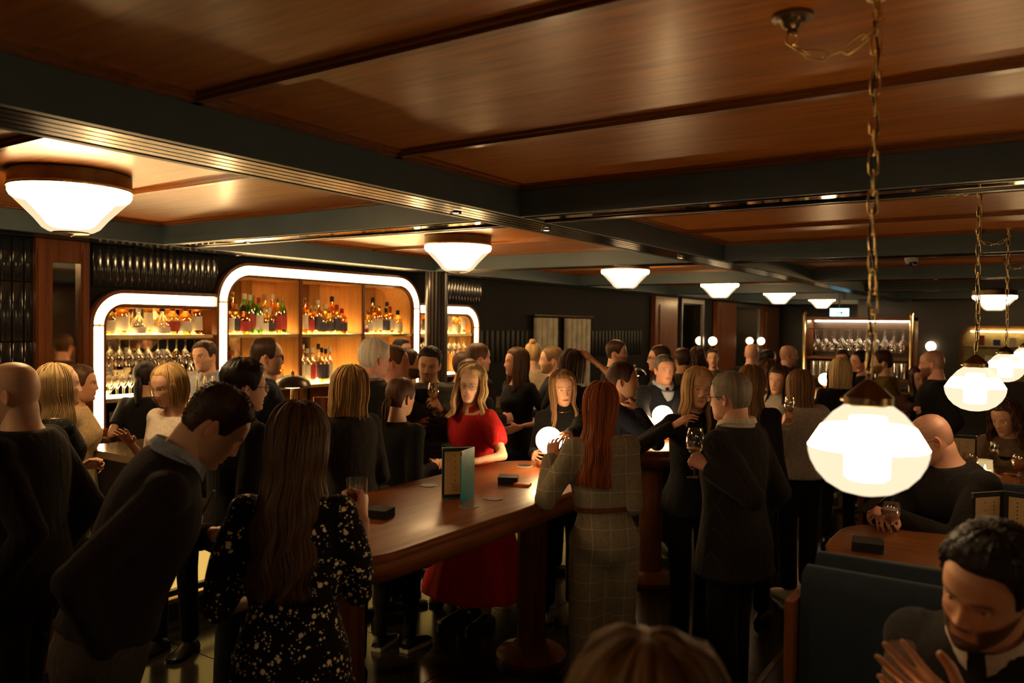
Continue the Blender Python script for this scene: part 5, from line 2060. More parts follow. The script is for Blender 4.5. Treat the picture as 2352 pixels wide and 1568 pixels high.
    def garment_bottom(self, ring, mat, kind='trousers', rt=None, rk=0.062, ra=0.052, waist=0.07, skirt=None):
        Hh, F, bw = self.H, self.female, self.bw
        mb = MB()
        if kind == 'trousers':
            rr = [r for r in ring if r[0] <= waist * Hh + 1e-4]
            mb.loft([ell_ring(self.spine, z, rx + 0.006, ry + 0.006, yo) for z, rx, ry, yo in rr])
            self.leg_tubes(mb, (rt or (0.088 if F else 0.086)) * (0.5 + 0.5 * bw), rk, ra)
            self.job('trousers', mb, mat, self.vox * 1.6, 3)
        else:
            n = 40
            rings = []
            for (zz, ax, ay, rp) in skirt:
                rings.append([V3((ax * (1 + rp * math.sin(j * 2 * math.pi / n * 9)) * math.cos(2 * math.pi * j / n), ay * (1 + rp * math.sin(j * 2 * math.pi / n * 9)) * math.sin(2 * math.pi * j / n), zz)) for j in range(n)])
            mb.loft(rings)
            self.job('skirt', mb, mat, None, 2)


PEOPLE = []


def np_mesh(name, V, faces, mat, attr=None, attr_name='tint', smooth=True):
    me = bpy.data.meshes.new(name)
    me.from_pydata(V.tolist(), [], faces)
    me.materials.append(mat)
    if attr is not None:
        at_ = me.attributes.new(attr_name, 'FLOAT_COLOR', 'POINT')
        a = np.ones((len(V), 4))
        a[:, :3] = attr
        at_.data.foreach_set('color', a.reshape(-1))
    if smooth:
        me.polygons.foreach_set('use_smooth', [True] * len(me.polygons))
    me.update()
    return me


# ---------------------------------------------------------------- hair
def hairline(a, fringe=7.4, recede=0.0, nape=-7.5, cover_ear=False):
    a = abs(a)
    return float(np.interp(a, [0, 0.50, 0.80, 1.00, 1.12, 1.20, 1.42, 1.52, 1.85, 2.15, 3.15],
                           [fringe + recede, fringe + recede * 1.2, 6.7 + recede, 5.0 + recede * 0.6, 3.2, -0.4 if not cover_ear else -3, -1.3 if not cover_ear else -4, 1.0 if not cover_ear else -5, 0.8 if not cover_ear else -6, nape + 1.5, nape]))


def make_hair(style, lod, female, seed=0, L=-30.0, t=1.6, fringe=7.4, recede=0.0, wave=0.6, side_from=0.95, flare=0.10, locks=None, back_y=0.0, parting=0.0, curl=0.0, top_t=None):
    """hair in head space (cm). returns verts (m), faces, strand values"""
    rnd = random.Random(seed)
    na = {0: 120, 1: 84, 2: 52}[lod]
    V, Fc, S = [], [], []
    long_ = style in ('long', 'bob', 'wavy', 'curly')
    az = [(-math.pi + 2 * math.pi * (j + 0.5) / na) for j in range(na)]
    sv = [rnd.random() for _ in az]
    sv = [0.25 * sv[j - 1] + 0.5 * sv[j] + 0.25 * sv[(j + 1) % na] for j in range(na)]
    nzt = {0: 22, 1: 16, 2: 11}[lod]
    nzl = ({0: 22, 1: 15, 2: 9}[lod]) if long_ else 0
    tt = top_t if top_t is not None else t

    def col_points(a, j):
        """column from crown to hairline, then the hanging length"""
        aa = abs(a)
        pts = []
        cov = long_
        zh = hairline(a, fringe, recede, -7.5, cov)
        if style in ('pony', 'bun'):
            zh = hairline(a, fringe, recede, -7.0, False)
            if 1.4 < aa < 2.0:
                zh = min(zh, 2.0)
        hang = long_ and aa > side_from
        z_at = 2.0 if hang else zh
        for i in range(nzt):
            q = i / (nzt - 1)
            z = 11.72 + (z_at - 11.72) * (1 - math.cos(q * math.pi / 2)) ** 0.92
            x, y = slice_xy(np.array(a), np.array(z), female)
            x, y = float(x), float(y)
            edge = 1.0 if hang else (1 - q ** 5) * 0.92 + 0.08
            th = (tt if z > 6 else tt + (t - tt) * min(1, (6 - z) / 4)) * edge
            c = V3((0, -0.8, 1.5))
            p = V3((x, y, z))
            n = (p - c).normalized()
            nz_ = mnoise.noise(V3((x * 0.35 + seed, y * 0.35, z * 0.35))) * (0.55 if style != 'curly' else 1.4)
            rip = 0.22 * (sv[j] - 0.5) * 2
            if style == 'short':
                nz_ += 0.5 * mnoise.noise(V3((x * 1.1 + seed, y * 1.1, z * 1.1)))
            p = p + n * th * (1 + 0.35 * nz_ + rip * 0.5)
            pts.append(p)
        if hang:
            x0, y0 = pts[-1].x, pts[-1].y
            Ln = L * (1 + 0.05 * (sv[j] - 0.5)) + (0.8 * (sv[j] - .5))
            for i in range(1, nzl + 1):
                q = i / nzl
                z = 2.0 + (Ln - 2.0) * q
                k = 1 + flare * math.sin(min(1, q * 1.5) * math.pi / 2)
                x, y = x0 * k, y0 * k
                if math.cos(a) < 0:
                    y += back_y * q
                    # hair falls in towards the neck, then lies over the back
                    y += 1.4 * math.exp(-((z + 10) / 5.0) ** 2)
                x *= (1 - 0.16 * math.exp(-((z + 10) / 6.0) ** 2)) if style != 'curly' else 1.0
                ph = seed + 2.2 * math.sin(a * 2.0) + j * 0.13
                w = wave * q
                x += w * math.sin(z * 0.42 + ph) * 0.9
                y += w * math.cos(z * 0.36 + ph * 1.3) * 0.7
                if curl:
                    inn = curl * max(0, q - 0.6) / 0.4
                    rl = math.hypot(x, y)
                    x -= x / rl * inn * 2.2
                    y -= y / rl * inn * 2.2
                if style == 'curly':
                    nn = mnoise.noise_vector(V3((x * 0.35 + seed, y * 0.35, z * 0.35)))
                    x += nn.x * 2.0
                    y += nn.y * 2.0
                    z += nn.z * 1.0
                pts.append(V3((x, y, z)))
        return pts, hang
    cols = [col_points(a, j) for j, a in enumerate(az)]
    base = []
    for j, (pts, hang) in enumerate(cols):
        base.append(len(V))
        for i, p in enumerate(pts):
            V.append(p)
            S.append(sv[j])
    for j in range(na):
        k = (j + 1) % na
        n = min(len(cols[j][0]), len(cols[k][0]))
        for i in range(n - 1):
            Fc.append((base[j] + i, base[k] + i, base[k] + i + 1, base[j] + i + 1))
    # crown cap
    cv = len(V)
    V.append(V3((0, -1.3, 11.75 + tt * 1.02)))
    S.append(0.5)
    for j in range(na):
        Fc.append((cv, base[(j + 1) % na], base[j]))
    # inner face of the hanging length gives it thickness
    if long_:
        ib = {}
        for j, (pts, hang) in enumerate(cols):
            if hang:
                ib[j] = len(V)
                for i in range(nzt - 2, len(pts)):
                    p = pts[i]
                    r = math.hypot(p.x, p.y + 0.8)
                    th = min(1.6 + 0.3 * t, r * 0.4) * (0.35 if i == len(pts) - 1 else 1)
                    V.append(V3((p.x - p.x / r * th, p.y - (p.y + 0.8) / r * th, p.z)))
                    S.append(sv[j] * 0.6)
        m = nzl + 2
        for j in ib:
            k = (j + 1) % na
            if k in ib:
                for i in range(m - 1):
                    Fc.append((ib[j] + i, ib[j] + i + 1, ib[k] + i + 1, ib[k] + i))
                Fc.append((base[j] + nzt - 2 + m - 1, base[k] + nzt - 2 + m - 1, ib[k] + m - 1, ib[j] + m - 1))
            else:
                for i in range(m - 1):
                    Fc.append((base[j] + nzt - 2 + i, ib[j] + i, ib[j] + i + 1, base[j] + nzt - 2 + i + 1))
            if (j - 1) % na not in ib:
                for i in range(m - 1):
                    Fc.append((base[j] + nzt - 2 + i, base[j] + nzt - 1 + i, ib[j] + i + 1, ib[j] + i))

    def tube(path, rad, val, n=5):
        mb = MB()
        mb.tube(path, rad, n)
        o = len(V)
        V.extend([V3(p) for p in mb.v])
        S.extend([val] * len(mb.v))
        Fc.extend([tuple(i + o for i in f) for f in mb.f])

    nl = locks if locks is not None else {0: 160, 1: 100, 2: 26}[lod]
    if long_:
        hangers = [j for j in range(na) if cols[j][1]]
        for _ in range(nl):
            j = rnd.choice(hangers)
            pts = cols[j][0]
            i0 = rnd.randint(0, nzt - 2)
            off = rnd.uniform(-0.1, 0.55)
            ext = rnd.uniform(0, 1.6)
            path, rad = [], []
            r0 = rnd.uniform(0.18, 0.52) * (1.6 if style == 'curly' else 1)
            ph = rnd.uniform(0, 6)
            sel = list(range(i0, len(pts)))
            for ii, i in enumerate(sel):
                p = pts[i]
                rr = math.hypot(p.x, p.y + 0.8) + 1e-6
                q = ii / max(1, len(sel) - 1)
                wob = 0.35 * wave * math.sin(ph + i * 0.7) * q + (0.8 * math.sin(ph + i * 1.3) if style == 'curly' else 0)
                n = V3((p.x / rr, (p.y + 0.8) / rr, 0.9 if i < nzt * 0.5 else 0)).normalized()
                tg = V3((-n.y, n.x, 0))
                path.append(p + n * (off + 0.2) + tg * wob)
                rad.append(r0 * (0.35 + 0.65 * math.sin(math.pi * min(1, 0.12 + q * 0.9)) ** 0.6))
            d = (path[-1] - path[-2]).normalized()
            path.append(path[-1] + d * ext)
            rad.append(0.06)
            if len(path) > 3:
                tube(path, rad, rnd.random(), 5 if lod < 1 else 3)
    if style == 'short' and lod < 2:
        for _ in range((900 if lod == 0 else 220)):
            j = rnd.randrange(na)
            pts = cols[j][0]
            i = rnd.randint(1, len(pts) - 2)
            p = pts[i]
            n = (p - V3((0, -0.8, 1.5))).normalized()
            d = (pts[i + 1] - pts[i - 1]).normalized() if abs(az[j]) > 0.8 or pts[i].z < 6 else V3((rnd.uniform(-.4, .4), 0.9, 0.2))
            ln = min(1.8, 0.6 + 0.8 * t)
            path = [p - d * ln * 0.5 - n * 0.15, p + n * 0.12 * t, p + d * ln * 0.5 + n * rnd.uniform(0.0, 0.4)]
            tube(path, [0.10, 0.13, 0.03], rnd.random(), 3)
    if style == 'pony':
        r = rnd
        for q in range({0: 60, 1: 44, 2: 14}[lod]):
            aa = r.uniform(0, 6.28)
            rr = r.uniform(0, 1.7)
            p0 = V3((rr * 0.5 * math.cos(aa), -11.2, 0.5 + rr * 0.5 * math.sin(aa)))
            path = [p0]
            ln = abs(L)
            for s in np.linspace(0.1, 1, 9):
                sw = math.sin(min(1, s * 1.3) * math.pi) * 0.9
                path.append(V3((rr * (0.6 + 1.0 * math.sin(s * 2.8)) * math.cos(aa) + 0.35 * math.sin(s * 5 + aa), -11.2 - 2.6 * math.sin(min(1, s * 2.2) * math.pi / 2) + rr * (0.5 + math.sin(s * 2.8)) * 0.8 * math.sin(aa), 0.5 - (ln - 0) * s + 1.2 * math.sin(s * 3))))
            tube(path, [0.5, 0.55, 0.6, 0.6, 0.58, 0.55, 0.5, 0.4, 0.3, 0.08], r.random(), 5)
        tube([V3((math.cos(x) * 1.15, -10.7, 0.6 + math.sin(x) * 1.15)) for x in np.linspace(0, 6.28, 12)], 0.3, 0.0, 6)
    if style == 'bun':
        c = V3((0, -5.5, 12.5))
        for q in range(40 if lod < 2 else 16):
            ax = V3((rnd.uniform(-1, 1), rnd.uniform(-1, 1), rnd.uniform(-1, 1))).normalized()
            b1 = ax.orthogonal().normalized()
            b2 = ax.cross(b1)
            tube([c + (b1 * math.cos(x) + b2 * math.sin(x)) * rnd.uniform(2.6, 3.1) for x in np.linspace(0, 4.8, 10)], [0.2, .5, .6, .6, .6, .6, .6, .6, .5, .1], rnd.random(), 5)
        o = len(V)
        mb = MB().ball(tuple(c), 2.7, 14, 10)
        V.extend([V3(p) for p in mb.v])
        S.extend([0.3] * len(mb.v))
        Fc.extend([tuple(i + o for i in f) for f in mb.f])
    arr = np.array([(p[0], p[1], p[2]) for p in V]) * 0.01
    Sv = np.array(S)
    return arr, Fc, np.stack([Sv, Sv, Sv], -1)


def shoe_mb(F, heel=0.0):
    mb = MB()
    L = 0.245 if F else 0.285
    pts = [(-0.055, 0.030, 0.055), (-0.03, 0.036, 0.075), (0.02, 0.038, 0.085), (0.08, 0.044, 0.062), (0.13, 0.048, 0.048), (L - 0.075, 0.040, 0.036), (L - 0.058, 0.022, 0.024)]
    rings = []
    for (y, w, h) in pts:
        n = 14
        r = []
        for j in range(n):
            a = 2 * math.pi * j / n
            z = 0.024 + (h - 0.024) * max(0, math.sin(a)) if math.sin(a) > 0 else 0.024 + 0.006 * math.sin(a)
            r.append(V3((w * math.cos(a), y, z)))
        rings.append(r)
    mb.loft(rings, 0)
    rings = []
    for z, e in ((0.0, 0.0), (0.012, 0.003), (0.026, 0.002)):
        out = []
        for (y, w, h) in pts:
            out.append(V3((w + e, y, z)))
        for (y, w, h) in reversed(pts):
            out.append(V3((-w - e, y, z)))
        rings.append(out)
    mb.loft(rings, 1)
    return mb


_shoe_cache = {}


def shoe_mesh(F, m, sole):
    k = (F, m.name, sole.name)
    if k not in _shoe_cache:
        _shoe_cache[k] = shoe_mb(F).mesh('shoe', [m, sole], 50)
    return _shoe_cache[k]


def finish_people():
    objs = [p[1] for P in PEOPLE for p in P.parts]
    res = finish_remesh(objs)
    it = iter(res)
    for P in PEOPLE:
        for (kind, _, mat, disp) in P.parts:
            co, faces = next(it)
            if kind != 'body':
                link(kind, np_mesh(kind, co, faces, mat), P.root)
                continue
            V, Fc, T = [co], list(faces), [np.ones((len(co), 3))]
            off = len(co)
            hv, hf, ht = head_arrays(P.lod, P.female, **P.headkw)
            R = np.array(P.Rh) * P.hs
            V.append(hv @ R.T + np.array(P.hc))
            T.append(ht)
            Fc += [tuple(i + off for i in f) for f in hf]
            off += len(hv)
            for i in (0, 1):
                S_, E_, W_, M_, pose = P.arm[i]
                if pose == 'none':
                    continue
                vv, ff = _hm[(pose, 0.0042 if P.d < 3.0 else 0.006 if P.d < 5.6 else 0.009)]
                sc_ = 0.90 if P.female else 1.0
                q = vv * sc_
                if i == 1:
                    q = q * np.array([-1, 1, 1])
                    ff = [tuple(reversed(f)) for f in ff]
                # left hand: thumb on +X side of its own frame
                V.append(q @ np.array(M_).T + np.array(W_))
                T.append(np.tile(np.array([[1.04, 0.92, 0.90]]), (len(vv), 1)))
                Fc += [tuple(k + off for k in f) for f in ff]
                off += len(vv)
            link('body', np_mesh('body', np.concatenate(V), Fc, mat, np.concatenate(T)), P.root)
        if P.hair:
            hk = dict(P.hair)
            col = hk.pop('col')
            hv, hf, hs = make_hair(hk.pop('style'), P.lod, P.female, **hk)
            R = np.array(P.Rh) * P.hs
            link('hair', np_mesh('hair', hv @ R.T + np.array(P.hc), hf, HAIR[col], hs, 'strand'), P.root)
        if P.shoes is not None:
            for q, (hp, kn, an) in enumerate(P.leg):
                o = link('shoe', shoe_mesh(P.female, P.shoes, SOLE_W if P.shoes is SHOE_W or getattr(P, 'white_sole', False) else P.shoes), P.root, (an.x, an.y, 0.0 if P.seat is None else an.z - 0.075))
                o.rotation_euler = (0, 0, -0.12 if q == 0 else 0.12)


def add_glasses(P, thin=0.0016, m=None, rnd=False):
    """spectacles on the nose, arms back to the ears"""
    mb = MB()
    hs = P.hs
    for s in (-1, 1):
        n = 18
        w, h = (0.024, 0.020) if rnd else (0.027, 0.018)
        loop = [(s * 0.033 + w * math.copysign(abs(math.cos(a)) ** (1 if rnd else .7), math.cos(a)), 0.0985, -0.002 + h * math.copysign(abs(math.sin(a)) ** (1 if rnd else .7), math.sin(a))) for a in np.linspace(0, 2 * math.pi, n)]
        mb.tube(loop, thin, 6)
        mb.tube([(s * 0.060, 0.0975, 0.004), (s * 0.074, 0.082, 0.006), (s * 0.0775, 0.0, 0.006), (s * 0.076, -0.018, -0.012)], thin, 6)
    mb.tube([(-0.008, 0.0985, 0.004), (0.0, 0.103, 0.007), (0.008, 0.0985, 0.004)], thin, 6)
    M = Matrix.Translation(P.hc) @ (P.Rh.to_4x4()) @ Matrix.Scale(hs, 4)
    mb.v = [tuple(M @ V3(p)) for p in mb.v]
    o = mb.build('spectacles', m or BLACKPL, P.root, 80)
    gl = MB()
    for s in (-1, 1):
        w, h = (0.023, 0.019) if rnd else (0.026, 0.017)
        for yy in (0.0982, 0.0988):
            pass
        gl.lathe([(1.0, 0.0), (1.0, 0.0006)], 18, mat=M @ Matrix.Translation((s * 0.033, 0.0982, -0.002)) @ Matrix.Rotation(-math.pi / 2, 4, 'X') @ Matrix.Diagonal((w, h, 1, 1)))
    gl.build('lenses', GLASS, o, 80)


def add_collar(P, mat, r=None, h=0.042, tips=True, name='collar', open_=0.9):
    """shirt collar folded round the neck"""
    r = r or (0.067 if P.female else 0.079)
    sp, sr = P.spine(0.300 * P.H)
    n = 30
    A = np.linspace(open_ * 0.25, 2 * math.pi - open_ * 0.25, n)
    rings = []
    for a in A:
        d = V3((math.sin(a), math.cos(a), 0))
        fr = max(0, math.cos(a))
        hh = h * (1 + 0.25 * (1 - fr))
        drop = 0.020 + (0.030 * fr ** 4 if tips else 0)
        prof = [(r * 0.98, 0.006 - 0.010 * fr), (r * 0.95, hh - 0.018 * fr), (r * 1.0, hh + 0.004 - 0.018 * fr), (r * 1.13, hh - drop - 0.014 * fr), (r * 1.11, hh - drop - 0.018 * fr), (r * 1.02, hh - 0.006 - 0.018 * fr)]
        rings.append([sp + sr @ (d * q + V3((0, -0.006 + 0.010 * fr, z))) for q, z in prof])
    mb = MB().loft(rings)
    return mb.build(name, mat, P.root, 60)


def head_to_local(P, p):
    return P.hc + P.Rh @ (V3(p) * P.hs)

# ================================================================== THE CROWD
def I(P, px, py, d):
    return P.local(at(px, py, d))


def bent(P, i, x=0.13, y=0.27, z=None, pose='grip', n=None):
    s = 1 if i == 0 else -1
    P.set_arm(i, (s * x, y, z or P.hip + 0.22), None, pose, n or (s * 0.8, 0.1, 0.3))


TROU = dict(mat=F_BLACK)
BROWS = {'d': (0.12, 0.09, 0.08), 'b': (0.30, 0.22, 0.17), 'l': (0.55, 0.42, 0.32), 'g': (0.40, 0.36, 0.32)}

# ---------- foreground, left
P = Person('bald man in a black sweater at the left picture edge, seen from behind', 22, 832, 3.0, -62, bw=1.12, head=(-4, 6, 0), ht=0)
P.build('pale', None, dict(mat=F_BLACK2, hem=-0.055, ease=0.022, name='sweater'), dict(mat=F_JEANS, rk=0.068, ra=0.058), headkw=dict(brow=BROWS['b']))
bald = P
# stitched arc on the back pocket
st = MB()
for q in range(2):
    st.tube([(-0.15 + 0.12 * u, -0.152 - 0.012 * math.sin(u * 3.1), 0.80 - q * 0.012 - 0.05 * math.sin(u * math.pi) ** 2 + 0.03 * abs(u - 0.5)) for u in np.linspace(0, 1, 14)], 0.0012, 5)
st.build('pocket_stitching', plain('tan_thread', (0.25, 0.17, 0.09), 0.7), P.root, 80)

P = Person('man in a navy quarter-zip sweater bowing his head beside the floral dress', 545, 897, 2.52, 84, h=1.86, bw=1.0, lean=25, head=(-4, 34, 0))
P.set_arm(0, (0.10, 0.03, P.hip - 0.04), (0.25, -0.75, -0.6), 'relaxed', (1, 0.0, 0.3))
P.set_arm(1, I(P, 533, 1225, 2.62), (-0.3, 0.1, -1), 'flat', (-0.4, 0.3, 0.5))
P.build('fair', dict(style='short', col='darkbrown', t=0.55, top_t=1.7, seed=3), dict(mat=F_NAVYRIB, hem=0.03, ease=0.020, name='sweater'),
        dict(mat=F_GREYTR, rk=0.075, ra=0.062), headkw=dict(brow=BROWS['d'], lids=0.8, beard=0.0))
add_collar(P, F_LBLUE, 0.082, 0.050)
bower = P
z_, r_ = P.spine(0.27 * P.H)
MB().tube([P.spine(q * P.H)[0] + P.spine(q * P.H)[1] @ V3((0, 0.075 * P.H, 0)) for q in (0.23, 0.25, 0.27, 0.285)], 0.004, 6).build('zip', plain('zip_metal', (0.3, 0.3, 0.3), 0.35, 0.9), P.root)

P = Person('woman with long brown hair in a black floral dress, back to the camera', 688, 924, 2.45, 14, True, bw=1.02, head=(2, 4, 2))
P.set_arm(1, (-0.13, 0.24, P.hip + 0.12), (-0.22, -0.2, -1), 'relaxed')
P.set_arm(0, (0.17, 0.27, P.hip + 0.45), (0.12, -0.25, -1), 'grip', (0.8, 0, 0.4))
P.build('fair', dict(style='long', col='brown', L=-45, t=1.7, wave=1.3, seed=11, flare=0.16, back_y=-4.5, locks=420, side_from=1.0),
        dict(mat=F_FLORAL, hem=-0.03, ease=0.012, sleeve=1.05, puff=0.020, name='dress', dress=[(0.20, 0.27, 0.25), (0.45, 0.245, 0.22), (0.62, 0.225, 0.20), (P.hip - 0.10, 0.205, 0.175)]),
        None, headkw=dict(brow=BROWS['b']), bare_legs=True)
floral = P
gp = P.world(P.grip[0])
t = thing('red_drink_glass', 'small glass of red drink in the hand of the woman in floral dress', 'drink', (gp.x, gp.y, gp.z - 0.055))
link('tumbler', tumb_me, t)
MB().lathe([(0.0295, 0.012), (0.034, 0.07)], 14).build('drink', DRINK_RED, t)

# ---------- left middle
P = Person('blonde woman in profile in a black dotted dress, next to the bald man', 128, 832, 4.15, 70, True, head=(10, -4, 0))
P.set_arm(0, I(P, 205, 1150, 4.05), None, 'relaxed', (0.7, 0.4, 0.6))
bent(P, 1)
P.build('pale', dict(style='long', col='platinum', L=-21, t=1.1, wave=0.5, seed=5, side_from=1.15, flare=0.06, recede=0.6),
        dict(mat=F_DOTS, hem=-0.03, ease=0.010, sleeve=0.8, scoop=1, name='dress', dress=[(0.45, 0.23, 0.20), (0.7, 0.20, 0.17), (P.hip - 0.08, 0.185, 0.16)]), None, headkw=dict(brow=BROWS['b'], mouth_open=0.25), bare_legs=True)
blonde1 = P
for s in (-1,1):
    MB().ball(tuple(head_to_local(P, (s * 0.078, -0.008, -0.048))), 0.006, 10, 6).build('earring', GOLD, P.root)
w = P.world(P.grip[0])
t = thing('handbag', 'shiny black handbag hanging from the blonde woman\'s hand', 'handbag', (w.x, w.y, w.z - 0.36), P.yaw)
MB().prism(rrect(-0.055, 0.055, -0.13, 0.13, 0.03), 0.0, 0.20, 0, 0.012).build('bag_body', plain('black_patent', (0.012, 0.011, 0.011), 0.16, 0, 0.2, 8, 0, 0.6), t, 50)
MB().tube([(0, 0.10 * math.cos(a), 0.19 + 0.17 * math.sin(a)) for a in np.linspace(0, math.pi, 14)], 0.007, 8).build('strap', BLACKPL, t, 80)
MB().tube([(0.056, -0.03, 0.15), (0.058, 0.03, 0.15)], 0.006, 8).build('clasp', GOLD, t)

P = Person('person in a cream coat half hidden behind the blonde in dots', 181, 836, 5.05, 100, True)
P.build('tan', dict(style='short', col='auburn', t=1.6, seed=8), dict(mat=F_CREAM, hem=-0.12, ease=0.03, name='coat'), TROU)

P = Person('bartender with black ponytail in a black T-shirt, seen from behind', 333, 828, 6.0, 25, True)
P.set_arm(1, (-0.24, 0.10, P.hip + 0.12), None, 'relaxed')
P.build('olive', dict(style='pony', col='black', L=-22, t=1.2, seed=4), dict(mat=F_BLACK, hem=-0.04, ease=0.016, sleeve=0.8, name='t_shirt'), TROU)

P = Person('woman with a blonde bob in a white blouse looking down', 381, 836, 4.6, 222, True, head=(8, 14, 0))
P.set_arm(0, I(P, 283, 1000, 4.45), None, 'spread', (0.3, -0.6, 0.6))
bent(P, 1)
P.build('fair', dict(style='bob', col='blond', L=-12.5, t=1.5, wave=0.35, seed=6, flare=0.05, curl=0.8, side_from=1.0, recede=0.8), dict(mat=F_WHITE, hem=-0.05, ease=0.016, sleeve=1.3, scoop=2, name='blouse'),
        dict(mat=F_NAVY), headkw=dict(brow=BROWS['b'], lids=0.75))

P = Person('bartender in a pale blue shirt behind the brass taps, head tilted', 468, 783, 6.35, 205, head=(12, -2, 9))
bent(P, 0)
bent(P, 1)
P.build('fair', dict(style='short', col='darkbrown', t=0.7, top_t=1.8, seed=2), dict(mat=F_LBLUE, hem=-0.03, ease=0.018, name='shirt'), TROU, headkw=dict(brow=BROWS['d'], beard=0.25))
add_collar(P, F_LBLUE)

P = Person('man with tousled black hair and glasses in black, behind the bowing man', 560, 828, 3.85, 62, head=(8, 2, 0), bw=1.03)
bent(P, 0)
bent(P, 1)
P.build('fair', dict(style='short', col='black', t=1.3, top_t=2.9, seed=9), dict(mat=F_BLACK, hem=-0.05, ease=0.02, name='jumper'), dict(mat=F_JEANS), headkw=dict(brow=BROWS['d'], mouth_open=0.3))
add_glasses(P)

P = Person('man with receding dark hair and spectacles in dark navy at the bar', 611, 773, 5.15, 80, head=(4, 2, 0), bw=1.04)
bent(P, 1)
P.build('fair', dict(style='short', col='darkbrown', t=0.8, seed=12, recede=2.2), dict(mat=F_NAVY, hem=-0.06, ease=0.022, name='jacket'), dict(mat=F_BLACK), headkw=dict(brow=BROWS['d']))
add_collar(P, F_WHITE, 0.08, 0.045)
add_glasses(P)

# ---------- round the standing table, left side
P = Person('woman with straight blonde hair in a charcoal sweater, drinking, back turned', 806, 838, 4.30, -42, True, head=(-12, -4, 0))
P.set_arm(1, I(P, 733, 952, 4.18), (-0.9, 0.2, -0.9), 'grip', (-0.6, -0.5, 0.4))
bent(P, 0)
P.build('pale', dict(style='bob', col='blond', L=-19, t=1.5, wave=0.25, seed=21, flare=0.10, side_from=0.9, locks=140), dict(mat=F_CHAR, hem=-0.05, ease=0.022, name='sweater'), dict(mat=F_BLACK), headkw=dict(brow=BROWS['b']))
w = P.world(P.grip[1])
t = thing('copper_tumbler', 'tall copper cup raised by the woman with straight blonde hair', 'cup', (w.x, w.y, w.z - 0.03))
MB().lathe([(0.030, 0), (0.034, 0.004), (0.038, 0.13), (0.036, 0.13), (0.032, 0.01), (0.0, 0.008)], 20, caps=False).build('cup', plain('copper', (0.45, 0.18, 0.09), 0.3, 0.9), t)

P = Person('woman with an auburn ponytail in a black top, back turned, at the table', 922, 864, 4.75, 33, True, head=(8, 2, 3))
bent(P, 0, 0.16, 0.24)
bent(P, 1)
P.white_sole = True
P.build('pale', dict(style='pony', col='auburn', L=-17, t=1.0, seed=14, fringe=7.0), dict(mat=F_BLACK, hem=-0.04, ease=0.020, name='top'),
        dict(mat=F_SKIRT, kind='skirt', skirt=[(0.52, 0.235, 0.20, 0.03), (0.68, 0.21, 0.18, 0.02), (P.hip + 0.02, 0.175, 0.14, 0), (P.hip + 0.14, 0.135, 0.105, 0)]), headkw=dict(brow=BROWS['b']), bare_legs=True)
mb = MB()
P.leg_tubes(mb, 0.083, 0.054, 0.037)
P.job('tights', mb, F_TIGHT)
pony = P

P = Person('white-haired man in a black sweater with a pink collar, back turned', 862, 778, 5.15, 48, bw=1.06, head=(6, 4, 0))
bent(P, 0)
P.build('pink', dict(style='short', col='white', t=2.0, top_t=2.2, seed=15), dict(mat=F_BLACK, hem=-0.06, ease=0.022, name='sweater'), dict(mat=F_BLACK), headkw=dict(brow=BROWS['g']))
add_collar(P, F_PINK, 0.084, 0.052)

P = Person('man with reddish face just behind the white-haired man', 903, 789, 5.50, 78, head=(6, 0, 0))
P.build('pink', dict(style='short', col='auburn', t=0.8, seed=16), dict(mat=F_BROWN, hem=-0.06, ease=0.02, name='jacket'), TROU, headkw=dict(brow=BROWS['b']))

P = Person('bearded man in profile between white-haired man and grey gilet', 936, 797, 6.25, 80, head=(4, 2, 0))
P.build('tan', dict(style='short', col='darkbrown', t=0.8, seed=17), dict(mat=F_BROWN, hem=-0.06, ease=0.02, name='jacket'), TROU, headkw=dict(brow=BROWS['d'], beard=0.9))

P = Person('tall dark-haired bartender glimpsed behind the bearded man in profile', 922, 775, 8.10, 130)
P.build('tan', dict(style='short', col='black', t=0.9, seed=18), dict(mat=F_CREAM, hem=-0.06, ease=0.02, name='shirt'), TROU, headkw=dict(brow=BROWS['d']))

P = Person('dark-haired man in a grey quilted gilet holding a wine glass', 990, 795, 5.60, 196, head=(-8, 10, -6), bw=1.02)
P.set_arm(1, I(P, 1004, 925, 5.27), None, 'grip', (-0.9, 0.0, 0.3))
P.set_arm(0, I(P, 965, 975, 5.3), None, 'relaxed')
P.build('olive', dict(style='short', col='black', t=0.7, top_t=1.5, seed=19), dict(mat=F_GILET, hem=-0.05, ease=0.028, name='gilet', sleeve=2.0), TROU, headkw=dict(brow=BROWS['d'], beard=0.35))
MB().loft([ell_ring(P.spine, z * P.H, 0.045 * P.H, 0.03 * P.H, 0.052 * P.H, 16) for z in (0.10, 0.16, 0.22, 0.27, 0.295)]).build('t_shirt', F_BLACK, P.root, 80)
w = P.world(P.grip[1])
wineglass((w.x, w.y, w.z - 0.075), 'glass of white wine held by the man in the quilted gilet', DRINK_WINE, 1.0, 0.145)

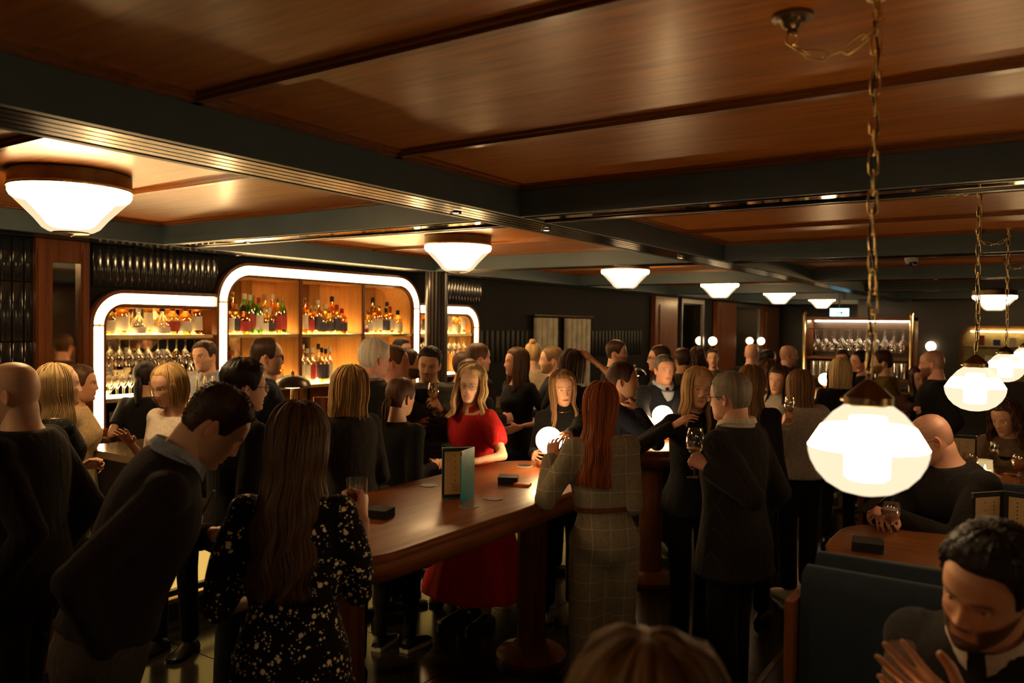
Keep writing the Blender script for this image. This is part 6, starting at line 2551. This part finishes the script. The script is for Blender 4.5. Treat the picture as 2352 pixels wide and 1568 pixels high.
P = Person('blonde woman in a red dress and clear glasses leaning on the table', 1086, 839, 5.10, 226, True, bw=1.05, head=(-34, 0, -6), lean=6)
P.set_arm(1, I(P, 1050, 1066, 4.72), (-0.75, 0.15, -0.9), 'relaxed', (0, 0, 1))
P.set_arm(0, I(P, 1005, 1060, 4.9), None, 'relaxed', (0, 0, 1))
P.build('pale', dict(style='wavy', col='platinum', L=-22, t=2.5, wave=2.2, seed=22, flare=0.30, side_from=1.05, recede=0.6, locks=130),
        dict(mat=F_RED, hem=-0.03, ease=0.014, sleeve=0.85, puff=0.022, scoop=2, name='dress', dress=[(0.22, 0.38, 0.33), (0.55, 0.29, 0.25), (0.8, 0.225, 0.19), (P.hip - 0.02, 0.185, 0.155)]), None,
        headkw=dict(brow=BROWS['b']), bare_legs=True)
add_glasses(P, 0.0011, plain('clear_frame_metal', (0.6, 0.5, 0.4), 0.3, 0.8), True)
add_collar(P, F_RED, 0.068, 0.03, True, 'collar', 2.2)
red = P

P = Person('person with short light brown hair directly behind the red dress', 1077, 824, 5.85, 10, True)
P.build('fair', dict(style='short', col='sandy', t=1.6, seed=23), dict(mat=F_NAVY, hem=-0.05, ease=0.02, name='top'), TROU)
P = Person('man with brown hair and ginger stubble looking right, left of the raven-haired woman', 1097, 785, 6.45, 62, bw=1.05)
bent(P, 0)
P.build('pink', dict(style='short', col='auburn', t=0.9, seed=24), dict(mat=F_CHAR, hem=-0.05, ease=0.02, name='jumper'), TROU, headkw=dict(brow=BROWS['b'], beard=0.3))
P = Person('dark-haired person behind the brown-haired man near the right arch', 1062, 806, 6.95, 20)
P.build('tan', dict(style='short', col='darkbrown', t=1.2, seed=25), dict(mat=F_BLACK, hem=-0.05, ease=0.02, name='top'), TROU)

# ---------- middle
P = Person('woman with long dark tipped hair in a black dress looking left', 1190, 797, 6.60, 232, True, head=(20, -2, 0))
P.set_arm(0, (0.22, 0.10, P.hip + 0.10), (0.5, -0.7, -0.6), 'relaxed')
P.set_arm(1, (-0.17, 0.22, P.hip + 0.15), (-0.6, -0.5, -0.6), 'relaxed')
P.build('tan', dict(style='wavy', col='brown', L=-33, t=1.6, wave=1.2, seed=31, flare=0.12, side_from=1.05), dict(mat=F_BLACK, hem=-0.03, ease=0.014, sleeve=1.0, scoop=2, name='dress',
        dress=[(0.42, 0.25, 0.21), (0.7, 0.215, 0.18), (P.hip - 0.06, 0.19, 0.16)]), None, headkw=dict(brow=BROWS['d']), bare_legs=True)
P = Person('woman with a blonde topknot and a patterned pale blouse, back turned', 1224, 784, 7.6, 8, True)
P.build('fair', dict(style='bun', col='blond', t=1.0, seed=32), dict(mat=F_FLORW, hem=-0.04, ease=0.02, name='blouse'), TROU)
P = Person('man with sandy cropped hair in profile looking left', 1270, 792, 6.85, 272, bw=1.04)
bent(P, 0)
P.build('fair', dict(style='short', col='sandy', t=0.6, seed=33), dict(mat=F_NAVY, hem=-0.05, ease=0.02, name='jumper'), TROU, headkw=dict(brow=BROWS['b'], beard=0.4))
P = Person('dark-haired woman raising one hand to her head, back turned', 1318, 803, 6.15, 30, True, head=(0, 0, 6))
P.set_arm(0, I(P, 1344, 812, 6.1), (0.9, -0.1, -0.3), 'relaxed', (0.6, 0.6, 0))
P.build('tan', dict(style='bob', col='darkbrown', L=-13, t=2.0, seed=34), dict(mat=F_BLACK, hem=-0.04, ease=0.016, sleeve=0.6, name='top'), TROU)
P = Person('smiling dark-haired man in profile by the grey curtain', 1415, 780, 7.9, 95)
bent(P, 1)
P.build('fair', dict(style='short', col='darkbrown', t=0.9, top_t=1.5, seed=35), dict(mat=F_BLACK, hem=-0.05, ease=0.02, name='shirt'), TROU, headkw=dict(brow=BROWS['d'], beard=0.5))

P = Person('woman with long wavy brown hair in a black polo-neck, facing camera', 1291, 849, 5.30, 176, True, head=(-8, 2, 3))
P.set_arm(1, I(P, 1300, 1000, 4.75), (-0.7, -0.2, -0.8), 'relaxed', (-0.3, 0.2, 0.9))
bent(P, 0, 0.2, 0.2)
P.build('fair', dict(style='wavy', col='ombre', L=-29, t=1.6, wave=1.2, seed=41, flare=0.10, side_from=0.9, recede=0.4, locks=120), dict(mat=F_BLACK, hem=-0.05, ease=0.014, name='polo_neck', neck=0.035),
        dict(mat=F_BLACK), headkw=dict(brow=BROWS['d'], mouth_open=0.55))
sp, sr = P.spine(0.30 * P.H)
MB().tube([sp + sr @ V3((0.066 * math.sin(a), 0.02 + 0.062 * math.cos(a), 0.030 - 0.03 * math.cos(a))) for a in np.linspace(-1.5, 1.5, 16)], 0.0022, 6).build('necklace', GOLD, P.root, 80)

P = Person('woman with long straight red hair in a sage plaid jumpsuit, back turned', 1384, 877, 3.98, -14, True, bw=1.0, head=(16, 3, 5), side=-3, lean=4)
P.set_arm(1, I(P, 1268, 1022, 4.12), (-0.55, -0.2, -1.0), 'relaxed', (-0.3, -0.2, 1))
P.set_arm(0, (0.06, 0.27, P.hip + 0.20), (0.05, -0.3, -1), 'relaxed')
P.build('fair', dict(style='long', col='red', L=-39, t=1.5, wave=0.7, seed=42, flare=0.0, back_y=-7.5, side_from=1.15, locks=200), dict(mat=F_PLAID, hem=0.098, ease=0.022, name='jumpsuit_top', waist=1.06, loose=1.1),
        dict(mat=F_PLAID, rk=0.082, ra=0.074, rt=0.098, waist=0.11), headkw=dict(brow=BROWS['b']))
ringz = 0.105 * P.H
MB().loft([ell_ring(P.spine, ringz + q, 0.094 * P.H * P.bw, 0.074 * P.H * P.bw, 0.003, 30) for q in (-0.026, -0.024, -0.004, -0.002)], caps=False).build('belt', plain('brown_leather_belt', (0.13, 0.04, 0.015), 0.4), P.root, 60)
redhair = P

P = Person('woman with pulled-back dark hair in profile, hand at her chin', 1428, 828, 5.10, 78, True, head=(6, 0, 0))
P.set_arm(0, I(P, 1450, 918, 5.0), (0.6, 0.2, -0.9), 'fist', (0.3, 0.8, 0.3))
P.set_arm(1, I(P, 1478, 1000, 5.15), None, 'relaxed', (0, 0, 1))
P.build('pale', dict(style='pony', col='darkbrown', L=-14, t=0.9, seed=43, fringe=7.6), dict(mat=F_NAVY, hem=-0.05, ease=0.018, name='jacket'), TROU, headkw=dict(brow=BROWS['d']))

P = Person('grey-haired man in a navy jacket talking across the second table', 1524, 813, 6.75, 152, bw=1.08, head=(8, 0, 4), lean=8)
P.set_arm(0, I(P, 1487, 972, 6.1), (0.8, -0.3, -0.5), 'relaxed', (0, 0, 1))
P.set_arm(1, I(P, 1540, 985, 6.2), (-0.8, -0.3, -0.5), 'relaxed', (0, 0, 1))
P.build('pink', dict(style='short', col='salt', t=0.7, top_t=1.2, seed=44), dict(mat=F_NAVY, hem=-0.05, ease=0.024, name='jacket'), TROU, headkw=dict(brow=BROWS['b'], mouth_open=0.45))
add_collar(P, F_LBLUE, 0.082, 0.045)
MB().loft([ell_ring(P.spine, z * P.H, w_ * P.H, 0.03 * P.H, 0.054 * P.H, 12) for z, w_ in ((0.12, 0.008), (0.2, 0.016), (0.27, 0.028), (0.295, 0.034))]).build('shirt_front', F_LBLUE, P.root, 80)

P = Person('bespectacled dark-haired man just behind the grey-haired man in navy', 1517, 791, 7.4, 262)
P.build('pink', dict(style='short', col='darkbrown', t=1.0, seed=45), dict(mat=F_BLACK, hem=-0.05, ease=0.02, name='jacket'), TROU, headkw=dict(brow=BROWS['d']))
add_glasses(P)
P = Person('man in an olive jacket, back turned, left of the far mirrors', 1568, 797, 8.2, -20, bw=1.06)
P.build('tan', dict(style='short', col='darkbrown', t=1.0, seed=46), dict(mat=F_OLIVE, hem=-0.06, ease=0.026, name='jacket'), TROU)
P = Person('person with curly brown hair standing before the first far mirror', 1602, 797, 8.7, 10, True)
P.build('tan', dict(style='curly', col='brown', L=-14, t=2.0, wave=1.0, seed=47, side_from=1.0), dict(mat=F_BROWN, hem=-0.05, ease=0.02, name='top'), TROU)
P = Person('woman with dark hair tied back facing the camera near the wall lights', 1636, 799, 9.9, 190, True, head=(-10, 0, 4))
P.build('fair', dict(style='bun', col='darkbrown', t=1.0, seed=48), dict(mat=F_OLIVE, hem=-0.05, ease=0.02, name='top'), TROU, headkw=dict(brow=BROWS['d']))

P = Person('woman with long blonde hair half hidden by the grey-haired man in the suit', 1608, 842, 4.65, 150, True, head=(12, 2, -6))
P.set_arm(0, I(P, 1572, 962, 4.45), (0.8, -0.1, -0.5), 'relaxed', (0.2, 0.3, 0.9))
P.set_arm(1, (-0.10, 0.26, P.hip + 0.24), None, 'relaxed')
P.build('fair', dict(style='long', col='blond', L=-31, t=1.4, wave=0.9, seed=49, flare=0.08, side_from=0.85, recede=0.5), dict(mat=F_BLACK, hem=-0.05, ease=0.016, name='top'), TROU, headkw=dict(brow=BROWS['b']))

P = Person('grey-haired man with glasses in a dark suit jacket, back turned', 1678, 852, 3.92, -60, bw=1.04, head=(2, 4, 0))
P.set_arm(1, I(P, 1592, 1055, 3.84), (-0.1, -0.4, -1), 'grip', (-0.7, -0.2, 0.4))
P.set_arm(0, (0.22, 0.10, P.hip - 0.04), None, 'relaxed')
P.build('pink', dict(style='short', col='grey', t=1.0, top_t=1.4, seed=50), dict(mat=F_SUIT, hem=-0.105, ease=0.026, name='suit_jacket', flare=0.10), dict(mat=F_BLACK, rk=0.075, ra=0.066), headkw=dict(brow=BROWS['g']))
add_collar(P, F_WHITE, 0.085, 0.052)
add_glasses(P, 0.002, plain('tortoise_frame', (0.09, 0.03, 0.015), 0.3))
MB().loft([ell_ring(P.spine, z * P.H, 0.05 * P.H, 0.028 * P.H, 0.056 * P.H, 14) for z in (-0.05, 0.05, 0.15, 0.22, 0.28)]).build('shirt_front', F_WHITE, P.root, 80)
w = P.world(P.grip[1])
wineglass((w.x, w.y, w.z - 0.085), 'glass of white wine held by the grey-haired man in the suit', DRINK_WINE, 1.12, 0.128)
suit = P

P = Person('woman with very long blonde hair, back turned, right of the dark suit', 1726, 838, 5.25, 6, True, head=(-6, 2, 0))
P.build('fair', dict(style='long', col='ombre', L=-40, t=1.5, wave=0.4, seed=51, flare=0.10, back_y=-3, side_from=1.0), dict(mat=F_BLACK, hem=-0.06, ease=0.022, name='coat'), TROU, headkw=dict(brow=BROWS['b']))
P = Person('bald pink-headed man in the distance, back turned', 1727, 789, 9.2, 5, bw=1.06, ht=0)
P.build('pink', None, dict(mat=F_BLACK, hem=-0.06, ease=0.02, name='jacket'), TROU)
P = Person('person with black cropped hair beside the distant bald man', 1764, 801, 10.4, 60)
P.build('fair', dict(style='short', col='black', t=1.1, seed=52), dict(mat=F_BLACK2, hem=-0.06, ease=0.02, name='jacket'), TROU)
P = Person('curly brown-haired person in a tan collared coat behind the polo-neck woman', 1768, 826, 7.0, 20, True)
P.build('fair', dict(style='curly', col='brown', L=-12, t=2.4, wave=0.8, seed=53, side_from=1.0), dict(mat=F_BROWN, hem=-0.06, ease=0.028, name='coat'), TROU)
P = Person('bald man with glasses looking right beside the glass rack', 1810, 793, 9.3, 75, ht=0)
P.build('pink', None, dict(mat=F_BLACK, hem=-0.06, ease=0.02, name='shirt'), TROU, headkw=dict(scalp=0.5, brow=BROWS['b'], beard=0.3))
add_glasses(P)
P = Person('dark-haired woman in a white polo-neck with a pendant, facing left', 1792, 838, 6.5, 196, True, head=(6, 6, -6))
P.set_arm(0, I(P, 1785, 975, 6.2), None, 'grip')
bent(P, 1)
P.build('fair', dict(style='long', col='darkbrown', L=-22, t=1.3, wave=0.6, seed=54, side_from=0.95), dict(mat=F_KNITW, hem=-0.05, ease=0.02, name='polo_neck', neck=0.035), TROU, headkw=dict(brow=BROWS['d'], lids=0.5))
P = Person('woman with ombre hair in a white cable-knit jumper, back turned', 1838, 848, 5.75, -28, True, head=(-6, 2, 0))
P.set_arm(1, I(P, 1790, 985, 5.6), (-0.7, -0.6, -0.9), 'grip', (-0.7, 0, 0.3))
P.set_arm(0, (0.18, 0.16, P.hip + 0.14), None, 'relaxed')
P.build('fair', dict(style='long', col='ombre', L=-23, t=1.4, wave=0.35, seed=55, flare=0.06, side_from=1.0), dict(mat=F_KNITW, hem=0.0, ease=0.036, name='cable_knit_jumper', loose=1.25), dict(mat=F_BLACK, rk=0.07, ra=0.062),
        SHOE_W, headkw=dict(brow=BROWS['b']))
w = P.world(P.grip[1])
wineglass((w.x, w.y, w.z - 0.07), 'wine glass held by the woman in the cable-knit jumper', DRINK_WINE, 0.95)

# ---------- right, standing far
P = Person('woman with a blonde bob in a black jacket by the back glass rack', 1932, 822, 7.1, 12, True, head=(4, 2, 0))
bent(P, 0)
P.build('fair', dict(style='bob', col='platinum', L=-15, t=2.0, wave=0.4, seed=56, flare=0.12, side_from=0.9), dict(mat=F_BLACK, hem=-0.06, ease=0.024, name='jacket'), TROU)
P = Person('man with ruddy face above the blonde bob, before the glass rack', 1934, 801, 9.6, 195, head=(0, 6, 8))
P.build('pink', dict(style='short', col='darkbrown', t=0.9, seed=57), dict(mat=F_BLACK, hem=-0.06, ease=0.02, name='shirt'), TROU, headkw=dict(brow=BROWS['d']))
P = Person('dark-haired man with raised hand right of the blonde bob', 1978, 803, 8.4, 240)
P.set_arm(0, I(P, 1966, 838, 8.1), (0.6, 0.1, -0.9), 'flat', (0.6, -0.5, 0))
P.build('pink', dict(style='short', col='black', t=1.0, seed=58), dict(mat=F_BLACK, hem=-0.06, ease=0.02, name='jumper'), TROU, headkw=dict(brow=BROWS['d']))
P = Person('man in a mustard jumper looking left behind the nearest pendant chain', 2028, 802, 8.0, 262, bw=1.08, head=(8, 2, 0))
bent(P, 0)
P.build('fair', dict(style='short', col='darkbrown', t=1.0, seed=59), dict(mat=F_MUST, hem=-0.06, ease=0.024, name='jumper'), TROU, headkw=dict(brow=BROWS['d'], beard=0.7))
P = Person('balding bearded man in a dark coat, right of the glass rack', 2142, 804, 6.95, 268, bw=1.12, head=(14, 4, 0), ht=0)
bent(P, 0)
P.build('pink', None, dict(mat=F_BLACK, hem=-0.10, ease=0.03, name='coat'), TROU, headkw=dict(scalp=0.75, beard=0.9, brow=BROWS['b']))
P = Person('woman in a maroon jacket close to the balding bearded man', 2109, 840, 7.35, 172, True, head=(-6, 0, 4))
P.set_arm(0, I(P, 2119, 944, 6.7), (0.4, 0.3, -1), 'fist', (0.2, 0.8, 0.4))
P.build('pink', dict(style='long', col='darkbrown', L=-16, t=1.2, wave=0.6, seed=60, side_from=1.0), dict(mat=F_MAROON, hem=-0.06, ease=0.022, name='jacket'), TROU, headkw=dict(brow=BROWS['d'], mouth_open=0.3))

# ---------- seated in the booths
P = Person('balding man in a dark jumper looking at his phone in the booth', 2118, 955, 3.85, 226, h=1.80, bw=1.10, seat=0.55, z0=ZPL, lean=14, head=(36, 22, 0), ht=0)
P.legs()
P.set_arm(0, I(P, 2030, 1182, 3.62), (0.6, -0.5, -0.8), 'grip', (0.3, 0.2, 1))
P.set_arm(1, I(P, 2015, 1172, 3.70), (-0.7, -0.2, -0.9), 'grip', (-0.3, 0.2, 0.9))
P.build('pink', None, dict(mat=F_BLACK2, hem=-0.06, ease=0.026, name='jumper'), dict(mat=F_BLACK), headkw=dict(scalp=0.7, brow=BROWS['g'], lids=0.6))
add_glasses(P)
w = at(2003, 1158, 3.62)
t = thing('smartphone', 'dark smartphone held by the man in the booth', 'phone', w)
t.rotation_euler = (math.radians(28), math.radians(-10), P.yaw + math.pi)
MB().prism(rrect(-0.036, 0.036, -0.075, 0.075, 0.009), 0, 0.008, 0, 0.001).build('phone_body', plain('phone_black', (0.012, 0.012, 0.013), 0.2), t)
MB().prism(rrect(-0.033, 0.033, -0.071, 0.071, 0.007), 0.008, 0.0085).build('phone_screen', plain('phone_glass', (0.02, 0.02, 0.022), 0.12), t)
phone_man = P

P = Person('woman with curly brown hair in a taupe blazer seated at the booth table', 2302, 918, 5.35, 190, True, h=1.70, seat=0.55, z0=ZPL, lean=10, head=(14, 16, 4))
P.legs()
P.set_arm(0, I(P, 2282, 1090, 5.0), (0.5, -0.4, -0.7), 'flat', (0, 0, 1))
P.set_arm(1, I(P, 2335, 1090, 5.0), (-0.5, -0.4, -0.7), 'flat', (0, 0, 1))
P.build('fair', dict(style='curly', col='auburn', L=-21, t=2.2, wave=1.2, seed=61, flare=0.15, side_from=1.05, recede=0.6, locks=110), dict(mat=F_BLAZER, hem=-0.05, ease=0.024, name='blazer'), dict(mat=F_BLACK),
        headkw=dict(brow=BROWS['d'], lids=0.45))
MB().loft([ell_ring(P.spine, z * P.H, w_ * P.H, 0.030 * P.H, 0.050 * P.H, 12) for z, w_ in ((0.06, 0.02), (0.14, 0.032), (0.2, 0.036), (0.245, 0.03))]).build('black_top', F_BLACK, P.root, 80)

P = Person('bearded dark-haired man with crossed arms in the near right booth', 2290, 1208, 1.58, 200, h=1.80, bw=1.0, seat=0.5, z0=ZPL, lean=20, head=(6, 13, -13), ht=2.0)
P.legs()
P.set_arm(0, I(P, 2300, 1650, 1.40), (0.5, 0.0, -0.8), 'relaxed', (0, 0.4, 1))
P.set_arm(1, I(P, 2118, 1590, 1.46), (-0.5, 0.2, -0.8), 'flat', (-0.1, 0.9, 0.3))
P.build('tan', dict(style='short', col='black', t=0.9, top_t=1.9, seed=62, recede=0.2), dict(mat=F_BLACK2, hem=-0.05, ease=0.022, name='gilet', sleeve=0.15), dict(mat=F_JEANS),
        headkw=dict(brow=BROWS['d'], beard=1.0, lids=0.35))
mb = MB()
for i in (0, 1):
    P.arm_tube(mb, i, 0.062, 0.056, 0.045)
P.job('sleeves', mb, F_BROWN, None, 3)
add_collar(P, F_WHITE, 0.078, 0.042)
bearded = P

P = Person('person with light brown hair at the bottom edge, only the crown showing', 1490, 1482, 0.95, 12, True, h=1.68, seat=0.5, z0=ZPL)
P.legs()
P.build('fair', dict(style='wavy', col='sandy', L=-18, t=2.8, wave=0.8, seed=63, side_from=0.9, locks=260), dict(mat=F_BLACK, hem=-0.05, ease=0.02, name='top'), dict(mat=F_BLACK))

finish_people()
